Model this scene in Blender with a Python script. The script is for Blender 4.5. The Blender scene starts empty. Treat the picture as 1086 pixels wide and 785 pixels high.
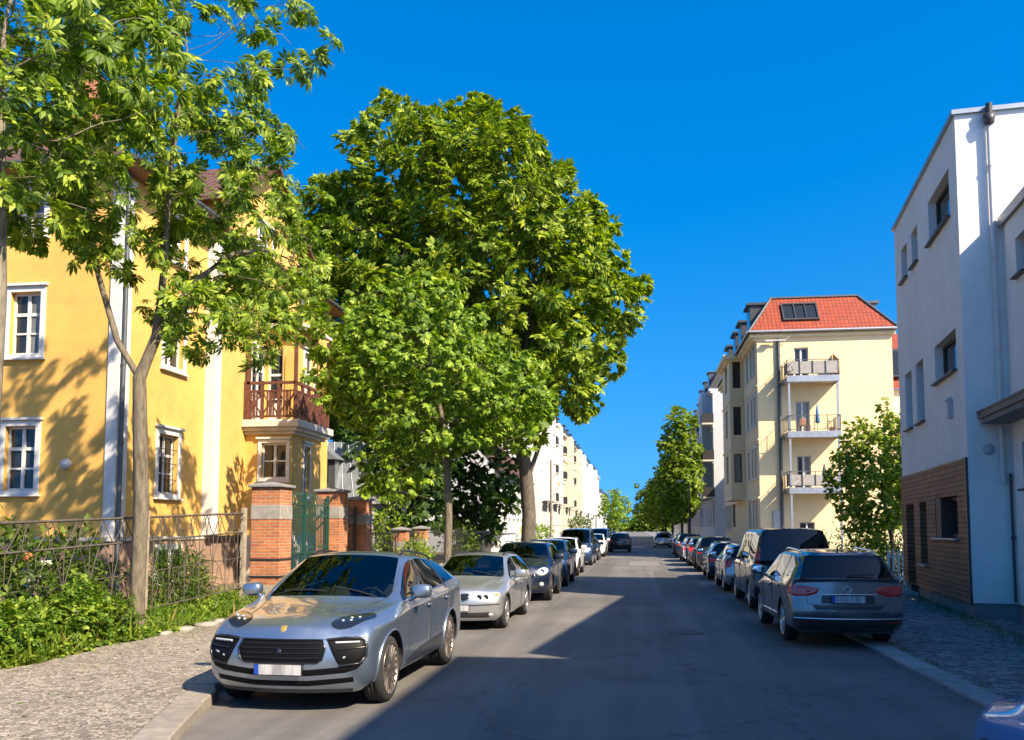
import bpy, bmesh, math, random
import numpy as np
from mathutils import Vector, Matrix, kdtree, geometry
from mathutils.bvhtree import BVHTree
R = math.radians
rnd = random.Random(7)
SC = bpy.context.scene
COL = SC.collection

def V(*a): return Vector(a)

def lin(h):
    h = h.lstrip('#')
    o = []
    for i in (0, 2, 4):
        c = int(h[i:i+2], 16) / 255
        o.append(c/12.92 if c <= .04045 else ((c+.055)/1.055)**2.4)
    return (*o, 1)

# ------------------------------------------------------------------ materials
M = {}
def newmat(name):
    m = bpy.data.materials.new(name); m.use_nodes = True
    nt = m.node_tree; nt.nodes.clear()
    out = nt.nodes.new('ShaderNodeOutputMaterial')
    return m, nt, out
def N(nt, t, **kw):
    n = nt.nodes.new(t)
    for k, v in kw.items():
        if k.startswith('i_'):
            n.inputs[k[2:].replace('_', ' ')].default_value = v
        else: setattr(n, k, v)
    return n
def L(nt, a, b): nt.links.new(a, b)
def ramp(nt, stops, fac=None):
    n = nt.nodes.new('ShaderNodeValToRGB')
    e = n.color_ramp.elements
    while len(e) > len(stops): e.remove(e[-1])
    while len(e) < len(stops): e.new(.5)
    for el, (p, c) in zip(e, stops):
        el.position = p
        el.color = c if len(c) == 4 else (*c, 1)
    if fac is not None: L(nt, fac, n.inputs[0])
    return n
def mul(c, k): return (c[0]*k, c[1]*k, c[2]*k, 1)
def coord(nt, kind='Object', scale=None):
    tc = N(nt, 'ShaderNodeTexCoord')
    o = tc.outputs[kind]
    if scale is not None:
        mp = N(nt, 'ShaderNodeMapping'); mp.inputs['Scale'].default_value = scale
        L(nt, o, mp.inputs[0]); o = mp.outputs[0]
    return o
def noise(nt, vec, scale, detail=4, rough=.55, dist=0):
    n = N(nt, 'ShaderNodeTexNoise')
    n.inputs['Scale'].default_value = scale; n.inputs['Detail'].default_value = detail
    n.inputs['Roughness'].default_value = rough; n.inputs['Distortion'].default_value = dist
    if vec is not None: L(nt, vec, n.inputs['Vector'])
    return n
def mixc(nt, fac, a, b, mode='MIX'):
    n = N(nt, 'ShaderNodeMix', data_type='RGBA', blend_type=mode)
    for s, v in ((0, fac), (6, a), (7, b)):
        if hasattr(v, 'is_linked'): L(nt, v, n.inputs[s])
        else: n.inputs[s].default_value = v
    return n.outputs[2]
def bump(nt, h, strength, dist=.01, normal=None):
    b = N(nt, 'ShaderNodeBump'); b.inputs['Strength'].default_value = strength
    b.inputs['Distance'].default_value = dist
    L(nt, h, b.inputs['Height'])
    if normal is not None: L(nt, normal, b.inputs['Normal'])
    return b.outputs[0]
def principled(nt, out, col=None, rough=.6, metal=0, normal=None, **kw):
    p = N(nt, 'ShaderNodeBsdfPrincipled')
    if col is not None:
        if hasattr(col, 'is_linked'): L(nt, col, p.inputs['Base Color'])
        else: p.inputs['Base Color'].default_value = col
    if hasattr(rough, 'is_linked'): L(nt, rough, p.inputs['Roughness'])
    else: p.inputs['Roughness'].default_value = rough
    p.inputs['Metallic'].default_value = metal
    if normal is not None: L(nt, normal, p.inputs['Normal'])
    for k, v in kw.items(): p.inputs[k.replace('_', ' ')].default_value = v
    if out is not None: L(nt, p.outputs[0], out.inputs[0])
    return p

def m_plain(name, col, rough=.6, metal=0, var=.12, scale=3, bmp=0, bscale=60, **kw):
    m, nt, out = newmat(name)
    c = coord(nt)
    n = noise(nt, c, scale, 5)
    cc = ramp(nt, [(.3, mul(col, 1-var)), (.7, mul(col, 1+var))], n.outputs[0]).outputs[0]
    nm = None
    if bmp: nm = bump(nt, noise(nt, c, bscale, 4).outputs[0], bmp, .01)
    principled(nt, out, cc, rough, metal, nm, **kw)
    M[name] = m; return m

def m_render(name, col, dirt=.12, rough=.9):
    """painted exterior render: faint weathering, rain streaks, grain"""
    m, nt, out = newmat(name)
    c = coord(nt)
    n1 = noise(nt, c, .45, 6, .6)
    n2 = noise(nt, c, 2.1, 9, .68); n4 = noise(nt, coord(nt, 'Object', (1.3, 1.3, .22)), .9, 7, .7)
    n3 = noise(nt, c, 28, 5, .65)
    a = ramp(nt, [(.3, mul(col, 1-dirt)), (.65, mul(col, 1+dirt*.3))], n1.outputs[0]).outputs[0]
    b = ramp(nt, [(.35, (1-dirt*.8,)*3), (.6, (1.02, 1.02, 1.02))], n2.outputs[0]).outputs[0]
    cc = mixc(nt, 1.0, a, b, 'MULTIPLY')
    st = ramp(nt, [(.60, (1, 1, 1)), (.74, (1-dirt*1.1, 1-dirt*1.1, 1-dirt))], n4.outputs[0]).outputs[0]   # sparse runs of dirt
    cc = mixc(nt, .7, cc, st, 'MULTIPLY')
    principled(nt, out, cc, rough, 0, bump(nt, n3.outputs[0], .35, .012))
    M[name] = m; return m

# ------------------------------------------------------------------ mesh builder
class MB:
    def __init__(s): s.v = []; s.f = []; s.m = []; s.sm = []
    def add(s, vs, fs, mat=0, smooth=False):
        o = len(s.v); s.v.extend([tuple(v) for v in vs])
        for f in fs: s.f.append(tuple(i+o for i in f)); s.m.append(mat); s.sm.append(smooth)
        return s
    def quad(s, a, b, c, d, mat=0): return s.add([a, b, c, d], [(0, 1, 2, 3)], mat)
    def obox(s, o, ex, ey, ez, mat=0):
        """box from corner o along the edge vectors ex, ey, ez (right handed)"""
        o, ex, ey, ez = Vector(o), Vector(ex), Vector(ey), Vector(ez)
        if ex.cross(ey).dot(ez) < 0: o, ex = o+ex, -ex
        p = [o, o+ex, o+ex+ey, o+ey, o+ez, o+ex+ez, o+ex+ey+ez, o+ey+ez]
        return s.add(p, [(3, 2, 1, 0), (4, 5, 6, 7), (0, 1, 5, 4), (1, 2, 6, 5), (2, 3, 7, 6), (3, 0, 4, 7)], mat)
    def box(s, x0, x1, y0, y1, z0, z1, mat=0):
        return s.obox((min(x0,x1), min(y0,y1), min(z0,z1)), (abs(x1-x0), 0, 0), (0, abs(y1-y0), 0), (0, 0, abs(z1-z0)), mat)
    def cbox(s, c, size, mat=0):
        return s.box(c[0]-size[0]/2, c[0]+size[0]/2, c[1]-size[1]/2, c[1]+size[1]/2, c[2]-size[2]/2, c[2]+size[2]/2, mat)
    def tube(s, pts, r, n=6, mat=0, caps=True, smooth=True):
        pts = [Vector(p) for p in pts]
        rs = r if isinstance(r, (list, tuple)) else [r]*len(pts)
        t = (pts[1]-pts[0]).normalized()
        a = t.orthogonal().normalized()
        vs = []
        for i, p in enumerate(pts):
            if i == 0: d = pts[1]-pts[0]
            elif i == len(pts)-1: d = pts[-1]-pts[-2]
            else: d = pts[i+1]-pts[i-1]
            if d.length < 1e-9: d = t
            d = d.normalized()
            a = a - d*a.dot(d)
            if a.length < 1e-6: a = d.orthogonal()
            a.normalize(); b = d.cross(a); t = d
            for k in range(n):
                w = 2*math.pi*k/n
                vs.append(p+(a*math.cos(w)+b*math.sin(w))*rs[i])
        fs = []
        for i in range(len(pts)-1):
            for k in range(n):
                k2 = (k+1) % n
                fs.append((i*n+k, i*n+k2, (i+1)*n+k2, (i+1)*n+k))
        s.add(vs, fs, mat, smooth)
        if caps:
            s.add(vs[:n], [tuple(range(n))[::-1]], mat); s.add(vs[-n:], [tuple(range(n))], mat)
        return s
    def lathe(s, prof, c=(0, 0, 0), axis='z', n=24, mat=0, smooth=True, closed=False):
        """prof = (radius, height) pairs revolved about the axis"""
        vs = []
        for r, h in prof:
            for k in range(n):
                w = 2*math.pi*k/n; x, y = r*math.cos(w), r*math.sin(w)
                p = (x, y, h) if axis == 'z' else ((x, h, -y) if axis == 'y' else (h, x, y))
                vs.append((p[0]+c[0], p[1]+c[1], p[2]+c[2]))
        fs = []
        m = len(prof)
        for i in range(m if closed else m-1):
            j = (i+1) % m
            for k in range(n):
                k2 = (k+1) % n
                fs.append((i*n+k, i*n+k2, j*n+k2, j*n+k))
        return s.add(vs, fs, mat, smooth)
    def prism(s, poly, ext, mat=0, caps=True):
        """planar polygon swept by the vector ext"""
        poly = [Vector(p) for p in poly]; ext = Vector(ext); n = len(poly)
        nn = Vector((0, 0, 0))
        for i in range(n): nn += poly[i].cross(poly[(i+1) % n])
        if nn.dot(ext) < 0: poly.reverse()
        vs = poly+[p+ext for p in poly]
        fs = [(i, (i+1) % n, n+(i+1) % n, n+i) for i in range(n)]
        if caps: fs += [tuple(range(n))[::-1], tuple(range(n, 2*n))]
        return s.add(vs, fs, mat)
    def build(s, name, mats, parent=None, bevel=0, uv=True, label=None, loc=None, segs=1):
        me = bpy.data.meshes.new(name)
        me.from_pydata(s.v, [], s.f)
        if not isinstance(mats, (list, tuple)): mats = [mats]
        for m in mats: me.materials.append(M[m] if isinstance(m, str) else m)
        me.polygons.foreach_set('material_index', s.m)
        me.polygons.foreach_set('use_smooth', s.sm)
        if uv: box_uv(me)
        me.update()
        return link(name, me, parent, bevel, label, loc, segs)

def link(name, me, parent=None, bevel=0, label=None, loc=None, segs=1):
    o = bpy.data.objects.new(name, me); COL.objects.link(o)
    if parent is not None: o.parent = parent
    if loc is not None: o.location = loc
    if label: o['label'] = label
    if bevel:
        b = o.modifiers.new('bevel', 'BEVEL'); b.width = bevel; b.segments = segs
        b.limit_method = 'ANGLE'; b.angle_limit = R(40)
    return o

def box_uv(me):
    """uv in metres: along the face horizontally, up it vertically"""
    uvl = me.uv_layers.new(name='uv')
    nl = len(me.loops)
    vi = np.empty(nl, np.int32); me.loops.foreach_get('vertex_index', vi)
    co = np.empty(len(me.vertices)*3, np.float32); me.vertices.foreach_get('co', co); co = co.reshape(-1, 3)
    npoly = len(me.polygons)
    nr = np.empty(npoly*3, np.float32); me.polygons.foreach_get('normal', nr); nr = nr.reshape(-1, 3)
    tot = np.empty(npoly, np.int32); me.polygons.foreach_get('loop_total', tot)
    pl = np.repeat(np.arange(npoly), tot)
    n = nr[pl]; p = co[vi]
    t = np.stack([-n[:, 1], n[:, 0], np.zeros(nl)], 1)
    ln = np.linalg.norm(t, axis=1); flat = ln < .25
    t[~flat] /= ln[~flat][:, None]; t[flat] = (1, 0, 0)
    b = np.cross(n, t)
    uv = np.stack([(p*t).sum(1), (p*b).sum(1)], 1).astype(np.float32)
    uvl.data.foreach_set('uv', uv.ravel())

def np_mesh(name, verts, faces, mats, parent=None, smooth=False, matidx=None):
    """fast mesh from an (n,3) array and an (m,k) index array"""
    me = bpy.data.meshes.new(name)
    nv, (nf, k) = len(verts), faces.shape
    me.vertices.add(nv); me.vertices.foreach_set('co', np.ascontiguousarray(verts, np.float32).ravel())
    me.loops.add(nf*k); me.loops.foreach_set('vertex_index', np.ascontiguousarray(faces, np.int32).ravel())
    me.polygons.add(nf)
    me.polygons.foreach_set('loop_start', np.arange(0, nf*k, k, dtype=np.int32))
    try: me.polygons.foreach_set('loop_total', np.full(nf, k, dtype=np.int32))
    except Exception: pass
    for m in (mats if isinstance(mats, (list, tuple)) else [mats]): me.materials.append(M[m])
    if matidx is not None: me.polygons.foreach_set('material_index', np.asarray(matidx, np.int32))
    me.polygons.foreach_set('use_smooth', np.full(nf, smooth))
    me.update(calc_edges=True); me.validate()
    return link(name, me, parent)

# ------------------------------------------------------------------ the objects' records
def tag(o, label=None, cat=None, group=None, kind=None):
    if label: o['label'] = label
    if cat: o['category'] = cat
    if group: o['group'] = group
    if kind: o['kind'] = kind
    return o
def thing(name, label, cat, loc=(0, 0, 0), rotz=0, group=None):
    o = bpy.data.objects.new(name, None); COL.objects.link(o)
    o.empty_display_size = .3
    o.location = loc; o.rotation_euler = (0, 0, rotz)
    return tag(o, label, cat, group)
def copy_tree(o, parent=None):
    c = o.copy(); COL.objects.link(c); c.parent = parent
    for ch in list(o.children): copy_tree(ch, c)
    return c
# ------------------------------------------------------------------ camera, sun, sky
PITCH = math.atan(.077); YAW = R(7.91)
cam = bpy.data.cameras.new('camera'); cam_o = bpy.data.objects.new('camera', cam); COL.objects.link(cam_o)
cam_o.location = (0, 0, 1.95); cam_o.rotation_euler = (R(90)+PITCH, 0, YAW)
cam.sensor_width = 36; cam.sensor_fit = 'HORIZONTAL'; cam.lens = 36*950/1086
cam.shift_y = (486.85-392.5)/1086
cam.clip_start = .1; cam.clip_end = 3000
SC.camera = cam_o

SUN_DIR = Vector((1, -.78, 1.06)).normalized()      # towards the sun
SUN_EL = math.asin(SUN_DIR.z); SUN_AZ = math.atan2(SUN_DIR.x, SUN_DIR.y)
sun = bpy.data.lights.new('sun', 'SUN'); sun.energy = 5.0; sun.angle = R(.55); sun.color = (1, .84, .62)
sun_o = bpy.data.objects.new('sun', sun); COL.objects.link(sun_o)
sun_o.rotation_euler = SUN_DIR.to_track_quat('Z', 'Y').to_euler(); sun_o.location = (30, -20, 40)

w = bpy.data.worlds.new('World'); SC.world = w; w.use_nodes = True
nt = w.node_tree; nt.nodes.clear()
sky = nt.nodes.new('ShaderNodeTexSky'); sky.sky_type = 'NISHITA'; sky.sun_disc = False
sky.sun_elevation = SUN_EL; sky.sun_rotation = SUN_AZ
sky.air_density = 1.2; sky.dust_density = 1.3; sky.ozone_density = 3.6; sky.altitude = 0
hs = nt.nodes.new('ShaderNodeHueSaturation'); hs.inputs['Saturation'].default_value = 1.5
hs.inputs['Value'].default_value = 1.0; hs.inputs['Hue'].default_value = .504
bg = nt.nodes.new('ShaderNodeBackground'); bg.inputs['Strength'].default_value = .112
ow = nt.nodes.new('ShaderNodeOutputWorld')
tc = nt.nodes.new('ShaderNodeTexCoord'); mp = nt.nodes.new('ShaderNodeMapping'); mp.inputs['Scale'].default_value = (1, 1, .75); mp.inputs['Location'].default_value = (0, 0, .25)
nm = nt.nodes.new('ShaderNodeVectorMath'); nm.operation = 'NORMALIZE'
nt.links.new(tc.outputs['Generated'], mp.inputs[0]); nt.links.new(mp.outputs[0], nm.inputs[0]); nt.links.new(nm.outputs[0], sky.inputs[0])
nt.links.new(sky.outputs[0], hs.inputs['Color']); nt.links.new(hs.outputs[0], bg.inputs[0]); nt.links.new(bg.outputs[0], ow.inputs[0])

vs = SC.view_settings
SC.display_settings.display_device = 'sRGB'
vs.view_transform = 'Standard'; vs.look = 'None'; vs.gamma = 1; vs.use_curve_mapping = False
vs.exposure = 1.18
SC.cycles.max_bounces = 7; SC.cycles.diffuse_bounces = 5; SC.cycles.glossy_bounces = 3
SC.cycles.transparent_max_bounces = 12; SC.cycles.transmission_bounces = 4
SC.cycles.use_denoising = True
SC.cycles.caustics_reflective = False; SC.cycles.caustics_refractive = False
SC.cycles.sample_clamp_indirect = 6

# ------------------------------------------------------------------ materials
def m_asphalt():
    m, nt, out = newmat('asphalt')
    c = coord(nt)
    big = noise(nt, c, .35, 5, .6); mid = noise(nt, c, 3.2, 6, .65); fine = noise(nt, c, 95, 3, .6)
    streak = noise(nt, coord(nt, 'Object', (1.6, .06, 1)), 1.3, 4)
    a = ramp(nt, [(.3, (.108, .104, .099)), (.72, (.178, .169, .160))], big.outputs[0]).outputs[0]
    a = mixc(nt, .6, a, ramp(nt, [(.36, (.62, .62, .63)), (.62, (1.12, 1.1, 1.08))], streak.outputs[0]).outputs[0], 'MULTIPLY')
    a = mixc(nt, .55, a, ramp(nt, [(.35, (.85, .85, .85)), (.65, (1.08, 1.08, 1.08))], mid.outputs[0]).outputs[0], 'MULTIPLY')
    a = mixc(nt, .75, a, ramp(nt, [(.3, (.42, .42, .42)), (.5, (.92, .92, .92)), (.72, (2.0, 1.97, 1.9))], fine.outputs[0]).outputs[0], 'MULTIPLY')
    vo = N(nt, 'ShaderNodeTexVoronoi', feature='DISTANCE_TO_EDGE'); vo.inputs['Scale'].default_value = .33
    wv = N(nt, 'ShaderNodeVectorMath', operation='ADD'); L(nt, c, wv.inputs[0])
    nn = noise(nt, c, 1.3, 6, .7); sc = N(nt, 'ShaderNodeVectorMath', operation='SCALE'); sc.inputs['Scale'].default_value = 1.6
    L(nt, nn.outputs['Color'], sc.inputs[0]); L(nt, sc.outputs[0], wv.inputs[1]); L(nt, wv.outputs[0], vo.inputs['Vector'])
    crack = ramp(nt, [(.0, (.3, .3, .3)), (.010, (1, 1, 1))], vo.outputs['Distance']).outputs[0]
    a = mixc(nt, .75, a, crack, 'MULTIPLY')
    principled(nt, out, a, ramp(nt, [(.3, (.75,)*3), (.7, (.92,)*3)], mid.outputs[0]).outputs[0], 0, bump(nt, fine.outputs[0], .55, .012))
    M['asphalt'] = m
m_asphalt()
def m_patch(name, k):
    m, nt, out = newmat(name); c = coord(nt)
    fine = noise(nt, c, 110, 3, .6); mid = noise(nt, c, 2.2, 6, .65)
    a = ramp(nt, [(.3, (.07*k, .068*k, .066*k)), (.7, (.115*k, .11*k, .105*k))], mid.outputs[0]).outputs[0]
    a = mixc(nt, .8, a, ramp(nt, [(.3, (.45, .45, .45)), (.72, (1.8, 1.78, 1.72))], fine.outputs[0]).outputs[0], 'MULTIPLY')
    principled(nt, out, a, .85, 0, bump(nt, fine.outputs[0], .6, .012)); M[name] = m
m_patch('asphalt_dark', .95); m_patch('asphalt_pale', 1.75); m_patch('gutter_dust', 1.9)
def m_cobble(name, c1, c2, grout, scale=9.5):
    m, nt, out = newmat(name)
    c = coord(nt)
    wv = N(nt, 'ShaderNodeVectorMath', operation='ADD'); L(nt, c, wv.inputs[0])
    nn = noise(nt, c, 1.1, 3); sc = N(nt, 'ShaderNodeVectorMath', operation='SCALE'); sc.inputs['Scale'].default_value = .35
    L(nt, nn.outputs['Color'], sc.inputs[0]); L(nt, sc.outputs[0], wv.inputs[1])
    v1 = N(nt, 'ShaderNodeTexVoronoi', feature='DISTANCE_TO_EDGE', voronoi_dimensions='2D'); v1.inputs['Scale'].default_value = scale; v1.inputs['Randomness'].default_value = .75
    v2 = N(nt, 'ShaderNodeTexVoronoi', feature='F1', voronoi_dimensions='2D'); v2.inputs['Scale'].default_value = scale; v2.inputs['Randomness'].default_value = .75
    L(nt, wv.outputs[0], v1.inputs['Vector']); L(nt, wv.outputs[0], v2.inputs['Vector'])
    sep = N(nt, 'ShaderNodeSeparateColor'); L(nt, v2.outputs['Color'], sep.inputs[0])
    stone = ramp(nt, [(0, mul(c1, .75)), (.5, c2), (1, mul(c2, 1.45))], sep.outputs[0]).outputs[0]
    stone = mixc(nt, .5, stone, ramp(nt, [(.3, (.66, .63, .58)), (.7, (1.22, 1.2, 1.16))], noise(nt, c, 1.1, 7, .7).outputs[0]).outputs[0], 'MULTIPLY')
    h = ramp(nt, [(.0, (0, 0, 0)), (.12, (1, 1, 1))], v1.outputs['Distance'])
    cc = mixc(nt, h.outputs[0], grout, stone)
    moss = ramp(nt, [(.6, (0, 0, 0)), (.72, (.5, .5, .5))], noise(nt, c, .55, 6, .65).outputs[0]).outputs[0]
    cc = mixc(nt, moss, cc, (.075, .085, .03, 1))
    hh = N(nt, 'ShaderNodeMath', operation='ADD'); L(nt, h.outputs[0], hh.inputs[0])
    L(nt, noise(nt, c, 60, 3).outputs[0], hh.inputs[1])
    principled(nt, out, cc, .85, 0, bump(nt, hh.outputs[0], .8, .012))
    M[name] = m
m_cobble('cobble', (.215, .19, .16, 1), (.295, .26, .22, 1), (.13, .112, .085, 1), 16.5)
m_cobble('cobble_grey', (.11, .115, .125, 1), (.21, .21, .215, 1), (.06, .06, .05, 1), 10.5)
def m_stones(name, c):
    m, nt, out = newmat(name); co = coord(nt); g = N(nt, 'ShaderNodeNewGeometry')
    a = ramp(nt, [(0, mul(c, .72)), (1, mul(c, 1.22))], g.outputs['Random Per Island']).outputs[0]
    a = mixc(nt, .8, a, ramp(nt, [(.3, (.68, .67, .65)), (.7, (1.2, 1.19, 1.17))], noise(nt, co, 7, 6, .65).outputs[0]).outputs[0], 'MULTIPLY')
    a = mixc(nt, .8, a, ramp(nt, [(.3, (.7, .7, .7)), (.7, (1.3, 1.3, 1.3))], noise(nt, co, 130, 2).outputs[0]).outputs[0], 'MULTIPLY')
    principled(nt, out, a, .85, 0, bump(nt, noise(nt, co, 60, 4).outputs[0], .6, .01)); M[name] = m
m_stones('kerb_stone', (.33, .295, .255, 1)); m_stones('kerb_grey', (.33, .32, .315, 1))
m_plain('soil', (.15, .115, .07, 1), .95, var=.4, scale=5, bmp=.8, bscale=25)
m_plain('far_ground', (.20, .175, .13, 1), .95, var=.4, scale=.4)
m_plain('iron_dark', (.035, .034, .034, 1), .55, .3)
m_plain('iron_rusty', (.10, .085, .07, 1), .75, .2, var=.35, scale=9)
m_plain('iron_green', (.012, .06, .045, 1), .45, .1, var=.3, scale=9)
m_plain('wood_post', (.30, .25, .18, 1), .85, var=.3, scale=8, bmp=.4, bscale=40)
m_plain('zinc', (.33, .36, .40, 1), .45, .7, var=.15, scale=4)
m_plain('zinc_dark', (.10, .11, .12, 1), .5, .5, var=.15, scale=4)
m_plain('white_paint', (.58, .575, .56, 1), .55, var=.06, scale=4)
m_plain('grey_paint', (.42, .43, .45, 1), .6, var=.1, scale=4)
m_plain('frame_dark', (.045, .047, .05, 1), .45, var=.1)
m_plain('stone_trim', (.52, .48, .42, 1), .85, var=.16, scale=3, bmp=.3, bscale=50)
m_plain('plinth_grey', (.20, .20, .20, 1), .9, var=.2, scale=2, bmp=.4, bscale=40)
m_plain('sandstone', (.27, .25, .22, 1), .9, var=.22, scale=5, bmp=.5, bscale=40)
m_plain('wood_red', (.105, .036, .022, 1), .6, var=.35, scale=7)
m_plain('wood_brown', (.20, .09, .045, 1), .6, var=.3, scale=6)
m_plain('canopy_wood', (.20, .155, .12, 1), .7, var=.25, scale=6)
m_plain('tar_roof', (.06, .06, .065, 1), .8, var=.2)
m_plain('plastic_black', (.018, .018, .019, 1), .5, var=.1)
m_plain('terracotta', (.42, .14, .06, 1), .8, var=.2)
m_plain('dark_inside', (.012, .012, .013, 1), .9)
m_plain('awning', (.30, .285, .27, 1), .85, var=.15, scale=6)
m_plain('awning_ochre', (.50, .27, .07, 1), .85, var=.15, scale=3)
m_plain('curtain', (.55, .53, .49, 1), .9, var=.15, scale=9)
m_render('yellow_render', (.68, .40, .10, 1), .14)
m_render('plinth_plaster', (.36, .235, .165, 1), .3)
m_render('yellow_light', (.68, .415, .115, 1), .12)
m_render('yellow_apartment', (.80, .625, .36, 1), .06)
m_render('white_render', (.79, .77, .735, 1), .08)
m_render('cream_render', (.74, .70, .60, 1), .08)
m_render('ochre_render', (.76, .66, .45, 1), .08)
m_render('facade_white', (.60, .615, .63, 1), .14)
m_render('facade_cream', (.60, .60, .58, 1), .14)
m_render('facade_ochre', (.60, .55, .43, 1), .14)
m_render('grey_render', (.42, .43, .45, 1), .1)
m_render('blue_grey_render', (.50, .52, .56, 1), .08)

def m_brick(name, c1, c2, mortar, bw=.25, bh=.075, ms=.012, offset=.5, rough=.9, bmp=.7):
    m, nt, out = newmat(name)
    uv = coord(nt, 'UV')
    b = N(nt, 'ShaderNodeTexBrick'); b.offset = offset
    b.inputs['Scale'].default_value = 1; b.inputs['Brick Width'].default_value = bw; b.inputs['Row Height'].default_value = bh
    b.inputs['Mortar Size'].default_value = ms; b.inputs['Mortar Smooth'].default_value = .2; b.inputs['Bias'].default_value = 0
    b.inputs['Color1'].default_value = c1; b.inputs['Color2'].default_value = c2; b.inputs['Mortar'].default_value = mortar
    L(nt, uv, b.inputs['Vector'])
    c = coord(nt)
    cc = mixc(nt, .7, b.outputs[0], ramp(nt, [(.3, (.55, .55, .56)), (.7, (1.25, 1.2, 1.12))], noise(nt, c, 2.4, 6, .65).outputs[0]).outputs[0], 'MULTIPLY')
    inv = N(nt, 'ShaderNodeMath', operation='SUBTRACT'); inv.inputs[0].default_value = 1; L(nt, b.outputs['Fac'], inv.inputs[1])
    ad = N(nt, 'ShaderNodeMath', operation='MULTIPLY_ADD'); L(nt, noise(nt, c, 45, 4).outputs[0], ad.inputs[0]); ad.inputs[1].default_value = .5; L(nt, inv.outputs[0], ad.inputs[2])
    principled(nt, out, cc, rough, 0, bump(nt, ad.outputs[0], bmp, .012))
    M[name] = m
m_brick('brick', (.50, .165, .055, 1), (.36, .10, .04, 1), (.36, .27, .18, 1))
m_brick('roof_tile', (.36, .052, .018, 1), (.28, .04, .015, 1), (.14, .03, .012, 1), .24, .32, .03, 0, .7, 1.0)
m_brick('roof_tile_brown', (.16, .075, .05, 1), (.12, .055, .04, 1), (.04, .02, .015, 1), .24, .32, .03, 0, .8, 1.0)
m_brick('siding', (.44, .165, .065, 1), (.30, .11, .045, 1), (.018, .010, .007, 1), 2.6, .115, .010, .37, .65, 1.0)
m_brick('boards', (.10, .07, .05, 1), (.075, .05, .035, 1), (.01, .008, .006, 1), .14, 3.0, .01, 0, .8, .8)

def m_glass(name, base=(.02, .022, .025, 1), rough=.03):
    m, nt, out = newmat(name)
    n = noise(nt, coord(nt), 1.7, 2)
    principled(nt, out, base, rough, 0, bump(nt, n.outputs[0], .05, .05), Specular_IOR_Level=.6, IOR=1.5)
    M[name] = m
m_glass('window_glass')
def m_curtained():
    m, nt, out = newmat('window_glass_curtain'); c = coord(nt, 'Object', (9, 9, .5))
    n = noise(nt, c, 1.0, 3, .5); big = noise(nt, coord(nt, 'Object', (1.7, 1.7, .12)), 1.0, 2)
    f = ramp(nt, [(.46, (0, 0, 0)), (.52, (1, 1, 1))], big.outputs[0]).outputs[0]
    cur = ramp(nt, [(.3, (.10, .10, .095)), (.7, (.30, .29, .27))], n.outputs[0]).outputs[0]
    principled(nt, out, mixc(nt, f, (.02, .022, .025, 1), cur), .03, 0, bump(nt, noise(nt, coord(nt), 1.7, 2).outputs[0], .05, .05), Specular_IOR_Level=.6, IOR=1.5); M['window_glass_curtain'] = m
m_curtained()

def m_leaf(name, c1, c2, trans=.4, back=None):
    m, nt, out = newmat(name)
    g = N(nt, 'ShaderNodeNewGeometry')
    n = noise(nt, coord(nt), .55, 3)
    r = ramp(nt, [(0, mul(c1, .72)), (.45, c1), (.82, c2), (1, (c2[0]*1.35, c2[1]*1.22, c2[2]*1.6, 1))], g.outputs['Random Per Island']).outputs[0]
    cc = mixc(nt, .55, r, ramp(nt, [(.3, (.72, .78, .7)), (.7, (1.2, 1.16, 1.1))], n.outputs[0]).outputs[0], 'MULTIPLY')
    p = principled(nt, None, cc, .5, 0, None, Specular_IOR_Level=.35)
    t = N(nt, 'ShaderNodeBsdfTranslucent')
    tc = mixc(nt, 1, cc, (1.35, 1.4, .35, 1), 'MULTIPLY'); L(nt, tc, t.inputs[0])
    mx = N(nt, 'ShaderNodeMixShader'); mx.inputs[0].default_value = trans
    L(nt, p.outputs[0], mx.inputs[1]); L(nt, t.outputs[0], mx.inputs[2]); L(nt, mx.outputs[0], out.inputs[0])
    M[name] = m
m_leaf('leaf_chestnut', (.115, .20, .014, 1), (.32, .42, .042, 1))
m_leaf('leaf_light', (.115, .21, .014, 1), (.30, .42, .038, 1))
m_leaf('leaf_big', (.125, .21, .013, 1), (.36, .44, .036, 1))
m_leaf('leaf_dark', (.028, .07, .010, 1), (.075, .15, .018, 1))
m_leaf('leaf_far', (.085, .155, .014, 1), (.21, .30, .028, 1))
m_leaf('leaf_weed', (.09, .18, .014, 1), (.23, .32, .03, 1))
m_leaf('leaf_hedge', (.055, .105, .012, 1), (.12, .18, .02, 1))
m_leaf('leaf_dry', (.16, .13, .035, 1), (.26, .20, .06, 1), .3)
m_leaf('blossom', (.55, .50, .34, 1), (.72, .68, .52, 1), .3)
def m_bark(name, c1, c2, s=1):
    m, nt, out = newmat(name)
    n = noise(nt, coord(nt, 'Object', (9*s, 9*s, 1.6*s)), 2.2, 7, .65)
    n2 = noise(nt, coord(nt), 2.2, 5)
    cc = ramp(nt, [(.32, c1), (.66, c2)], n.outputs[0]).outputs[0]
    cc = mixc(nt, .6, cc, ramp(nt, [(.35, (.65, .65, .6)), (.65, (1.2, 1.2, 1.15))], n2.outputs[0]).outputs[0], 'MULTIPLY')
    principled(nt, out, cc, .9, 0, bump(nt, n.outputs[0], .8, .02))
    M[name] = m
m_bark('bark', (.10, .085, .065, 1), (.27, .235, .18, 1))
m_bark('bark_dark', (.045, .037, .028, 1), (.15, .125, .095, 1))
m_bark('bark_pale', (.07, .058, .043, 1), (.215, .178, .13, 1))
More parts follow.
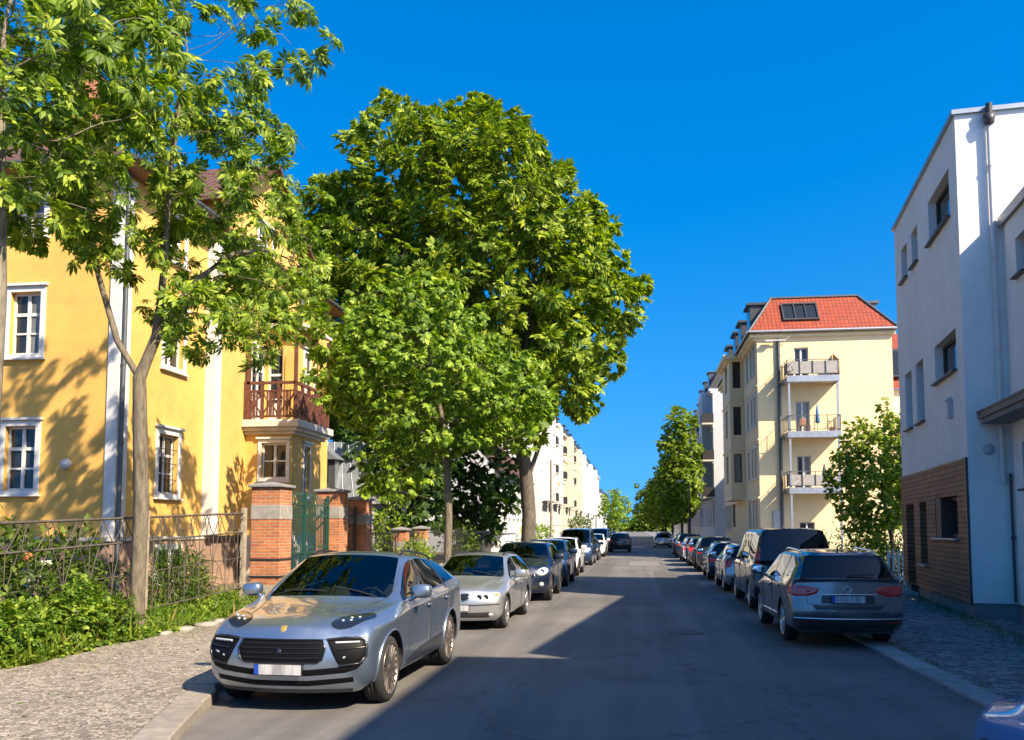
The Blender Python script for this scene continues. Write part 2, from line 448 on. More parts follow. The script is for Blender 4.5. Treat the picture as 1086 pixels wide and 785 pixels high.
# ------------------------------------------------------------------ ground, road, pavements
def sheet(name, poly, z, mat, kind='structure', label=None):
    b = MB(); b.add([(x, y, z) for x, y in poly], [tuple(range(len(poly)))]); o = b.build(name, mat)
    return tag(o, kind=kind)
sheet('ground', [(-900, -200), (900, -200), (900, 1500), (-900, 1500)], -.03, 'far_ground')
sheet('road', [(-7.5, -160), (6.2, -160), (6.2, 460), (-7.5, 460)], 0, 'asphalt')
KL = [(-1.0, -2.0), (-2.85, 3.9), (-4.22, 7.95), (-4.55, 9.05), (-4.72, 9.75), (-4.95, 10.15), (-4.95, 460)]
def offset(pl, d):
    out = []
    for i, (x, y) in enumerate(pl):
        ns = []
        for a, b in ((i-1, i), (i, i+1)):
            if a >= 0 and b < len(pl):
                v = Vector((pl[b][0]-pl[a][0], pl[b][1]-pl[a][1])).normalized(); ns.append(Vector((-v.y, v.x)))
        n = sum(ns, Vector((0, 0))).normalized(); k = d/max(.4, n.dot(ns[0]))
        out.append((x+n.x*k, y+n.y*k))
    return out
def resample(pl, step):
    out = [pl[0]]; 
    for (a, b) in zip(pl, pl[1:]):
        l = math.dist(a, b); n = max(1, round(l/step))
        for k in range(1, n+1): out.append((a[0]+(b[0]-a[0])*k/n, a[1]+(b[1]-a[1])*k/n))
    return out
def kerb(name, pl, w, z, mat, far=90, step=1.0):
    """kerb stones laid end to end with open joints; single long strips far off"""
    b = MB(); q = offset(pl, w); r = random.Random(3)
    for i in range(len(pl)-1):
        p0, p1, q0, q1 = [Vector((*p, 0)) for p in (pl[i], pl[i+1], q[i], q[i+1])]
        g = .017/max(.05, (p1-p0).length)
        p0, p1 = p0.lerp(p1, g), p1.lerp(p0, g); q0, q1 = q0.lerp(q1, g), q1.lerp(q0, g)
        zz = z+r.uniform(-.009, .009); ch = .018
        i0, i1 = p0.lerp(q0, ch/w), p1.lerp(q1, ch/w)
        U = Vector((0, 0, 1))
        dn = -.05*U
        b.add([p0+dn, p1+dn, p1+U*(zz-ch), p0+U*(zz-ch), i0+U*zz, i1+U*zz, q1+U*zz, q0+U*zz, q1+dn, q0+dn],
              [(0, 3, 2, 1), (3, 4, 5, 2), (4, 7, 6, 5), (7, 9, 8, 6), (0, 9, 7, 4, 3), (1, 2, 5, 6, 8)])
    return tag(b.build(name, mat), kind='structure')
klr = resample(KL, 1.15); kerb('kerb', klr, .32, .12, 'kerb_stone')
kr = resample([(3.72, 460), (3.72, -12)], 1.25); kerb('kerb', kr, .32, .05, 'kerb_grey')
inner = offset(KL, .325)
b = MB()
for (a, c) in zip(inner, inner[1:]): b.add([(a[0], a[1], .115), (c[0], c[1], .115), (-8.7, c[1], .125), (-8.7, a[1], .125)], [(0, 1, 2, 3)])
tag(b.build('pavement', 'cobble'), kind='structure')
b = MB(); b.quad((4.045, -120, .045), (30, -120, .06), (30, 460, .06), (4.045, 460, .045)); tag(b.build('pavement', 'cobble_grey'), kind='structure')
# garden ground behind the verge (rises gently), verge edge with a ragged soil lip
b = MB(); ys = list(range(-4, 66, 2)); r = random.Random(5)
for y0, y1 in zip(ys, ys[1:]):
    b.add([(-8.12, y0, .11), (-8.12, y1, .11), (-8.5, y1, .17), (-8.5, y0, .17)], [(0, 1, 2, 3)])
    b.add([(-8.5, y0, .17), (-8.5, y1, .17), (-40, y1, .32), (-40, y0, .32)], [(0, 1, 2, 3)])
tag(b.build('garden_ground', 'soil'), kind='structure')
# cast iron covers and a tar patch in the carriageway belong to the road
for (x, y, rr) in ((.9, 17.2, .31), (-.6, 34.5, .31), (1.2, 58, .31)):
    b = MB(); b.lathe([(rr*1.12, .004), (rr*1.1, .009), (rr, .009), (rr-.02, .006), (0, .0065)], (x, y, 0), n=28, smooth=False)
    tag(b.build('manhole_cover', 'iron_rusty'), 'round iron manhole cover set in the asphalt', 'manhole cover', 'manhole covers in the road')

def seam(poly, w_, z):
    b = MB(); r = random.Random(len(poly))
    for (a, c) in zip(poly, poly[1:]):
        d = Vector((c[0]-a[0], c[1]-a[1])).normalized(); n = Vector((-d.y, d.x))*w_
        b.quad((a[0]-n.x, a[1]-n.y, z), (c[0]-n.x, c[1]-n.y, z), (c[0]+n.x, c[1]+n.y, z), (a[0]+n.x, a[1]+n.y, z))
    return b
for (x0, x1, y0, y1, mt) in ((.7, 2.1, 26, 41, 'asphalt_dark'), (-2.2, -1.2, 36, 50, 'asphalt_dark'), (-.4, 1.2, 47, 53, 'asphalt_pale')):
    b = MB(); b.quad((x0, y0, .004), (x1, y0, .004), (x1, y1, .004), (x0, y1, .004)); tag(b.build('road_patch', mt), kind='structure')
# worn gutter strip of paler dust along each kerb
for x0, x1 in ((-4.9, -4.35),):
    b = MB(); b.quad((x0, 10.3, .004), (x1, 10.3, .004), (x1, 120, .004), (x0, 120, .004)); tag(b.build('gutter_strip', 'gutter_dust'), kind='structure')
# ------------------------------------------------------------------ foliage kit
RNG = np.random.default_rng(11)
def palmate(angs, lens, wid=.30, droop=.50, fold=.05, simple=False):
    """one palmate leaf, stalk end at the origin, pointing along y; each leaflet is two folded faces"""
    vs, fs = [], []
    for a, l in zip(angs, lens):
        ca, sa = math.cos(R(a)), math.sin(R(a))
        def pt(u, v, z): return (u*ca+v*sa, -u*sa+v*ca, z)
        o = len(vs)
        if simple:
            vs += [pt(0, .03, 0), pt(l*wid*.55, l*.6, -droop*l*.3), pt(0, l, -droop*l), pt(-l*wid*.55, l*.6, -droop*l*.3)]
            fs += [(o, o+1, o+2, o+3)]
        else:
            vs += [pt(0, .03, 0), pt(l*wid*.58, l*.68, -droop*l*.42), pt(0, l, -droop*l), pt(-l*wid*.58, l*.68, -droop*l*.42), pt(0, l*.6, -droop*l*.28+fold*l)]
            fs += [(o, o+1, o+2, o+4), (o, o+4, o+2, o+3)]
    return np.array(vs, np.float32), np.array(fs, np.int32)
A7 = (-105, -68, -33, 0, 33, 68, 105); L7 = (.60, .82, .98, 1.08, .98, .82, .60)
A5 = (-70, -35, 0, 35, 70); L5 = (.7, .92, 1.05, .92, .7)
PALM = palmate(A7, L7); PALM5 = palmate(A5, L5, .42, .34, simple=True); PALM5F = palmate(A5, L5, .40, .36)
def ovate(w_=.5, droop=.15, fold=.06):
    return np.array([(0, 0, 0), (w_*.5, .45, -droop*.2+fold), (0, 1, -droop), (-w_*.5, .45, -droop*.2+fold), (0, .45, -droop*.2-fold*.3)], np.float32), np.array([(0, 1, 2, 4), (0, 4, 2, 3)], np.int32)
OVAL = ovate(); BLADE = (np.array([(-.035, 0, 0), (.035, 0, 0), (.028, .5, .02), (-.028, .5, .02), (.004, 1, -.10), (-.004, 1, -.10)], np.float32), np.array([(0, 1, 2, 3), (3, 2, 4, 5)], np.int32))
TRI3 = palmate((-75, 0, 75), (.7, 1, .7), .62, .2, .05)
def nrm(a): return a/np.maximum(np.linalg.norm(a, axis=-1, keepdims=True), 1e-9)
def scatter(name, parent, tmpl, pos, ydir, zdir, size, mats, matidx=None):
    T, F = tmpl; n = len(pos)
    y = nrm(ydir); x = nrm(np.cross(y, zdir)); z = np.cross(x, y)
    Rm = np.stack([x, y, z], 2)                        # columns
    gv = np.random.default_rng(n); S3 = np.stack([gv.uniform(.75, 1.12, n), gv.uniform(.85, 1.12, n), gv.uniform(.35, 1.7, n)], 1)
    vv = np.einsum('nij,nkj->nki', Rm, T[None]*S3[:, None, :])*size[:, None, None]+pos[:, None, :]
    ff = F[None]+(np.arange(n)*len(T))[:, None, None]
    mi = None if matidx is None else np.repeat(matidx, len(F))
    return np_mesh(name, vv.reshape(-1, 3), ff.reshape(-1, F.shape[1]), mats, parent, False, mi)
def leaf_ball(name, parent, c, r, n, s, mat, seed, shell=.45, tmpl=None, up=.35):
    g = np.random.default_rng(seed); d = nrm(g.normal(size=(n, 3))); rad = g.uniform(shell, 1, n)**.6
    bump_ = 1+.22*np.sin(d[:, 0]*5+seed)*np.cos(d[:, 1]*4+seed*2)+.15*np.sin(d[:, 2]*7+seed)
    pos = np.array(c)+d*rad[:, None]*np.array(r)*bump_[:, None]
    yd = d+g.normal(size=(n, 3))*.6+np.array((0, 0, -.1)); zd = d*.5+np.array((0, 0, up+.5))+g.normal(size=(n, 3))*.35
    return scatter(name, parent, tmpl or OVAL, pos, yd, zd, s*g.uniform(.65, 1.25, n), mat)

def colonize(trunk, attr, step, kill, infl, maxn=9000, seed=0, tropism=(0, 0, .12), par0=None):
    """space colonisation: returns node positions and parents"""
    pos = [np.array(p, float) for p in trunk]; par = list(par0) if par0 else [-1]+list(range(len(trunk)-1))
    A = np.array(attr, float); alive = np.ones(len(A), bool)
    P = np.array(pos); D = np.linalg.norm(A[:, None]-P[None], axis=2); near = D.argmin(1); nd = D.min(1)
    # trunk nodes grow to reach the crown first
    g = np.random.default_rng(seed); tr = np.array(tropism); used = {}
    for it in range(160):
        m = alive & (nd < infl)
        if not m.any(): break
        newp, newpar = [], []
        idx = near[m]; vec = nrm(A[m]-np.array(pos)[idx])
        order = np.argsort(idx); idx, vec = idx[order], vec[order]
        uq, st = np.unique(idx, return_index=True)
        sums = np.add.reduceat(vec, st, axis=0)
        for k, s in zip(uq, sums):
            d = s/max(np.linalg.norm(s), 1e-6)+tr+g.normal(size=3)*.12; d /= np.linalg.norm(d)
            q = pos[k]+d*step
            key = (k, tuple(np.round(d, 1)))
            if used.get(k, 0) > 4: continue
            used[k] = used.get(k, 0)+1
            newp.append(q); newpar.append(int(k))
        if not newp: break
        o = len(pos); pos += newp; par += newpar
        NP = np.array(newp); D = np.linalg.norm(A[:, None]-NP[None], axis=2); b = D.min(1); bi = D.argmin(1)
        up_ = b < nd; nd[up_] = b[up_]; near[up_] = bi[up_]+o
        alive &= nd > kill
        if len(pos) > maxn: break
    return np.array(pos), np.array(par)
def radii(par, tip, expo, base=None):
    n = len(par); r = np.zeros(n); ch = np.zeros(n, int)
    for i in range(n-1, -1, -1):
        if ch[i] == 0: r[i] = tip**expo
        if par[i] >= 0: r[par[i]] += r[i]; ch[par[i]] += 1
    r = r**(1/expo)
    if base: r = tip+(r-tip)*(base-tip)/(r[0]-tip)
    return r, ch
def branch_mesh(name, pos, par, r, mat, parent, sides=6, minr=.0):
    n = len(pos); kids = [[] for _ in range(n)]
    for i in range(1, n): kids[par[i]].append(i)
    mb = MB(); stack = [(0, -1)]
    while stack:
        i, frm = stack.pop(); path = [i]
        while kids[path[-1]]:
            ks = sorted(kids[path[-1]], key=lambda k: -r[k]); path.append(ks[0])
            for k in ks[1:]: stack.append((k, path[-2]))
        pts = ([pos[frm]] if frm >= 0 else [])+[pos[k] for k in path]; rr = ([r[i]] if frm >= 0 else [])+[r[k] for k in path]
        if len(pts) > 1 and max(rr) >= minr: mb.tube([Vector(p) for p in pts], [float(x) for x in rr], sides if max(rr) > .03 else 4, caps=False)
    return mb.build(name, mat, parent, uv=False)
def crown_points(n, lobes, seed, zmin=0, hollow=0.0):
    """random points in a union of ellipsoid lobes (cx,cy,cz,rx,ry,rz[,weight])"""
    g = np.random.default_rng(seed); vol = np.array([l[3]*l[4]*l[5]*(l[6] if len(l) > 6 else 1) for l in lobes]); cnt = np.maximum(8, (n*vol/vol.sum()).astype(int))
    out = []
    for l, c in zip(lobes, cnt):
        d = nrm(g.normal(size=(c, 3))); rad = g.uniform(hollow**3, 1, c)**(1/3)
        rad = rad*(1+.09*np.sin(d[:, 0]*6+seed)*np.cos(d[:, 1]*5+2*seed)+.08*np.sin(d[:, 2]*7+seed+d[:, 0]*3))
        p = np.array(l[:3])+d*rad[:, None]*np.array(l[3:6]); out.append(p)
    p = np.concatenate(out); return p[p[:, 2] > zmin]
def tree(name, label, x, y, trunk, lobes, seed, n_attr, step, kill, infl, base_r, leaf, leaf_size, tmpl, per=4, bark='bark', expo=2.3, tip=.006, group=None, z=.12, zmin=0, hollow=0, leafr=None, spread=.12, flowers=None, cat='tree', root=None, maxleaf=None, thin=1.0, limbs=(), taper=.45):
    """tapered trunk and limbs grown into the crown envelope, leaves on the outer twigs"""
    t = root or thing(name, label, cat, (x, y, z), 0, group)
    O = np.array((x, y, z))
    tp = [np.array(p)-O for p in trunk]; dense = [tp[0]]
    for a, b in zip(tp, tp[1:]):
        m = max(1, int(np.linalg.norm(b-a)/step))
        for k in range(1, m+1): dense.append(a+(b-a)*k/m)
    dpar = [-1]+list(range(len(dense)-1)); nt_ = len(dense)
    for lb in limbs:     # further main limbs that leave the trunk low down
        lp = [np.array(p)-O for p in lb]; last = int(np.argmin([np.linalg.norm(q-lp[0]) for q in dense[:nt_]]))
        for a, b in zip(lp, lp[1:]):
            m = max(1, int(np.linalg.norm(b-a)/step))
            for k in range(1, m+1): dense.append(a+(b-a)*k/m); dpar.append(last); last = len(dense)-1
    attr = crown_points(n_attr, lobes, seed, zmin, hollow)-O
    pos, par = colonize(dense, attr, step, kill, infl, seed=seed, par0=dpar)
    r, ch = radii(par, tip, expo, base_r)
    r0 = r.copy(); zt = tp[-1][2]; r = np.maximum(tip, r*(1-(1-taper)*np.clip((pos[:, 2]-zt*.3)/(zt*.7), 0, 1)))
    for i in range(min(4, len(dense))): r[i] *= 1+.28*(1-i/4)**2    # root flare
    branch_mesh('trunk', pos, par, r, bark, t, 8)
    g = np.random.default_rng(seed+1)
    lim = leafr or np.percentile(r0[ch == 0], 60)*2.0
    tw = np.where((r0 <= lim) & (np.arange(len(pos)) >= len(dense)))[0]
    if thin < 1: tw = tw[g.random(len(tw)) < thin]
    dirs = nrm(pos[tw]-pos[par[tw]])
    P = np.repeat(pos[tw], per, 0); Dv = np.repeat(dirs, per, 0); n = len(P)
    rnd_ = g.normal(size=(n, 3)); side = nrm(rnd_-(rnd_*Dv).sum(1, keepdims=True)*Dv)
    yd = nrm(side*1.0+Dv*.45+np.array((0, 0, -.12))); s = leaf_size*g.uniform(.7, 1.2, n)
    P = P+yd*spread*g.uniform(.5, 1.3, (n, 1))+g.normal(size=(n, 3))*.03
    zd = np.array((0, 0, .9))+Dv*.75+g.normal(size=(n, 3))*.28
    if maxleaf and n > maxleaf: k = g.permutation(n)[:maxleaf]; P, yd, zd, s = P[k], yd[k], zd[k], s[k]
    scatter('crown', t, tmpl, P, yd, zd, s, leaf)
    if flowers:
        k = tw[(ch[tw] == 0)]; k = k[g.random(len(k)) < flowers]
        if len(k):
            m = 14; pp = np.repeat(pos[k], m, 0); h = np.tile(np.linspace(.04, .30, m), len(k)); az = g.uniform(0, 6.28, len(pp))
            dv = np.stack([np.cos(az), np.sin(az), np.full(len(pp), .3)], 1)
            scatter('blossom', t, OVAL, pp+np.stack([np.cos(az)*.02, np.sin(az)*.02, h], 1), dv, np.tile((0, 0, 1.), (len(pp), 1)), (.085-.17*h)*g.uniform(.8, 1.2, len(pp))+.02, 'blossom')
    return t
# ------------------------------------------------------------------ building kit
Z = Vector((0, 0, 1))
def facade(mb, P, d, Lw, z0, z1, ops=(), depth=.2, mat=0, top=None):
    """wall from P along d, outward normal d x z, with real openings (u0,u1,za,zb) and reveals"""
    P, d = Vector(P), Vector(d).normalized(); n = d.cross(Z)
    us = sorted({0, Lw, *[o[0] for o in ops], *[o[1] for o in ops]}); zs = sorted({z0, z1, *[o[2] for o in ops], *[o[3] for o in ops]})
    us = [u for u in us if 0 <= u <= Lw]; zs = [z for z in zs if z0 <= z <= z1]
    pt = lambda u, z, k=0: Vector((P.x+d.x*u-n.x*k, P.y+d.y*u-n.y*k, z))
    for i in range(len(us)-1):
        for j in range(len(zs)-1):
            um, zm = (us[i]+us[i+1])/2, (zs[j]+zs[j+1])/2
            if any(o[0] < um < o[1] and o[2] < zm < o[3] for o in ops): continue
            mb.quad(pt(us[i], zs[j]), pt(us[i+1], zs[j]), pt(us[i+1], zs[j+1]), pt(us[i], zs[j+1]), mat)
    for (a, b_, c, e) in [o[:4] for o in ops]:
        mb.quad(pt(a, c), pt(a, c, depth), pt(b_, c, depth), pt(b_, c), mat)
        mb.quad(pt(a, e), pt(b_, e), pt(b_, e, depth), pt(a, e, depth), mat)
        mb.quad(pt(a, c), pt(a, e), pt(a, e, depth), pt(a, c, depth), mat)
        mb.quad(pt(b_, c), pt(b_, c, depth), pt(b_, e, depth), pt(b_, e), mat)
WR = random.Random(77)
def window(root, P, d, op, depth=.2, frame='white_paint', cols=2, rows=3, fw=.06, sur=0, surmat='white_paint', sill=True, sillmat=None, glass='window_glass', name='window', panel=0, head=True, curtain=False, bars=.035):
    P, d = Vector(P), Vector(d).normalized(); n = d.cross(Z); u0, u1, z0, z1 = op
    pt = lambda u, z, k=0: Vector((P.x+d.x*u-n.x*k, P.y+d.y*u-n.y*k, z))
    mb = MB(); dp = depth-.07
    if glass == 'window_glass' and WR.random() < .45: glass = 'window_glass_curtain'
    def bar(a, b_, c, e, t=.07, k=None):
        k = dp if k is None else k
        mb.obox(pt(a, c, k+t), d*(b_-a), n*t, Z*(e-c))
    bar(u0+.002, u0+fw, z0+.002, z1-.002); bar(u1-fw, u1-.002, z0+.002, z1-.002)
    bar(u0+fw, u1-fw, z0+.002, z0+fw); bar(u0+fw, u1-fw, z1-fw, z1-.002)
    iw, ih = u1-u0-2*fw, z1-z0-2*fw
    for c in range(1, cols):
        uc = u0+fw+iw*c/cols; w_ = fw*.75 if cols == 2 else bars
        bar(uc-w_, uc+w_, z0+fw, z1-fw, .06, dp+.003)
    for r_ in range(1, rows):
        zc = z0+fw+ih*r_/rows; w_ = fw*.7 if (rows == 3 and r_ == 2) else bars*.7
        bar(u0+fw, u1-fw, zc-w_, zc+w_, .05, dp+.008)
    o = mb.build(name, frame, root)
    g = MB()
    zl = z0+fw
    if panel: g.obox(pt(u0+fw, z0+fw, dp+.05), d*iw, n*.02, Z*(panel), 0); zl += panel; g.build('panel', frame, o); g = MB()
    g.quad(pt(u0+fw*.5, zl, dp+.045), pt(u1-fw*.5, zl, dp+.045), pt(u1-fw*.5, z1-fw*.5, dp+.045), pt(u0+fw*.5, z1-fw*.5, dp+.045))
    g.build('pane', glass, o)
    if sur:
        s_ = MB(); t = .035
        s_.obox(pt(u0-sur, z0-sur*.7, 0), d*sur, n*t, Z*(z1-z0+sur*1.7)); s_.obox(pt(u1, z0-sur*.7, 0), d*sur, n*t, Z*(z1-z0+sur*1.7))
        s_.obox(pt(u0, z1, 0), d*(u1-u0), n*t, Z*sur); s_.obox(pt(u0, z0-sur*.7, 0), d*(u1-u0), n*t, Z*sur*.7)
        if head: s_.obox(pt(u0-sur-.05, z1+sur+.003, 0), d*(u1-u0+2*sur+.1), n*(t+.07), Z*.07)
        s_.build('surround', surmat, o, bevel=.008)
    if sill:
        s_ = MB(); s_.obox(pt(u0-.05-sur, z0-.05-sur*.7, -.002), d*(u1-u0+.1+2*sur), n*.11, Z*.045); s_.build('sill', sillmat or frame, o, bevel=.006)
    return o
def roof_hip(mb, x0, x1, y0, y1, z, h, ov=.5, axis='y', inset=None, th=.12):
    """hip roof slab over a rectangle, with eaves, fascia and soffit"""
    x0 -= ov; x1 += ov; y0 -= ov; y1 += ov
    i = inset if inset is not None else (x1-x0)/2 if axis == 'y' else (y1-y0)/2
    if axis == 'y': r0, r1 = V((x0+x1)/2, y0+i, z+h), V((x0+x1)/2, y1-i, z+h)
    else: r0, r1 = V(x0+i, (y0+y1)/2, z+h), V(x1-i, (y0+y1)/2, z+h)
    a, b_, c, e = V(x0, y0, z), V(x1, y0, z), V(x1, y1, z), V(x0, y1, z)
    if axis == 'y': fs = [(a, b_, r0), (b_, c, r1, r0), (c, e, r1), (e, a, r0, r1)]
    else: fs = [(a, b_, r1, r0), (b_, c, r1), (c, e, r0, r1), (e, a, r0)]
    for f in fs: mb.add(f, [tuple(range(len(f)))], 0)
    D = V(0, 0, -th)
    for p, q in ((a, b_), (b_, c), (c, e), (e, a)): mb.quad(p+D, q+D, q, p, 1)
    mb.quad(a+D, e+D, c+D, b_+D, 1)
def gutter(mb, a, b_, r=.07, mat=0): mb.tube([a, b_], r, 8, mat)
def downpipe(root, pts, r=.05, mat='zinc', n=8):
    mb = MB(); mb.tube(pts, r, n)
    p = Vector(pts[0]); 
    for i in range(len(pts)-1):
        a, c = Vector(pts[i]), Vector(pts[i+1]); l = (c-a).length
        for k in range(int(l//2)):
            q = a.lerp(c, (k+.5)*2/l); dr = (c-a).normalized()
            mb.tube([q-dr*.03, q+dr*.03], r*1.25, n)
    return mb.build('downpipe', mat, root)

# ------------------------------------------------------------------ the yellow house on the left
def yellow_house():
    O = V(-13, 20.9, 0)
    t = thing('yellow_house', 'yellow rendered house with white cornerstones and a wooden balcony, beside the iron garden fence', 'house', O)
    Wd, De, EH = 11.0, 15.6, 11.25
    side = [(-3.17, -2.08), (-8.0, -6.9)]
    g_ops, s_ops = [], []
    for (a, c) in side:
        for za, zb in ((2.9, 4.55), (6.42, 8.05), (9.6, 10.75)): g_ops.append((a+Wd+.12, c+Wd-.12, za, zb))
    st_ops = [(2.05, 3.1, 2.9, 4.55), (2.2, 3.25, 6.5, 8.05), (2.1, 3.15, 9.6, 10.75), (12.2, 13.2, 2.9, 4.55), (12.2, 13.2, 6.5, 8.05)]
    w_ = MB(); P1, P2 = V(-Wd, 0, 0), V(0, 0, 0)
    facade(w_, P1, (1, 0, 0), Wd, 1.72, EH, g_ops); facade(w_, P2, (0, 1, 0), De, 1.72, EH, st_ops)
    facade(w_, V(0, De, 0), (-1, 0, 0), Wd, 1.72, EH); facade(w_, V(-Wd, De, 0), (0, -1, 0), De, 1.72, EH)
    w_.build('wall', 'yellow_render', t)
    pl = MB(); pl.box(-Wd-.06, .06, -.06, De+.06, 0, 1.62, 0); pl.box(-Wd-.1, .1, -.1, De+.1, 1.62, 1.72, 1); pl.build('plinth', ['plinth_plaster', 'stone_trim'], t)
    for o in g_ops: window(t, P1, (1, 0, 0), o, rows=3 if o[3]-o[2] > 1.3 else 2, sur=.15)
    for o in st_ops: window(t, P2, (0, 1, 0), o, rows=3 if o[3]-o[2] > 1.3 else 2, sur=.17)
    # window grille on the ground floor street window
    gr = MB()
    for k in range(1, 5): gr.tube([(-.02, 2.05+1.05*k/5, 2.92), (-.02, 2.05+1.05*k/5, 4.53)], .012, 5)
    for z in (3.3, 3.75, 4.15): gr.tube([(-.02, 2.06, z), (-.02, 3.09, z)], .011, 5)
    gr.build('window_grille', 'iron_dark', t)
    bw = MB(); bw.box(.06, .12, 1.9, 3.3, .35, 1.5); bo_ = bw.build('basement_window', 'white_paint', t, bevel=.01)
    for y in (2.05, 2.68): g_ = MB(); g_.box(.115, .126, y, y+.47, .5, 1.35); g_.build('pane', 'window_glass', bo_)
    # corner quoins
    q = MB(); z = 1.72; k = 0
    q.box(-.26, .05, -.05, -.0, 1.72, EH-.35, 0); q.box(0, .05, 0, .46, 1.72, EH-.35, 0)
    q.box(-.3, .09, -.09, .50, EH-.35, EH-.25, 0); q.build('corner_pilaster', 'white_paint', t, bevel=.01)
    downpipe(t, [(.14, .02, EH-.15), (.14, .02, 1.3), (.2, -.05, .35)], .055, 'zinc_dark')
    q = MB(); q.box(-.0, .37, 4.58, 4.94, 1.72, EH-.35); q.build('corner_pilaster', 'white_paint', t, bevel=.01)
    # risalit with its gable
    ra, rb, rp = 4.95, 11.3, .3
    gz0, gz1 = 12.35, 14.35; gm = (ra+rb)/2
    r_ = MB(); gw = (gm-.6, gm+.6, 11.35, 12.35)
    facade(r_, V(rp, ra, 0), (0, 1, 0), rb-ra, 1.72, gz0, [(gm-.55-ra, gm+.55-ra, 11.3, 12.3), (5.35, 6.15, 2.9, 4.5)])
    r_.quad(V(0, ra, 1.72), V(rp, ra, 1.72), V(rp, ra, gz0), V(0, ra, gz0)); r_.quad(V(rp, rb, 1.72), V(0, rb, 1.72), V(0, rb, gz0), V(rp, rb, gz0))
    r_.add([V(rp, ra, gz0), V(rp, rb, gz0), V(rp, gm, gz1)], [(0, 1, 2)])
    r_.quad(V(0, ra, EH), V(-3, ra, EH), V(-3, ra, gz0), V(0, ra, gz0)); 
    r_.quad(V(-3, rb, EH), V(0, rb, EH), V(0, rb, gz0), V(-3, rb, gz0)); r_.build('wall', 'yellow_light', t)
    window(t, V(rp, ra, 0), (0, 1, 0), (gm-.55-ra, gm+.55-ra, 11.3, 12.3), rows=2, sur=.14)
    window(t, V(rp, ra, 0), (0, 1, 0), (5.35, 6.15, 2.9, 4.5), rows=3, sur=.14)
    rk = MB()
    for y0, y1 in ((ra-.45, gm), (rb+.45, gm)):
        za = gz0-.28
        rk.prism([V(-3, y0, za), V(rp+.5, y0, za), V(rp+.5, y1, gz1+.12), V(-3, y1, gz1+.12)], (0, 0, .12), 0)
    rk.build('gable_roof', 'roof_tile_brown', t)
    # main roof
    rf = MB(); roof_hip(rf, -Wd, 0, 0, De, EH, 4.2, .62); ro = rf.build('roof', ['roof_tile_brown', 'wood_brown'], t)
    for A_, B_ in ((V(.66, -.62, EH-.02), V(.66, ra-.5, EH-.02)), (V(.66, rb+.5, EH-.02), V(.66, De+.62, EH-.02)), (V(-Wd-.6, -.66, EH-.02), V(.66, -.66, EH-.02))):
        gt = MB(); gutter(gt, A_, B_, .075); gt.build('gutter', 'zinc_dark', ro)
    ch = MB(); ch.box(-5, -4.2, 5, 6.2, EH+2, EH+5.3, 0); ch.box(-5.06, -4.14, 4.94, 6.26, EH+5.3, EH+5.42, 0); ch.build('chimney', 'brick', ro)
    # ground floor bay under the balcony
    bx, b0, b1, bt = 1.9, 6.9, 9.6, 5.0
    bay = MB()
    facade(bay, V(rp, b0, 0), (1, 0, 0), bx-rp, 1.72, bt, [(.56, 1.42, 3.55, 4.72)], .16)
    facade(bay, V(bx, b0, 0), (0, 1, 0), b1-b0, 1.72, bt, [(1.05, 1.6, 3.0, 4.7)], .16)
    bay.quad(V(bx, b1, 1.72), V(rp, b1, 1.72), V(rp, b1, bt), V(bx, b1, bt)); bo = bay.build('bay', 'yellow_light', t)
    pb = MB(); pb.box(rp, bx+.05, b0-.05, b1+.05, 0, 1.72); pb.build('plinth', 'stone_trim', t)
    window(t, V(rp, b0, 0), (1, 0, 0), (.56, 1.42, 3.55, 4.72), .16, rows=2, sur=.12)
    for o in ((1.05, 1.6, 3.0, 4.7),): window(t, V(bx, b0, 0), (0, 1, 0), o, .16, cols=1, rows=3, sur=.1)
    # balcony: moulded slab and carved wooden railing
    sl = MB()
    for (ov, za, zb) in ((.12, 5.0, 5.1), (.24, 5.1, 5.22), (.34, 5.22, 5.46)): sl.box(rp+.001, bx+ov, b0-ov, b1+ov, za, zb)
    bal = sl.build('balcony_slab', 'stone_trim', t, bevel=.015)
    rl = MB(); X, Y0, Y1, zb, zt = bx+.16, b0-.18, b1+.18, 5.46, 6.72
    cs = [(rp+.06, Y0), (X-.0, Y0), (X, Y1), (rp+.06, Y1)]
    rr = random.Random(2)
    for (a, c) in zip(cs, cs[1:]):
        A, C_ = V(*a, 0), V(*c, 0); d = (C_-A).normalized(); l = (C_-A).length; nn = d.cross(Z)
        for (h0, h1, tt) in ((zt-.09, zt, .1), (zb+.08, zb+.15, .07), (zb+.93, zb+.98, .05)):
            rl.obox(A-nn*tt/2+Z*h0, d*l, nn*tt, Z*(h1-h0))
        m = max(1, round(l/.62))
        for k in range(m+1): rl.obox(A+d*(l*k/m)-d*.045-nn*.045+Z*zb, d*.09, nn*.09, Z*(zt-zb+.02))
        for k in range(m):   # fretwork panels: crossed curved slats
            u0, u1 = l*k/m+.05, l*(k+1)/m-.05
            for s in (0, 1):
                pts = []
                for q_ in range(9):
                    f = q_/8; uu = u0+(u1-u0)*(.5+(.5 if s else -.5)*math.cos(math.pi*f))
                    pts.append(A+d*uu+Z*(zb+.15+(.78)*f))
                rl.tube(pts, .03, 5, 0)
            rl.obox(A+d*((u0+u1)/2-.05)-nn*.012+Z*(zb+.15), d*.1, nn*.024, Z*.78)
            rl.lathe([(.0, -.02), (.11, -.02), (.11, .02), (0, .02)], A+d*((u0+u1)/2)+Z*(zb+.54), axis='x' if abs(d.y) > .5 else 'y', n=12, smooth=False)
            for uu in (u0+.13, u1-.13): rl.obox(A+d*(uu-.03)-nn*.01+Z*(zb+.15), d*.06, nn*.02, Z*.78)
    for (x, y) in (cs[1], cs[2], (cs[0][0]+.1, cs[0][1])): rl.box(x-.05, x+.05, y-.05, y+.05, zb, 8.6)
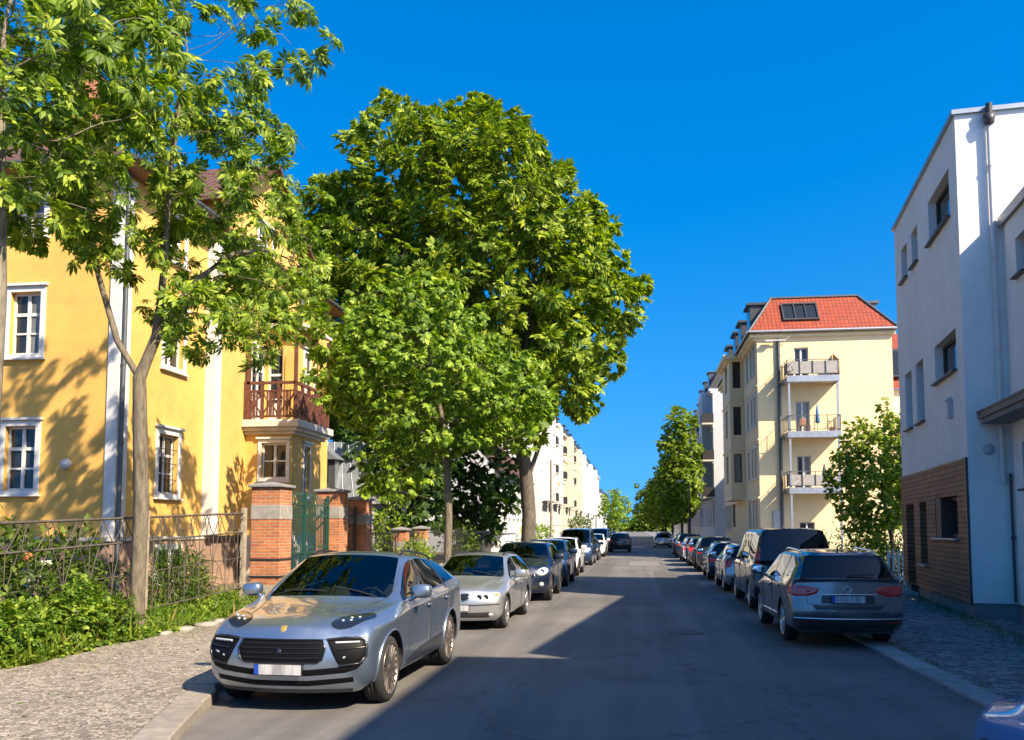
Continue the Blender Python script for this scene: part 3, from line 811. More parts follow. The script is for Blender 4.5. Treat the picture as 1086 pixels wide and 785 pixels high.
    rl.build('balcony_railing', 'wood_red', t)
    # upper bay behind the balcony
    ux, u0, u1, ut = 1.5, 8.4, 10.3, 9.0
    ub = MB(); facade(ub, V(rp, u0, 0), (1, 0, 0), ux-rp, 5.46, ut, [(.08, .62, 5.5, 8.15)], .16)
    facade(ub, V(ux, u0, 0), (0, 1, 0), u1-u0, 5.46, ut, [(.5, 1.4, 6.2, 8.1)], .16)
    ub.quad(V(ux, u1, 5.2), V(rp, u1, 5.2), V(rp, u1, ut), V(ux, u1, ut)); ub.build('upper_bay', 'yellow_light', t)
    window(t, V(rp, u0, 0), (1, 0, 0), (.08, .62, 5.5, 8.15), .16, rows=3, cols=1, name='balcony_door', sill=False, panel=.7)
    window(t, V(ux, u0, 0), (0, 1, 0), (.5, 1.4, 6.2, 8.1), .16, rows=3, sur=.12)
    an = MB()   # arched blind panel
    pts = [V(rp+.72, u0-.02, 5.6), V(rp+1.1, u0-.02, 5.6)]+[V(rp+.91+.19*math.cos(a), u0-.02, 7.7+.35*math.sin(a)) for a in [math.pi*k/8 for k in range(9)]]
    an.prism(pts, (0, -.02, 0)); an.build('arch_panel', 'yellow_render', t)
    cr = MB(); cr.prism([V(rp, u0-.4, 9.3), V(ux+.55, u0-.4, 8.75), V(ux+.55, u1+.3, 8.75), V(rp, u1+.3, 9.3)], (0, 0, .1)); 
    cr.prism([V(rp+.02, u0-.35, 9.0), V(ux+.4, u0-.35, 8.85), V(ux+.4, u0-.3, 8.85), V(rp+.02, u0-.3, 9.0)], (0, 0, -.16)); cr.build('bay_roof', 'stone_trim', t)
    door = MB()
    window(t, V(rp, ra, 0), (0, 1, 0), (2.2, 3.2, 5.5, 8.2), .02, cols=2, rows=3, name='balcony_door', sill=False, panel=.8)
    downpipe(t, [(rp+.1, rb+.12, EH), (rp+.1, rb+.12, .4)], .055, 'zinc_dark')
    la = MB(); la.lathe([(0, -.1), (.12, -.08), (.15, .0), (.0, .06)], (-1.25, -.1, 3.55), axis='y', n=14); la.build('wall_lamp', 'grey_paint', t)
    return t
yellow_house()

# ------------------------------------------------------------------ outbuilding with a zinc mansard
def outbuilding():
    t = thing('garden_outbuilding', 'low outbuilding with steep grey zinc roof and dark dormer behind the brick gate piers', 'outbuilding', (-17.2, 38.5, 0))
    w_ = MB(); facade(w_, (0, 0, 0), (1, 0, 0), 5.6, 0, 3.0, [(3.2, 4.4, .2, 2.3)]); facade(w_, (5.6, 0, 0), (0, 1, 0), 6, 0, 3.0)
    facade(w_, (0, 6, 0), (0, -1, 0), 6, 0, 3); facade(w_, (5.6, 6, 0), (-1, 0, 0), 5.6, 0, 3); w_.build('wall', 'grey_render', t)
    window(t, (0, 0, 0), (1, 0, 0), (3.2, 4.4, .2, 2.3), cols=2, rows=1, frame='wood_brown', name='door', panel=1.0, sill=False)
    rf = MB(); a = [V(-.3, -.3, 3), V(5.9, -.3, 3), V(5.9, 6.3, 3), V(-.3, 6.3, 3)]; c = [V(.9, 1.1, 5.9), V(4.7, 1.1, 5.9), V(4.7, 5, 5.9), V(.9, 5, 5.9)]
    for i in range(4): rf.quad(a[i], a[(i+1) % 4], c[(i+1) % 4], c[i])
    rf.quad(*c)
    for k in range(13):
        f = k/12; rf.tube([a[0].lerp(a[1], f), c[0].lerp(c[1], f)], .025, 4); rf.tube([a[1].lerp(a[2], f), c[1].lerp(c[2], f)], .025, 4)
    ro = rf.build('roof', 'zinc', t)
    dm = MB(); dm.box(2.0, 3.9, -.1, 2, 3.75, 5.0); dm.prism([V(1.8, -.3, 5.0), V(4.1, -.3, 5.0), V(2.95, -.3, 5.9)], (0, 3, 0), 1); dm.build('dormer', ['zinc_dark', 'zinc'], ro)
    g = MB(); g.box(2.3, 3.6, -.13, -.1, 4.0, 4.8); g.build('dormer_window', 'window_glass', ro)
outbuilding()

# ------------------------------------------------------------------ generic street houses
def street_house(name, label, x, y0, y1, side, storeys, fh, z0, wall, roof='tar_roof', roofh=2.0, trim='white_paint', depth=11, wins=None, bal=(), frame='white_paint', win_w=1.05, first=1.1, pair=False, gable_ops=(), bays=(), cornice=.35, group=None, base=None, glass='window_glass', mans=1.2):
    """side=+1: facade faces +X (left row); side=-1: faces -X (right row). origin = street corner nearest the camera"""
    t = thing(name, label, 'house', (x, y0, 0), 0, group)
    Ln = y1-y0; H = z0+storeys*fh
    P, d = (V(0, 0, 0), V(0, 1, 0)) if side > 0 else (V(0, Ln, 0), V(0, -1, 0))
    nw = wins or max(2, round(Ln/2.6)); ops = []
    for s in range(storeys):
        for k in range(nw):
            uc = Ln*(k+.5)/nw
            ops.append((uc-win_w/2, uc+win_w/2, z0+s*fh+.85, z0+s*fh+fh-.55))
    w_ = MB(); facade(w_, P, d, Ln, 0, H, ops, .22)
    Q = V(-depth if side > 0 else 0, 0, 0)
    facade(w_, Q, (1, 0, 0), depth, 0, H, gable_ops, .2)
    Q2 = V(0 if side > 0 else depth, Ln, 0); facade(w_, Q2, (-1, 0, 0), depth, 0, H)
    w_.build('wall', wall, t)
    for i, o in enumerate(ops[:96]):
        window(t, P, d, o, .22, frame=frame, cols=2, rows=2, fw=.07, sur=.12 if trim else 0, surmat=trim or 'white_paint', sill=True, head=True, glass=glass)
    for o in gable_ops: window(t, Q, (1, 0, 0), o, .2, cols=2, rows=1)
    c = MB(); n = d.cross(Z)
    for s in range(1, storeys):
        c.obox(P+Z*(z0+s*fh-.16)+n*.0, d*Ln, n*.09, Z*.16)
    c.obox(P+Z*(H-.45), d*Ln, n*.2, Z*.2); c.obox(P+Z*(H-.25), d*Ln, n*cornice, Z*.25)
    c.build('cornice', trim or wall, t)
    rf = MB(); dd = depth if side < 0 else -depth
    s_ = mans
    sx = -1 if side < 0 else 1
    p0 = [V(cornice*sx, 0, H), V(cornice*sx, Ln, H), V(dd, Ln, H), V(dd, 0, H)]
    p1 = [V(cornice*sx-sx*s_, .0+s_*.0, H+roofh), V(cornice*sx-sx*s_, Ln, H+roofh), V(dd+sx*s_, Ln, H+roofh), V(dd+sx*s_, 0, H+roofh)]
    for i in range(4):
        j = (i+1) % 4; f = [p0[i], p0[j], p1[j], p1[i]]
        rf.quad(*(f if side < 0 and False else f))
    rf.quad(*p1); ro = rf.build('roof', roof, t)
    for k in range(int(Ln//6)):
        yc = 3+k*6; dm = MB(); xx = (cornice*.4)*sx; ww = -sx*1.9
        dm.box(xx, xx+ww, yc-.8, yc+.8, H+.25, H+roofh-.25); dm.box(xx+.12*sx, xx+ww, yc-.9, yc+.9, H+roofh-.25, H+roofh-.15); dm.build('dormer', 'zinc_dark', ro)
        g = MB(); g.box(xx+.012*sx, xx+.002*sx, yc-.6, yc+.6, H+.5, H+roofh-.4); g.build('dormer_window', glass, ro)
    for k in range(2):
        ch = MB(); ch.cbox((dd*.45, Ln*(.3+.4*k), H+roofh+.5), (.6, 1.1, 1.6)); ch.build('chimney', 'brick', ro)
    for (u, s) in bal:     # balconies: slab, railing
        zf = z0+s*fh; uc = u; A = P+d*(uc-1.3)+Z*zf
        sl = MB(); sl.obox(A, d*2.6, n*1.1, Z*.16); bo = sl.build('balcony', 'stone_trim', t)
        rl = MB(); B = A+Z*.16
        rl.obox(B+n*1.04, d*2.6, n*.04, Z*.95); rl.obox(B, d*.04, n*1.04, Z*.95); rl.obox(B+d*2.56, d*.04, n*1.04, Z*.95); rl.build('balcony_railing', 'iron_dark', bo)
        if side > 0 and s == storeys-1 or (side > 0 and (int(u)+s) % 2 == 0):
            aw = MB(); C_ = A+Z*(fh-.55); aw.prism([C_, C_+n*1.25-Z*.55, C_+n*1.25-Z*.78, C_+n*1.2-Z*.57, C_-Z*.05], d*2.6); aw.build('awning', 'awning_ochre', bo)
    for (u0, u1, s0, s1, pr) in bays:
        bm = MB(); A = P+d*u0; za, zb = z0+s0*fh, z0+s1*fh
        bops = []
        for s in range(s0, s1): bops.append(((u1-u0)/2-.6, (u1-u0)/2+.6, z0+s*fh+.85, z0+(s+1)*fh-.55))
        facade(bm, A+n*pr, d, u1-u0, za, zb, bops, .2)
        bm.quad(A+Z*za, A+n*pr+Z*za, A+n*pr+Z*zb, A+Z*zb); E = P+d*u1
        bm.quad(E+n*pr+Z*za, E+Z*za, E+Z*zb, E+n*pr+Z*zb)
        bm.quad(A+Z*za, A+d*(u1-u0)+Z*za, A+d*(u1-u0)+n*pr+Z*za, A+n*pr+Z*za); bm.quad(A+Z*zb, A+n*pr+Z*zb, A+d*(u1-u0)+n*pr+Z*zb, A+d*(u1-u0)+Z*zb)
        bm.build('bay', wall, t)
        for o in bops: window(t, A+n*pr, d, o, .2, frame=frame, cols=2, rows=2, fw=.07)
    if base:
        bm = MB(); bm.obox(P-d*.04, d*(Ln+.08), n*.05, Z*z0); bm.build('plinth', base, t)
    return t

# left row beyond the trees
def gabled_house():
    t = thing('white_house', 'low white house with bare grey gable wall and dark eaves, behind the big street tree', 'house', (-10.2, 64, 0))
    H, Wd, Ln, rh = 6.6, 8, 21, 4.6
    ops = [(2.0+k*2.6, 3.0+k*2.6, z, z+1.5) for k in range(7) for z in (1.1, 4.3)]
    w_ = MB(); facade(w_, (0, 0, 0), (0, 1, 0), Ln, 0, H, ops); facade(w_, (-Wd, Ln, 0), (0, -1, 0), Ln, 0, H); w_.build('wall', 'facade_white', t)
    g = MB(); g.add([V(-Wd, 0, 0), V(0, 0, 0), V(0, 0, H), V(-Wd/2, 0, H+rh), V(-Wd, 0, H)], [(0, 1, 2, 3, 4)]); g.build('gable_wall', 'blue_grey_render', t); g = MB(); g.add([V(0, Ln, 0), V(-Wd, Ln, 0), V(-Wd, Ln, H), V(-Wd/2, Ln, H+rh), V(0, Ln, H)], [(0, 1, 2, 3, 4)])
    g.build('gable_wall', 'blue_grey_render', t)
    for o in ops: window(t, (0, 0, 0), (0, 1, 0), o, cols=2, rows=2, sur=.1)
    rf = MB(); s = .45
    for sg in (0, 1):
        x0 = s if sg == 0 else -Wd-s; z0 = H-s*rh/(Wd/2)
        rf.prism([V(x0, -.1, z0), V(-Wd/2, -.1, H+rh), V(-Wd/2, -.1, H+rh+.15), V(x0, -.1, z0+.15)], (0, Ln+.2, 0))
    ro = rf.build('roof', 'roof_tile_brown', t); gt = MB(); gutter(gt, V(s+.06, 0, H-s*rh/4+.02), V(s+.06, Ln, H-s*rh/4+.02)); gt.build('gutter', 'zinc_dark', ro)
    downpipe(t, [(.1, .1, H-.3), (.1, .1, 0)], .05, 'zinc_dark')
gabled_house()
LR = 'tall houses in the row on the left'
street_house('cream_house', 'cream four-storey house with projecting balconies and awnings, nearest tall one behind the big tree', -10.3, 97, 123, 1, 4, 3.35, 1.6, 'facade_cream', 'tar_roof', 1.6, 'white_paint', wins=9, bal=[(9, 1), (9, 2), (9, 3), (22.5, 1), (22.5, 2), (22.5, 3)], bays=[(1, 6, 1, 4, 1.1), (14, 19, 1, 4, .9)])
street_house('ochre_house', 'pale ochre four-storey house with white bands in the middle of the left row', -10.1, 123, 160, 1, 4, 3.35, 1.6, 'facade_ochre', 'roof_tile_brown', 1.6, 'white_paint', wins=11, bal=[(12, 1), (12, 2), (12, 3)], bays=[(5, 9, 1, 4, 1.0), (26, 30, 1, 4, 1.0)])
street_house('white_house', 'white four-storey house far down the left row, beyond the ochre one', -10.3, 160, 205, 1, 4, 3.45, 1.6, 'facade_white', 'tar_roof', 1.4, 'white_paint', wins=12, bays=[(4, 9, 1, 4, 1.0), (30, 35, 1, 4, 1.0)])
street_house('cream_house', 'pale house at the far end of the left row, beyond the plain white one', -9.9, 205, 240, 1, 4, 3.4, 1.6, 'facade_cream', 'tar_roof', 1.4, None, wins=9, bays=[(0.5, 5, 1, 4, .9)])
street_house('cream_house', 'small cream house at the far end of the street, left of its vanishing point', -9.8, 245, 300, 1, 3, 3.3, 1.5, 'facade_cream', 'tar_roof', 1.4, None, wins=8)

# ------------------------------------------------------------------ yellow apartment house on the right
def apartment():
    O = V(7.5, 56.5, 0); Wd, Ln, H = 8.0, 22, 14.05
    t = thing('yellow_apartment_house', 'pale yellow apartment house with red tiled mansard roof and three stacked balconies', 'apartment house', O)
    doors = [(2.22, 3.07, zf+.02, zf+2.05) for zf in (11.0, 7.65, 4.3)]+[(2.3, 3.2, .9, 2.3)]
    w_ = MB(); facade(w_, V(0, 0, 0), (1, 0, 0), Wd, 0, H, doors, .22)
    P, d = V(0, Ln, 0), V(0, -1, 0); n = V(-1, 0, 0)
    ops = []
    for zf in (1.1, 4.4, 7.7, 11.0):
        for yc in (1.5, 3.0, 4.9, 17.5, 19.2, 20.8): ops.append((Ln-yc-.42, Ln-yc+.42, zf+.75, zf+2.6))
    lg = []
    for zf in (1.1, 4.4, 7.7, 11.0): lg.append((Ln-16.2, Ln-14.0, zf+.9, zf+2.75))
    facade(w_, P, d, Ln, 0, H, ops+lg, .22); facade(w_, V(Wd, 0, 0), (0, 1, 0), Ln, 0, H); facade(w_, V(Wd, Ln, 0), (-1, 0, 0), Wd, 0, H)
    w_.build('wall', 'yellow_apartment', t)
    for o in ops: window(t, P, d, o, .22, cols=2, rows=2, sur=.13, surmat='white_paint')
    for o in lg: window(t, P, d, o, .22, cols=3, rows=1, frame='wood_brown', sill=False)
    for o in doors[:3]: window(t, V(0, 0, 0), (1, 0, 0), o, .22, cols=2, rows=1, frame='white_paint', fw=.07, name='balcony_door', sill=False)
    window(t, V(0, 0, 0), (1, 0, 0), doors[3], .22, cols=2, rows=1)
    # bay to the street
    by0, by1, pr, zb0, zb1 = 7.2, 12.4, .95, 3.9, 14.0
    bops = [(1.9, 3.3, zf+.7, zf+2.7) for zf in (4.4, 7.7, 11.0)]
    bm = MB(); A = V(-pr, by1, 0); facade(bm, A, d, by1-by0, zb0, zb1, bops, .3)
    sops = [(.2, .75, zf+.7, zf+2.7) for zf in (4.4, 7.7, 11.0)]
    facade(bm, V(-pr, by0, 0), (1, 0, 0), pr, zb0, zb1, sops, .2)
    bm.quad(V(0, by1, zb0), V(-pr, by1, zb0), V(-pr, by1, zb1), V(0, by1, zb1)); bm.quad(V(-pr, by0, zb0), V(-pr, by1, zb0), V(0, by1, zb0), V(0, by0, zb0)); bm.build('bay', 'yellow_apartment', t)
    for o in bops: window(t, A, d, o, .3, cols=2, rows=1, frame='wood_brown', sill=False)
    for o in sops: window(t, V(-pr, by0, 0), (1, 0, 0), o, .2, cols=1, rows=1, frame='wood_brown', sill=False)
    cr = MB()
    for (z, h, pj) in ((3.75, .14, .1), (7.35, .1, .06), (10.7, .1, .06), (13.55, .16, .22), (13.71, .3, .42)):
        y1 = by0-pr*0 if z > 3.9 else Ln
        cr.obox(V(0, Ln, z), d*Ln, n*pj, Z*h)
        if z > 3.8: cr.obox(V(-pr, by1+pj, z+.003), d*(by1-by0+2*pj), n*pj, Z*h); cr.box(-pr, 0, by0-pj, by0, z+.003, z+h+.003)
    cr.box(-.42, Wd+.2, -.12, 0, 13.71, 13.96); cr.build('cornice', 'yellow_apartment', t)
    # mansard
    e, rz = H+.02, 16.55
    a = [V(-.5, -.3, e), V(Wd+.35, -.3, e), V(Wd+.35, Ln, e), V(-.5, Ln, e)]; c = [V(1.15, 1.6, rz), V(Wd-1.6, 1.6, rz), V(Wd-1.6, Ln, rz), V(1.15, Ln, rz)]
    rf = MB()
    for i in range(4): rf.quad(a[i], a[(i+1) % 4], c[(i+1) % 4], c[i], 0)
    rf.quad(*c, 1); ro = rf.build('roof', ['roof_tile', 'tar_roof'], t)
    rg = MB(); rg.box(1.05, Wd-1.5, 1.5, 1.75, rz, rz+.1)
    for (p, q) in ((a[0], c[0]), (a[1], c[1])): rg.tube([p+Z*.02, q+Z*.05], .09, 6)
    rg.build('ridge_flashing', 'zinc_dark', ro)
    gt = MB(); gutter(gt, V(-.55, -.38, e-.03), V(Wd+.4, -.38, e-.03), .08); gt.build('gutter', 'zinc', ro); gt = MB(); gutter(gt, V(-.58, -.38, e-.03), V(-.58, Ln, e-.03), .08); gt.build('gutter', 'zinc', ro)
    # roof window strip lying in the front slope
    sl = lambda x, z, k=0: V(x, -.3+(z-e)/(rz-e)*1.9-k*.8, z+k*.6)
    fr = MB(); x0, x1, z0, z1 = 1.75, 3.75, 14.85, 15.95
    for (xa, xb, za, zb) in ((x0-.09, x0, z0-.09, z1+.09), (x1, x1+.09, z0-.09, z1+.09), (x0, x1, z0-.09, z0), (x0, x1, z1, z1+.09), (x0+.63, x0+.69, z0, z1), (x0+1.3, x0+1.36, z0, z1)):
        fr.prism([sl(xa, za, .0), sl(xb, za, 0), sl(xb, zb, 0), sl(xa, zb, 0)], (0, -.12, .09))
    so = fr.build('roof_window', 'frame_dark', ro); g = MB(); g.quad(sl(x0, z0, .06), sl(x1, z0, .06), sl(x1, z1, .06), sl(x0, z1, .06)); g.build('pane', 'window_glass', so)
    for (x, y, w2) in ((-.15, 2.6, 1), (-.15, 7.5, 1), (-.15, 11, 1), (-.15, 16, 1)):
        dm = MB(); dm.box(x, x+1.6, y-.9, y+.9, e+.2, rz-.35); dm.box(x-.2, x+1.6, y-1.05, y+1.05, rz-.35, rz-.2); do = dm.build('dormer', 'frame_dark', ro)
        g = MB(); g.box(x-.012, x-.002, y-.7, y+.7, e+.5, rz-.55); g.build('pane', 'window_glass', do)
    dm = MB(); dm.box(Wd-1.9, Wd-.1, 3.0, 5.0, e+.3, rz-.15); dm.box(Wd-2, Wd+.1, 2.9, 5.1, rz-.15, rz); dm.build('dormer', 'zinc_dark', ro)
    for y in (8, 15): ch = MB(); ch.box(3.2, 3.9, y, y+1.2, rz, rz+1.3); ch.build('chimney', 'brick', ro)
    # stacked balconies on galvanised posts
    rr = random.Random(4)
    for i, zf in enumerate((11.0, 7.65, 4.3)):
        sb = MB(); sb.box(1.55, 4.5, -1.55, -.01, zf-.2, zf-.02, 0); sb.box(1.5, 4.55, -1.6, -1.56, zf-.32, zf+.05, 1)
        sb.box(1.5, 1.54, -1.56, -.01, zf-.32, zf+.05, 1); sb.box(4.51, 4.55, -1.56, -.01, zf-.32, zf+.05, 1); bo = sb.build('balcony', ['stone_trim', 'zinc'], t)
        rl = MB()
        for (p, q) in (((1.52, -.05), (1.52, -1.57)), ((1.52, -1.57), (4.53, -1.57)), ((4.53, -1.57), (4.53, -.05))):
            A_, B_ = V(*p, 0), V(*q, 0)
            for z in (zf+1.0, zf+.16): rl.tube([A_+Z*z, B_+Z*z], .022, 6)
            l = (B_-A_).length; m = round(l/.75)
            for k in range(m+1): rl.tube([A_.lerp(B_, k/m)+Z*(zf-.1), A_.lerp(B_, k/m)+Z*(zf+1.0)], .022, 6)
            m2 = round(l/.13)
            if i == 1:
                for k in range(m2): rl.tube([A_.lerp(B_, k/m2)+Z*(zf+.16), A_.lerp(B_, k/m2)+Z*(zf+1.0)], .008, 4)
        rl.build('balcony_railing', 'zinc_dark', bo)
        if i != 1:
            sc = MB()
            sc.box(1.56, 4.5, -1.53, -1.515, zf+.18, zf+.92 if i == 0 else zf+.8); sc.box(1.56, 1.575, -1.5, -.2, zf+.18, zf+.9); sc.build('privacy_screen', 'awning', bo)
    for x in (1.62, 4.43):
        for y in (-1.48,): 
            po = MB(); po.box(x-.06, x+.06, y-.06, y+.06, 0, 11.0-.32); po.build('balcony_post', 'zinc', t)
    dv = MB(); dv.prism([V(4.5, -.05, 11.05), V(4.5, -1.5, 11.05), V(4.5, -1.3, 12.1), V(4.5, -.05, 12.6)], (.03, 0, 0)); dv.build('balcony_divider', 'wood_brown', t)
    downpipe(t, [(1.28, -.12, 13.6), (1.28, -.12, .2)], .1, 'zinc_dark')
    lm = MB(); lm.box(.55, 1.7, -.3, -.22, 13.45, 13.53); lm.box(.45, .95, -.45, -.15, 13.40, 13.5); lm.tube([(1.28, -.12, 13.3), (1.28, -.26, 13.45)], .04, 6); lm.tube([(1.55, -.26, 13.45), (1.95, -.3, 13.7)], .025, 5); lm.build('wall_lamp', 'grey_paint', t)
    bx = MB(); bx.box(.75, 1.2, -.12, 0, 1.9, 3.0); bx.build('meter_box', 'grey_paint', t)
    # what stands on the balconies
    def pot(x, y, z, s, lab):
        q = thing('potted_plant', lab, 'potted plant', O+V(x, y, z), 0)
        m = MB(); m.lathe([(0, 0), (.1*s, 0), (.14*s, .22*s), (.12*s, .22*s), (.1*s, .17*s), (0, .17*s)], n=12); m.build('pot', 'terracotta', q)
        leaf_ball('foliage', q, V(0, 0, .38*s), (.2*s, .2*s, .22*s), 60, .1*s, 'leaf_hedge', 31)
    pot(1.75, -1.25, 11.0, 1.6, 'bushy potted plant at the left end of the topmost balcony')
    pot(2.0, -1.3, 4.3, 1.2, 'small potted plant at the left end of the lowest balcony')
    pot(4.1, -1.2, 7.65, 1.3, 'potted plant at the right end of the middle balcony')
    def pchair(x, y, z, rz, lab):
        q = thing('balcony_chair', lab, 'chair', O+V(x, y, z), rz)
        m = MB(); m.box(-.22, .22, -.22, .22, .42, .46); m.build('seat', 'wood_brown', q); m = MB(); m.box(-.22, .22, .2, .24, .46, .9); m.build('backrest', 'wood_brown', q)
        for (a_, b_) in ((-1, -1), (1, -1), (-1, 1), (1, 1)): m = MB(); m.box(a_*.2-.02, a_*.2+.02, b_*.2-.02, b_*.2+.02, 0, .42); m.build('leg', 'wood_brown', q)
    pchair(2.6, -1.0, 7.65, .4, 'wooden chair on the middle balcony'); pchair(4.0, -.9, 4.3, -.6, 'wooden chair at the right end of the lowest balcony')
    q = thing('folded_parasol', 'folded blue parasol standing on the middle balcony', 'parasol', O+V(3.3, -1.1, 7.65))
    m = MB(); m.tube([(0, 0, 0), (0, 0, 1.75)], .02, 6); m.build('pole', 'white_paint', q); m = MB(); m.lathe([(.03, .55), (.14, .6), (.09, 1.2), (.03, 1.72)], n=10); m.build('canopy', 'blue_cloth', q)
    q = thing('folded_parasol', 'dark folded parasol standing on the lowest balcony', 'parasol', O+V(3.6, -1.2, 4.3))
    m = MB(); m.tube([(0, 0, 0), (0, 0, 1.5)], .02, 6); m.build('pole', 'white_paint', q); m = MB(); m.lathe([(.03, .35), (.2, .4), (.12, 1.0), (.03, 1.47)], n=10); m.build('canopy', 'dark_cloth', q)
m_plain('blue_cloth', (.04, .16, .36, 1), .8); m_plain('dark_cloth', (.04, .06, .08, 1), .8)
BUILD_LATE = [apartment]

street_house('white_house', 'white balconied apartment house past the yellow apartment, on the right of the street', 7.5, 89, 108, -1, 4, 3.6, 1.2, 'blue_grey_render', 'tar_roof', 2.2, 'white_paint', wins=7, bal=[(18.3, 1), (18.3, 2), (18.3, 3), (10, 1), (10, 2), (10, 3)], bays=[(12, 16.5, 1, 4, .9)])
street_house('grey_house', 'grey apartment house beyond the white balconied one, mostly hidden by the right street trees', 7.7, 108, 134, -1, 4, 3.5, 1.2, 'grey_render', 'tar_roof', 2.0, 'white_paint', wins=10)
street_house('cream_house', 'cream apartment house far down the right row, behind the farthest street trees', 7.7, 134, 190, -1, 4, 3.4, 1.2, 'cream_render', 'tar_roof', 1.8, None, wins=14)
# ochre house with tiled roof peeping out behind the apartment house
t = thing('ochre_house', 'ochre house with red roof peeping out right of the yellow apartment house', 'house', (19.0, 72, 0))
w_ = MB(); ops = [(1.0+k*2.4, 2.1+k*2.4, z, z+1.7) for k in range(4) for z in (2, 5.3, 8.6)]
facade(w_, (0, 0, 0), (1, 0, 0), 12, 0, 12.6, ops); facade(w_, (0, 12, 0), (0, -1, 0), 12, 0, 12.6); w_.build('wall', 'ochre_render', t)
for o in ops: window(t, (0, 0, 0), (1, 0, 0), o, cols=2, rows=1)
rf = MB(); rf.quad(V(-.4, -.4, 12.6), V(12, -.4, 12.6), V(12, 3.2, 17.6), V(-.4, 3.2, 17.6)); rf.quad(V(-.4, 12, 12.6), V(-.4, -.4, 12.6), V(-.4, 3.2, 17.6), V(-.4, 10, 17.6)); rf.quad(V(-.4, 3.2, 17.6), V(12, 3.2, 17.6), V(12, 10, 17.6), V(-.4, 10, 17.6)); ro = rf.build('roof', 'roof_tile', t)
dm = MB(); dm.box(.4, 3.2, -.1, 2.5, 13.6, 15.8); dm.build('dormer', 'frame_dark', ro); dm = MB(); dm.box(.6, 3.0, -.14, -.11, 13.8, 15.6); dm.build('dormer_window', 'window_glass', ro)
for z in (4.9, 8.2):
    bb = MB(); bb.box(.4, 3.4, -1.1, 0, z, z+.15); bb.box(.4, 3.4, -1.1, -1.05, z+.15, z+1.0); bb.build('balcony', 'wood_brown', t)

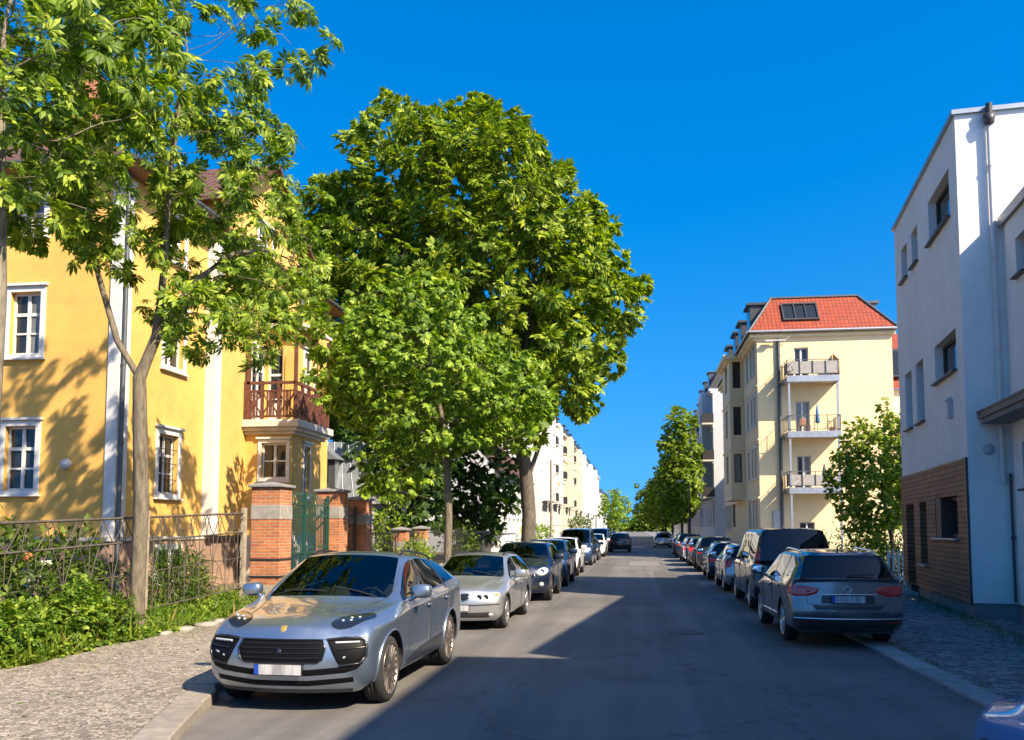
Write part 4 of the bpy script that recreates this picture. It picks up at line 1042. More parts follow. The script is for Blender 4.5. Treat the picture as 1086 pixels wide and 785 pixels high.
# ------------------------------------------------------------------ modern white house on the right
def modern_house():
    C = V(7.05, 20.33, 0); th = R(-6.3)
    t = thing('modern_white_house', 'modern white flat-roofed house with brown timber cladding round its ground floor windows', 'house', C, th)
    Ln, H, Wd = 8.0, 11.05, 9
    P, d, n = V(0, Ln, 0), V(0, -1, 0), V(-1, 0, 0)
    def yy(a, c): return (Ln-c, Ln-a)
    up = [(*yy(.75, 3.05), 9.05, 10.15), (*yy(4.5, 5.35), 9.12, 10.1), (*yy(6.05, 6.95), 9.12, 10.1)]
    mid = [(*yy(.65, 2.9), 5.5, 6.42), (*yy(4.33, 5.36), 4.78, 6.42), (*yy(6.0, 7.0), 4.78, 6.4)]
    low = [(*yy(.92, 3.3), 1.72, 2.68), (*yy(4.38, 5.3), 1.0, 2.63), (*yy(6.1, 7.3), .12, 2.62)]
    w_ = MB(); facade(w_, P, d, Ln, 3.42, H, up+mid, .26)
    facade(w_, V(0, 0, 0), (1, 0, 0), .85, .36, H); facade(w_, V(.85, 0, 0), (1, 0, 0), Wd-.85, 8.5, H); facade(w_, V(Wd, 0, 0), (0, 1, 0), Ln, 0, H); facade(w_, V(Wd, Ln, 0), (-1, 0, 0), Wd, 0, H)
    w_.quad(V(0, 0, H), V(Wd, 0, H), V(Wd, Ln, H), V(0, Ln, H))
    w_.build('wall', 'white_render', t)
    # timber cladding, 4 cm proud
    cl = MB(); facade(cl, V(-.04, Ln, 0), d, Ln-.05, .36, 3.42, [o if o[2] > .3 else (o[0], o[1], .36, o[3]) for o in low], .3)
    cl.quad(V(0, Ln-.0, .36), V(-.04, Ln, .36), V(-.04, Ln, 3.42), V(0, Ln, 3.42)); cl.build('timber_cladding', 'siding', t)
    tr = MB(); tr.obox(V(-.055, Ln, 3.42), d*(Ln-.02), V(.05, 0, 0), Z*.05); tr.obox(V(-.06, .05, .3), V(0, -.06, 0), V(.05, 0, 0), Z*3.13); tr.build('cladding_trim', 'frame_dark', t)
    ba = MB(); ba.box(.03, Wd, .03, low[0][0]*0+.9, 0, .35); ba.box(.03, 1, .9, 6.1-.0, 0, .35); ba.box(.03, 1, 7.3, Ln, 0, .35); ba.build('plinth', 'plinth_grey', t)
    for o in up+mid: 
        big = o[1]-o[0] > 1.5
        window(t, P, d, o, .26, frame='frame_dark', cols=1, rows=1, fw=.07, sillmat='frame_dark')
    for k, o in enumerate(low):
        window(t, V(-.04, Ln, 0), d, o, .3, frame='wood_brown' if k else 'frame_dark', cols=1, rows=1, fw=.09, sillmat='zinc', name='door' if k == 2 else 'window', panel=.9 if k == 2 else 0, sill=k < 2)
    rev = MB(); o = low[0]; rev.box(-.03, .24, Ln-o[0]-.05, Ln-o[0]-.6, o[2]+.01, o[3]-.01); rev.build('reveal_panel', 'wood_red', t)
    st = MB(); st.box(-.75, .0, 6.0, 7.4, 0, .16); st.build('doorstep', 'kerb_grey', t)
    co = MB(); co.box(-.07, Wd+.05, -.07, .12, H, H+.1); co.box(-.07, .12, .12, Ln+.07, H, H+.1); co.build('coping', 'zinc', t)
    lm = MB(); lm.box(-.1, -.0, 1.16, 1.34, 4.45, 4.85); lm.lathe([(.0, .1), (.07, .06), (.1, 0)], (-.05, 1.25, 4.85), n=12); lm.build('wall_lamp', 'grey_paint', t)
    vt = MB(); vt.lathe([(0, -.05), (.1, -.04), (.12, -.01), (.1, 0)], (.42, 0, 3.62), axis='y', n=16); vt.build('vent', 'grey_paint', t)
    # wing towards the camera
    wl, WH = 12.6, 8.55
    wops = [(.9, 1.5, 7.1, 7.9), (2.5, 3.7, 7.0, 8.0), (.75, 1.6, 2.75, 3.7), (3.0, 4.0, .2, 2.3), (6, 7.5, 4.6, 6.2)]
    w2 = MB(); facade(w2, V(.85, 0, 0), d, wl, .36, WH, wops, .25); facade(w2, V(.85, -wl, 0), (1, 0, 0), 7, .36, WH); facade(w2, V(7.85, -wl, 0), (0, 1, 0), wl, 0, WH); w2.quad(V(.85, -wl, WH), V(7.85, -wl, WH), V(7.85, 0, WH), V(.85, 0, WH)); w2.build('wing', 'white_render', t)
    for o in wops: window(t, V(.85, 0, 0), d, o, .25, frame='frame_dark', cols=1, rows=1, sillmat='frame_dark')
    pl = MB(); pl.box(.88, 3, -wl, -.0, 0, .36); pl.build('plinth', 'plinth_grey', t)
    c2 = MB(); c2.box(.76, 7.9, -wl, -.03, WH, WH+.09); c2.box(.76, .8, -wl, -.03, WH-.12, WH); c2.build('coping', 'zinc', t)
    cp = MB(); cp.box(.27, .84, -3.4, -.06, 4.16, 4.27, 1); cp.box(.22, .84, -3.45, -.03, 4.27, 4.40, 0); cp.box(.2, .84, -3.48, -.01, 4.40, 4.44, 2); cp.build('canopy', ['canopy_wood', 'plinth_grey', 'zinc_dark'], t)
    downpipe(t, [(.66, -.03, H+.0), (.66, -.09, H-.25), (.66, -.09, 4.5)], .055, 'white_paint')
    downpipe(t, [(.66, -.08, 4.1), (.66, -.08, 2.9)], .05, 'white_paint')
    q = MB(); q.tube([(.66, -.16, H+.12), (.66, -.12, H-.35)], .07, 8); q.lathe([(.0, 0), (.1, .0), (.13, .2), (.0, .2)], (.66, -.13, H-.32), n=10); q.build('rain_hopper', 'frame_dark', t)
    cd = MB(); cd.tube([(.79, -.1, .4), (.79, -.1, 3.1)], .03, 8); cd.tube([(.79, -.1, 1.7), (.79, -.1, 1.78)], .045, 8); cd.build('conduit', 'frame_dark', t)
modern_house()
# neighbour beside the camera: only its shade on the road is in the picture
t = thing('neighbour_house', 'white house on the right beside the camera whose shade lies across the road', 'house', (7.2, -26, 0))
w_ = MB(); ops = [(2+k*3.2, 3.3+k*3.2, z, z+1.6) for k in range(9) for z in (1.2, 4.4, 7.4)]
facade(w_, V(0, 31.8, 0), (0, -1, 0), 31.8, 0, 10.3, ops); facade(w_, V(0, 0, 0), (1, 0, 0), 8, 0, 10.3); facade(w_, V(8, 31.8, 0), (-1, 0, 0), 8, 0, 10.3); facade(w_, V(8, 0, 0), (0, 1, 0), 31.8, 0, 10.3); w_.build('wall', 'cream_render', t)
for o in ops: window(t, V(0, 31.8, 0), (0, -1, 0), o, cols=2, rows=2)
rf = MB(); rf.box(-.1, 8.1, -.1, 31.9, 10.3, 10.45); rf.build('roof', 'tar_roof', t)
# ------------------------------------------------------------------ car kit (x forward, y left, z up)
def m_paint(name, col, metal=.55, rough=.32, flake=.04):
    m, nt, out = newmat(name)
    g = N(nt, 'ShaderNodeNewGeometry')
    n = noise(nt, coord(nt), 2.2, 6, .7)
    dust = ramp(nt, [(.45, (0, 0, 0)), (.8, (.22, .22, .22))], n.outputs[0]).outputs[0]
    c = mixc(nt, dust, col, (.22, .20, .17, 1))
    p = principled(nt, None, c, ramp(nt, [(.4, (rough,)*3), (.8, (rough+.2,)*3)], n.outputs[0]).outputs[0], metal, None, Coat_Weight=1.0, Coat_Roughness=.04)
    d = principled(nt, None, (.02, .02, .022, 1), .9)
    mx = N(nt, 'ShaderNodeMixShader'); L(nt, g.outputs['Backfacing'], mx.inputs[0]); L(nt, p.outputs[0], mx.inputs[1]); L(nt, d.outputs[0], mx.inputs[2])
    L(nt, mx.outputs[0], out.inputs[0]); M[name] = m
m_paint('paint_silver_blue', (.31, .375, .46, 1), .85, .27)
m_paint('paint_silver', (.46, .47, .48, 1), .7, .30)
m_paint('paint_brown_grey', (.16, .165, .18, 1), .85, .22)
m_paint('paint_black', (.010, .010, .012, 1), .1, .25)
m_paint('paint_navy', (.008, .016, .045, 1), .4, .28)
m_paint('paint_blue', (.015, .045, .11, 1), .5, .3)
m_paint('paint_white', (.72, .72, .71, 1), 0, .4)
m_paint('paint_graphite', (.045, .048, .055, 1), .6, .3)
m_paint('paint_beige', (.36, .33, .29, 1), .6, .3)
m_paint('paint_sky', (.06, .30, .72, 1), .25, .2)
def m_carglass(name, trans, tint=(.35, .42, .42, 1)):
    m, nt, out = newmat(name)
    t = N(nt, 'ShaderNodeBsdfTransparent'); t.inputs[0].default_value = mul(tint, trans)
    gl = N(nt, 'ShaderNodeBsdfGlossy'); gl.inputs['Roughness'].default_value = .015; gl.inputs[0].default_value = (.9, .95, 1, 1)
    fr = N(nt, 'ShaderNodeFresnel'); fr.inputs[0].default_value = 1.48
    mx = N(nt, 'ShaderNodeMixShader'); L(nt, fr.outputs[0], mx.inputs[0]); L(nt, t.outputs[0], mx.inputs[1]); L(nt, gl.outputs[0], mx.inputs[2]); L(nt, mx.outputs[0], out.inputs[0])
    M[name] = m
m_carglass('car_glass', 1.3); m_carglass('car_glass_dark', .22)
m_plain('tyre', (.020, .020, .021, 1), .85, var=.3, scale=8, bmp=.3)
m_plain('alloy_silver', (.55, .55, .56, 1), .3, .9, var=.1)
m_plain('alloy_bronze', (.42, .36, .30, 1), .32, .9, var=.1)
m_plain('alloy_dark', (.09, .09, .095, 1), .35, .8, var=.1)
m_plain('chrome', (.75, .76, .78, 1), .12, 1, var=.03)
m_plain('trim_gloss', (.012, .012, .013, 1), .25, var=.1)
m_plain('grille_black', (.005, .005, .006, 1), .5, var=.1, Specular_IOR_Level=.12)
m_plain('trim_matt', (.022, .022, .023, 1), .65, var=.15)
m_plain('seat_cloth', (.025, .024, .024, 1), .8, var=.2)
m_plain('disc_steel', (.22, .21, .20, 1), .4, .9)
m_plain('plate_blue', (.01, .06, .42, 1), .4); m_plain('crest_gold', (.62, .42, .10, 1), .35, .6, var=.3, scale=60)
def m_lamp(name, col, rough=.08, coat=1):
    m, nt, out = newmat(name)
    principled(nt, out, col, rough, .0, bump(nt, noise(nt, coord(nt, 'Object', (1, 40, 40)), 1, 1).outputs[0], .15, .01), Coat_Weight=coat, Coat_Roughness=.02); M[name] = m
m_lamp('lamp_red', (.60, .018, .014, 1)); m_lamp('lamp_dark', (.018, .022, .03, 1), .05); m_lamp('lamp_clear', (.45, .48, .5, 1), .1); m_lamp('lamp_amber', (.6, .2, .02, 1)); m_lamp('lamp_red_bright', (.55, .05, .04, 1))
def m_plate():
    m, nt, out = newmat('plate_white')
    n = noise(nt, coord(nt, 'Object', (0, 16, 3)), 1.0, 2)
    principled(nt, out, ramp(nt, [(.36, (.26, .26, .27)), (.62, (.5, .5, .5))], n.outputs[0]).outputs[0], .4); M['plate_white'] = m
m_plate()

def superbox(mb, c, s, e=.45, n=14, mat=0, tilt=0, axis='y'):
    """rounded box: superellipsoid of half sizes s"""
    vs = []; sp = lambda v: math.copysign(abs(v)**e, v)
    m = n//2; rot = Matrix.Rotation(tilt, 3, axis.upper())
    for i in range(m+1):
        la = -math.pi/2+math.pi*i/m
        for k in range(n):
            lo = 2*math.pi*k/n
            v = rot @ Vector((s[0]*sp(math.cos(la))*sp(math.cos(lo)), s[1]*sp(math.cos(la))*sp(math.sin(lo)), s[2]*sp(math.sin(la))))
            vs.append(v+Vector(c))
    fs = [(i*n+k, i*n+(k+1) % n, (i+1)*n+(k+1) % n, (i+1)*n+k) for i in range(m) for k in range(n)]
    mb.add(vs, fs, mat, True)

DEF = dict(W=.96, zb=.21, xf=2.30, xr=-2.38, xaf=1.404, xar=-1.404, rt=.365, H=1.61,
    noseX=(.10, .05, .01, .0, .05, .14), noseZ=(.235, .34, .50, .66, .80, .90), noseY=(.80, .88, .91, .90, .86, .74), bow=.26,
    hood0=.93, hood1=1.10, xc=.92, xw=.10, beltF=1.07, beltR=1.20, Wr=.66, roofF=1.565, roofM=1.61, roofR=1.53,
    xB=-.22, xC=-1.02, xD=-1.98, xt=-2.20, zt=1.17, tailX=(.14, .05, .0, .03, .06, .09), tailZ=(.30, .40, .58, .78, .95, 1.10), tailY=(.84, .9, .93, .925, .91, .86), bowr=.16,
    gt=.86, clad=True, lvl=3, rearY=.86, fender=0, flare=0)

def car_shell(p):
    """control cage -> (bmesh-ready verts, faces, mats, creases)"""
    W = p['W']; J = 11
    S = []
    def side(x, k, z, belt):   # rows 0..5 of an ordinary station
        return [(x, 0, p['zb']), (x, .80*W*k, p['zb']), (x, .965*W*k, p['zb']+.09), (x, .985*W*k, .45*z), (x, .985*W*k, .66*z), (x, 1.0*W*k, belt-.10)]
    zs = p['beltF']/1.07
    # 0 nose
    r = [(p['xf']-p['noseX'][0]-p['bow'], 0, p['noseZ'][0])]
    for j in range(6): r.append((p['xf']-p['noseX'][j]-p['bow'], p['noseY'][j]*W, p['noseZ'][j]))
    y6 = p['noseY'][5]
    for f in (.72, .5, .25, 0): r.append((p['xf']-p['noseX'][5]-p['bow']*f*f, y6*W*f, p['noseZ'][5]+.035*(1-f*f)))
    S.append(r)
    def hood(x, f, k, dz=0):
        zz = p['hood0']+(p['hood1']-p['hood0'])*f
        b = side(x, k, zs, zz-.02+p['fender']*.6)
        fe = p['fender']
        return b+[(x, .86*W*k, zz-.035+fe*1.5), (x, .66*W*k, zz-.017+fe*.7), (x, .46*W*k, zz+.03-fe*.25), (x, .23*W*k, zz+.03), (x, 0, zz+.036)]
    S.append(hood(p['xf']-.42, .22, .962)); S.append(hood(p['xaf']-.05, .55, .995+p['flare']))
    x = p['xc']; zc = p['hood1']
    S.append(side(x, 1, zs, p['beltF'])+[(x, .945*W, p['beltF']), (x-.0, .90*W, p['beltF']+.025), (x+.02, .80*W, zc+.02), (x+.13, .42*W, zc+.045), (x+.17, 0, zc+.05)])
    def cab(xl, xt, rz, belt, wr, gz):
        return side(xl, 1, zs, belt)+[(xl, .935*W, belt), (xt if gz is None else xt, wr+(.935*W-wr)*(1-p['gt'])*.9+.01, belt+(rz-belt)*p['gt']), (xt, wr-.01, rz-.022), (xt, wr*.55, rz+.012), (xt, 0, rz+.02)]
    w4 = p['xw']
    c4 = cab(w4+.26, w4, p['roofF'], p['beltF']+.01, p['Wr']-.03, 1); c4[7] = (w4+.10, c4[7][1]+.015, c4[7][2]-.02); c4[9] = (w4+.05, *c4[9][1:]); c4[10] = (w4+.07, *c4[10][1:]); S.append(c4)
    bl = lambda f: p['beltF']+(p['beltR']-p['beltF'])*f
    S.append(cab(p['xB'], p['xB'], p['roofM'], bl(.25), p['Wr'], 1))
    cC = cab(p['xC'], p['xC'], (p['roofM']*.65+p['roofR']*.35), bl(.6), p['Wr']-.01, 1)
    for j in (3, 4, 5): cC[j] = (cC[j][0]-.25, cC[j][1]*(1+p['flare']), cC[j][2])
    S.append(cC)
    c7 = cab(p['xD']+.12, p['xD'], p['roofR'], bl(.95), p['Wr']-.05, 1); c7[7] = (p['xD']+.02, c7[7][1], c7[7][2]-.01); S.append(c7)
    xt, zt = p['xt'], p['zt']
    S.append(side(xt+.02, .975, zs, bl(1))+[(xt+.03, p['rearY']*W+.04, bl(1)+.0), (xt+.0, p['rearY']*W, zt+.02), (xt-.005, p['rearY']*W-.055, zt), (xt-.045, .40*W, zt+.005), (xt-.06, 0, zt+.005)])
    # 9 tail
    r = [(p['xr']+p['tailX'][0]+p['bowr'], 0, p['tailZ'][0])]
    for j in range(6): r.append((p['xr']+p['tailX'][j]+p['bowr'], p['tailY'][j]*W, p['tailZ'][j]))
    y6 = p['tailY'][5]
    for f in (.9, .8, .42, 0): r.append((p['xr']+p['tailX'][5]+p['bowr']*f*f, y6*W*f, p['tailZ'][5]+.02*(1-f*f)))
    S.append(r)
    NS = len(S); verts, idx = [], {}
    def vid(key, co):
        if key not in idx: idx[key] = len(verts); verts.append(co)
        return idx[key]
    g = {}
    for i, r in enumerate(S):
        for j, (x, y, z) in enumerate(r):
            if j in (0, 10): g[i, j, 1] = g[i, j, -1] = vid((i, j), (x, 0, z))
            else:
                for s in (1, -1): g[i, j, s] = vid((i, j, s), (x, y*s, z))
    F, Mt, CR = [], [], {}
    def cr(a, b_, w): CR[tuple(sorted((a, b_)))] = w
    for i in range(NS-1):
        for j in range(10):
            for s in (1, -1):
                q = (g[i, j, s], g[i+1, j, s], g[i+1, j+1, s], g[i, j+1, s])
                F.append(q if s < 0 else q[::-1])
                m = 0
                if j == 0: m = 3
                elif j == 1 and p['clad']: m = 2
                elif 3 <= i <= 6 and j == 6: m = 1
                elif i == 3 and j in (8, 9): m = 4
                elif i == 7 and j in (8, 9): m = 5
                Mt.append(m)
    for s in (1, -1):
        for i in range(3, 8):
            for j, w_ in ((6, .75), (7, .8)):
                if i < 7 or j == 6: cr(g[i, j, s], g[i+1, j, s], w_)
        cr(g[3, 8, s], g[4, 8, s], .95); cr(g[7, 8, s], g[8, 8, s], .95)
        for i in (3, 4, 7, 8):
            for j in (8, 9): cr(g[i, j, s], g[i, j+1, s], .95)
        cr(g[3, 6, s], g[3, 7, s], .9); cr(g[7, 6, s], g[7, 7, s], .9)
        for i in range(1, 8): cr(g[i, 2, s], g[i+1, 2, s], .4)
        for i in range(0, 9): cr(g[i, 1, s], g[i+1, 1, s], .6)
        for i in range(1, 8): cr(g[i, 5, s], g[i+1, 5, s], .6)
        for i in range(0, 3): cr(g[i, 8, s], g[i+1, 8, s], .75); cr(g[i, 6, s], g[i+1, 6, s], .3)
    for i, key in ((0, 'nose'), (NS-1, 'tail')):
        top = [g[i, j, 1] for j in (6, 7, 8, 9)]+[g[i, 10, 1]]+[g[i, j, -1] for j in (9, 8, 7, 6)]
        rowsv = [top]
        tx = verts[g[i, 6, 1]][0]
        for j in range(5, 0, -1):
            yl = verts[g[i, j, 1]]; row = []
            for k, tv in enumerate(top):
                if k == 0: row.append(g[i, j, 1])
                elif k == 8: row.append(g[i, j, -1])
                else:
                    f = verts[tv][1]/verts[top[0]][1]
                    b_ = p['bow'] if key == 'nose' else -p['bowr']
                    row.append(vid((key, j, k), (yl[0]+b_*(1-abs(f)**2.2), yl[1]*f, yl[2])))
            rowsv.append(row)
        for a, b_ in zip(rowsv, rowsv[1:]):
            for k in range(8):
                q = (a[k], a[k+1], b_[k+1], b_[k]); F.append(q if key == 'tail' else q[::-1]); Mt.append(0)
        ng = rowsv[-1]+[g[i, 0, 1]]
        F.append(tuple(ng) if key == 'tail' else tuple(ng[::-1])); Mt.append(3)
        for k in range(8): cr(rowsv[-1][k], rowsv[-1][k+1], .6); cr(rowsv[0][k], rowsv[0][k+1], .45)
        if key == 'tail':
            for k in range(8): cr(rowsv[0][k], rowsv[0][k+1], .35)
    return verts, F, Mt, CR, [g[i, j, s] for s in (1, -1) for i, j in ((3, 8), (4, 8), (7, 8), (8, 8), (3, 6), (7, 6), (7, 7))]

def eval_shell(p):
    vs, F, Mt, CR, CV = car_shell(p)
    me = bpy.data.meshes.new('shell'); me.from_pydata(vs, [], F)
    for k in range(6): me.materials.append(None)
    me.polygons.foreach_set('material_index', Mt)
    bm = bmesh.new(); bm.from_mesh(me); bmesh.ops.recalc_face_normals(bm, faces=bm.faces)
    cl = bm.edges.layers.float.get('crease_edge') or bm.edges.layers.float.new('crease_edge')
    bm.verts.ensure_lookup_table()
    for (a, b_), w_ in CR.items():
        e = bm.edges.get((bm.verts[a], bm.verts[b_]))
        if e: e[cl] = w_
    vl = bm.verts.layers.float.get('crease_vert') or bm.verts.layers.float.new('crease_vert')
    for k in CV: bm.verts[k][vl] = .75
    bm.to_mesh(me); bm.free()
    o = bpy.data.objects.new('shell', me); COL.objects.link(o)
    s = o.modifiers.new('s', 'SUBSURF'); s.levels = p['lvl']; s.render_levels = p['lvl']
    cm = MB(); Ra = p['rt']+.05
    for xa in (p['xaf'], p['xar']):
        for sg in (1, -1):
            cm.lathe([(0, -.22), (Ra, -.22), (Ra, .22), (0, .22)], (xa, sg*(p['W']-.07), p['rt']), axis='y', n=48, smooth=False)
    me2 = bpy.data.meshes.new('cut'); me2.from_pydata(cm.v, [], cm.f)
    bm = bmesh.new(); bm.from_mesh(me2); bmesh.ops.remove_doubles(bm, verts=bm.verts, dist=1e-5); bmesh.ops.recalc_face_normals(bm, faces=bm.faces); bm.to_mesh(me2); bm.free()
    c = bpy.data.objects.new('cut', me2); COL.objects.link(c)
    b_ = o.modifiers.new('b', 'BOOLEAN'); b_.object = c; b_.operation = 'DIFFERENCE'; b_.solver = 'EXACT'
    bpy.context.view_layer.update(); dg = bpy.context.evaluated_depsgraph_get()
    out = bpy.data.meshes.new_from_object(o.evaluated_get(dg))
    bpy.data.objects.remove(o); bpy.data.objects.remove(c)
    bm = bmesh.new(); bm.from_mesh(out)
    bm.normal_update()
    for f in bm.faces:   # wheel wells
        cc = f.calc_center_median()
        for xa in (p['xaf'], p['xar']):
            if math.hypot(cc.x-xa, cc.z-p['rt']) < Ra+.004 and abs(cc.y) > p['W']-.32: f.material_index = 3
    bpy.data.meshes.remove(out)
    return bm

class Car:
    def __init__(s, name, label, cat, p, paint, glass='car_glass', rear_glass='car_glass_dark', doors=True):
        s.p = {**DEF, **p}; p = s.p; s.paint = paint
        s.t = thing(name, label, cat); t = s.t
        bm = eval_shell(p)
        # door shut lines: bisect the side faces
        if doors:
            s.dx = (p['xc']-.10, p['xB']-.04, p['xC']-.16)
            for k, x in enumerate(s.dx):
                gm = [f for f in bm.faces if f.material_index in (0, 2) and abs(f.calc_center_median().y) > p['W']*.6]
                geom = set(gm)
                for f in gm: geom.update(f.edges); geom.update(f.verts)
                nx = Vector((1, 0, .10 if k < 2 else .34)).normalized()
                bmesh.ops.bisect_plane(bm, geom=list(geom), plane_co=(x, 0, .6), plane_no=nx, dist=1e-5)
        s.full = bm
        s.bvh = BVHTree.FromBMesh(bm)
        groups = {}
        def dside(f):
            c = f.calc_center_median()
            if not doors or f.material_index != 0 or abs(c.y) < p['W']*.62: return None
            if c.z < p['zb']+.10 or c.z > p['H']*.86: return None
            pos = [(c.x-x)+(c.z-.6)*(.10 if k < 2 else .34) for k, x in enumerate(s.dx)]
            if pos[0] < 0 <= pos[1]: k = 0
            elif pos[1] < 0 <= pos[2]: k = 1
            else: return None
            bt = p['beltF']+(p['beltR']-p['beltF'])*.3
            return ('door', k, 1 if c.y > 0 else -1) if c.z < bt+.05 else None
        for f in bm.faces:
            m = f.material_index; c = f.calc_center_median()
            if m == 1: key = ('side_window', 0 if c.x > p['xB']-.0 else (1 if c.x > p['xC']-.12 else 2), 1 if c.y > 0 else -1)
            elif m == 4: key = ('windscreen',)
            elif m == 5: key = ('rear_window',)
            elif m == 2: key = ('sill_trim',)
            elif m == 3: key = ('underbody',)
            else: key = dside(f) or ('body',)
            groups.setdefault(key, []).append(f)
        mats = {'side_window': rear_glass, 'windscreen': glass, 'rear_window': rear_glass, 'sill_trim': 'trim_matt', 'underbody': 'trim_matt', 'body': paint, 'door': paint}
        s.parts = {}
        for key, fs in groups.items():
            me = s.sub(fs, gap=.0035 if key[0] == 'door' else 0)
            mt = mats[key[0]]
            if key[0] == 'side_window' and key[1] == 0: mt = glass
            me.materials.append(M[mt]); s.parts[key] = link(key[0], me, t)
        bm.free()
    def sub(s, fs, gap=0):
        vm = {}; vs = []; F = []
        for f in fs:
            q = []
            for v in f.verts:
                if v.index not in vm: vm[v.index] = len(vs); vs.append(v.co.copy())
                q.append(vm[v.index])
            F.append(q)
        if gap:   # shut line: pull the open border in towards the panel
            cnt = {}
            for q in F:
                for a, b_ in zip(q, q[1:]+q[:1]): cnt[tuple(sorted((a, b_)))] = cnt.get(tuple(sorted((a, b_))), 0)+1
            cen = sum(vs, Vector())/len(vs)
            for i in {i for e, n in cnt.items() if n == 1 for i in e}:
                d = cen-vs[i]; d.y = 0; vs[i] = vs[i]+Vector((math.copysign(gap, d.x) if abs(d.x) > .25 else 0, -math.copysign(.004, vs[i].y), 0))
        me = bpy.data.meshes.new('panel'); me.from_pydata(vs, [], F)
        me.polygons.foreach_set('use_smooth', [True]*len(F))
        return me
    def ray(s, o, d):
        h = s.bvh.ray_cast(Vector(o), Vector(d)); return h[0], h[1]
    def cast(s, view, a, b_):
        p = s.p
        if view == 'front': return s.ray((p['xf']+1, a, b_), (-1, 0, 0))
        if view == 'rear': return s.ray((p['xr']-1, a, b_), (1, 0, 0))
        if view == 'left': return s.ray((a, p['W']+1, b_), (0, -1, 0))
        if view == 'right': return s.ray((a, -p['W']-1, b_), (0, 1, 0))
        if view == 'top': return s.ray((a, b_, 3), (0, 0, -1))
        if view == 'fl':  # from the front left corner
            d = Vector((-1, -.75, -.25)).normalized(); return s.ray(Vector((p['xf'], 0, 0))-d*2+Vector((0, a, b_)), d)
    def patch(s, name, view, outline, mat, off=.005, step=.03, parent=None, mirror=False, sink=.004, smooth=True, label=None):
        """panel draped on the body inside an outline drawn on the named side"""
        outs = []
        for sg in ((1, -1) if mirror else (1,)):
            ol = [(a, b_) for a, b_ in outline]
            if mirror and sg < 0: ol = [(-a, b_) for a, b_ in ol] if view in ('front', 'rear') else [(a, -b_) for a, b_ in ol] if view == 'top' else ol
            vw = view if not (mirror and sg < 0 and view == 'left') else 'right'
            pts = []
            n = len(ol)
            for i in range(n):
                a, b_ = Vector(ol[i]), Vector(ol[(i+1) % n]); m = max(1, int((b_-a).length/step))
                for k in range(m): pts.append(a.lerp(b_, k/m))
            nb = len(pts)
            xs, ys = [q.x for q in pts], [q.y for q in pts]
            x = min(xs)+step/2
            while x < max(xs):
                y = min(ys)+step/2
                while y < max(ys):
                    q = Vector((x, y))
                    if inside(q, pts[:nb]) and min((q-w_).length for w_ in pts[:nb]) > step*.45: pts.append(q)
                    y += step
                x += step
            r = geometry.delaunay_2d_cdt(pts, [(i, (i+1) % nb) for i in range(nb)], [tuple(range(nb))], 1, 1e-6)
            V2, F2, orig = r[0], r[2], r[3]
            vs, ok = [], []
            for i, q in enumerate(V2):
                h, nn = s.cast(vw, q.x, q.y)
                if h is None: ok.append(False); vs.append(Vector()); continue
                ok.append(True); edge = any(k < nb for k in orig[i])
                vs.append(h+nn*(off if not edge else .0015))
            fs = [f for f in F2 if all(ok[k] for k in f)]
            if not fs: continue
            if (vs[fs[0][1]]-vs[fs[0][0]]).cross(vs[fs[0][2]]-vs[fs[0][0]]).dot(s.cast(vw, *V2[fs[0][0]])[1]) < 0: fs = [f[::-1] for f in fs]
            mb = MB(); mb.add(vs, fs, 0, smooth); outs.append(mb.build(name, mat, parent or s.t, uv=False, label=label))
        return outs
    def strip(s, name, view, line, mat, w=.006, off=.0025, parent=None, mirror=False, step=.05):
        if mirror:
            s.strip(name, view, line, mat, w, off, parent, False, step)
            if view == 'left': return s.strip(name, 'right', line, mat, w, off, parent, False, step)
            f = (lambda q: (-q[0], q[1])) if view in ('front', 'rear') else (lambda q: (q[0], -q[1]))
            return s.strip(name, view, [f(q) for q in line], mat, w, off, parent, False, step)
        mb = MB()
        for sg in ((1, -1) if mirror else (1,)):
            ln = [Vector(q) for q in line]
            if sg < 0 and view in ('front', 'rear'): ln = [Vector((-q.x, q.y)) for q in ln]
            if sg < 0 and view == 'top': ln = [Vector((q.x, -q.y)) for q in ln]
            vw = 'right' if (sg < 0 and view == 'left') else view
            P = []
            for a, b_ in zip(ln, ln[1:]):
                m = max(1, int((b_-a).length/step))
                for k in range(m): P.append(a.lerp(b_, k/m))
            P.append(ln[-1]); pts = []
            for q in P:
                h, nn = s.cast(vw, q.x, q.y)
                if h is not None: pts.append(h+nn*off)
            if len(pts) > 1: mb.tube(pts, w, 5)
        if mb.v: return mb.build(name, mat, parent or s.t, uv=False)
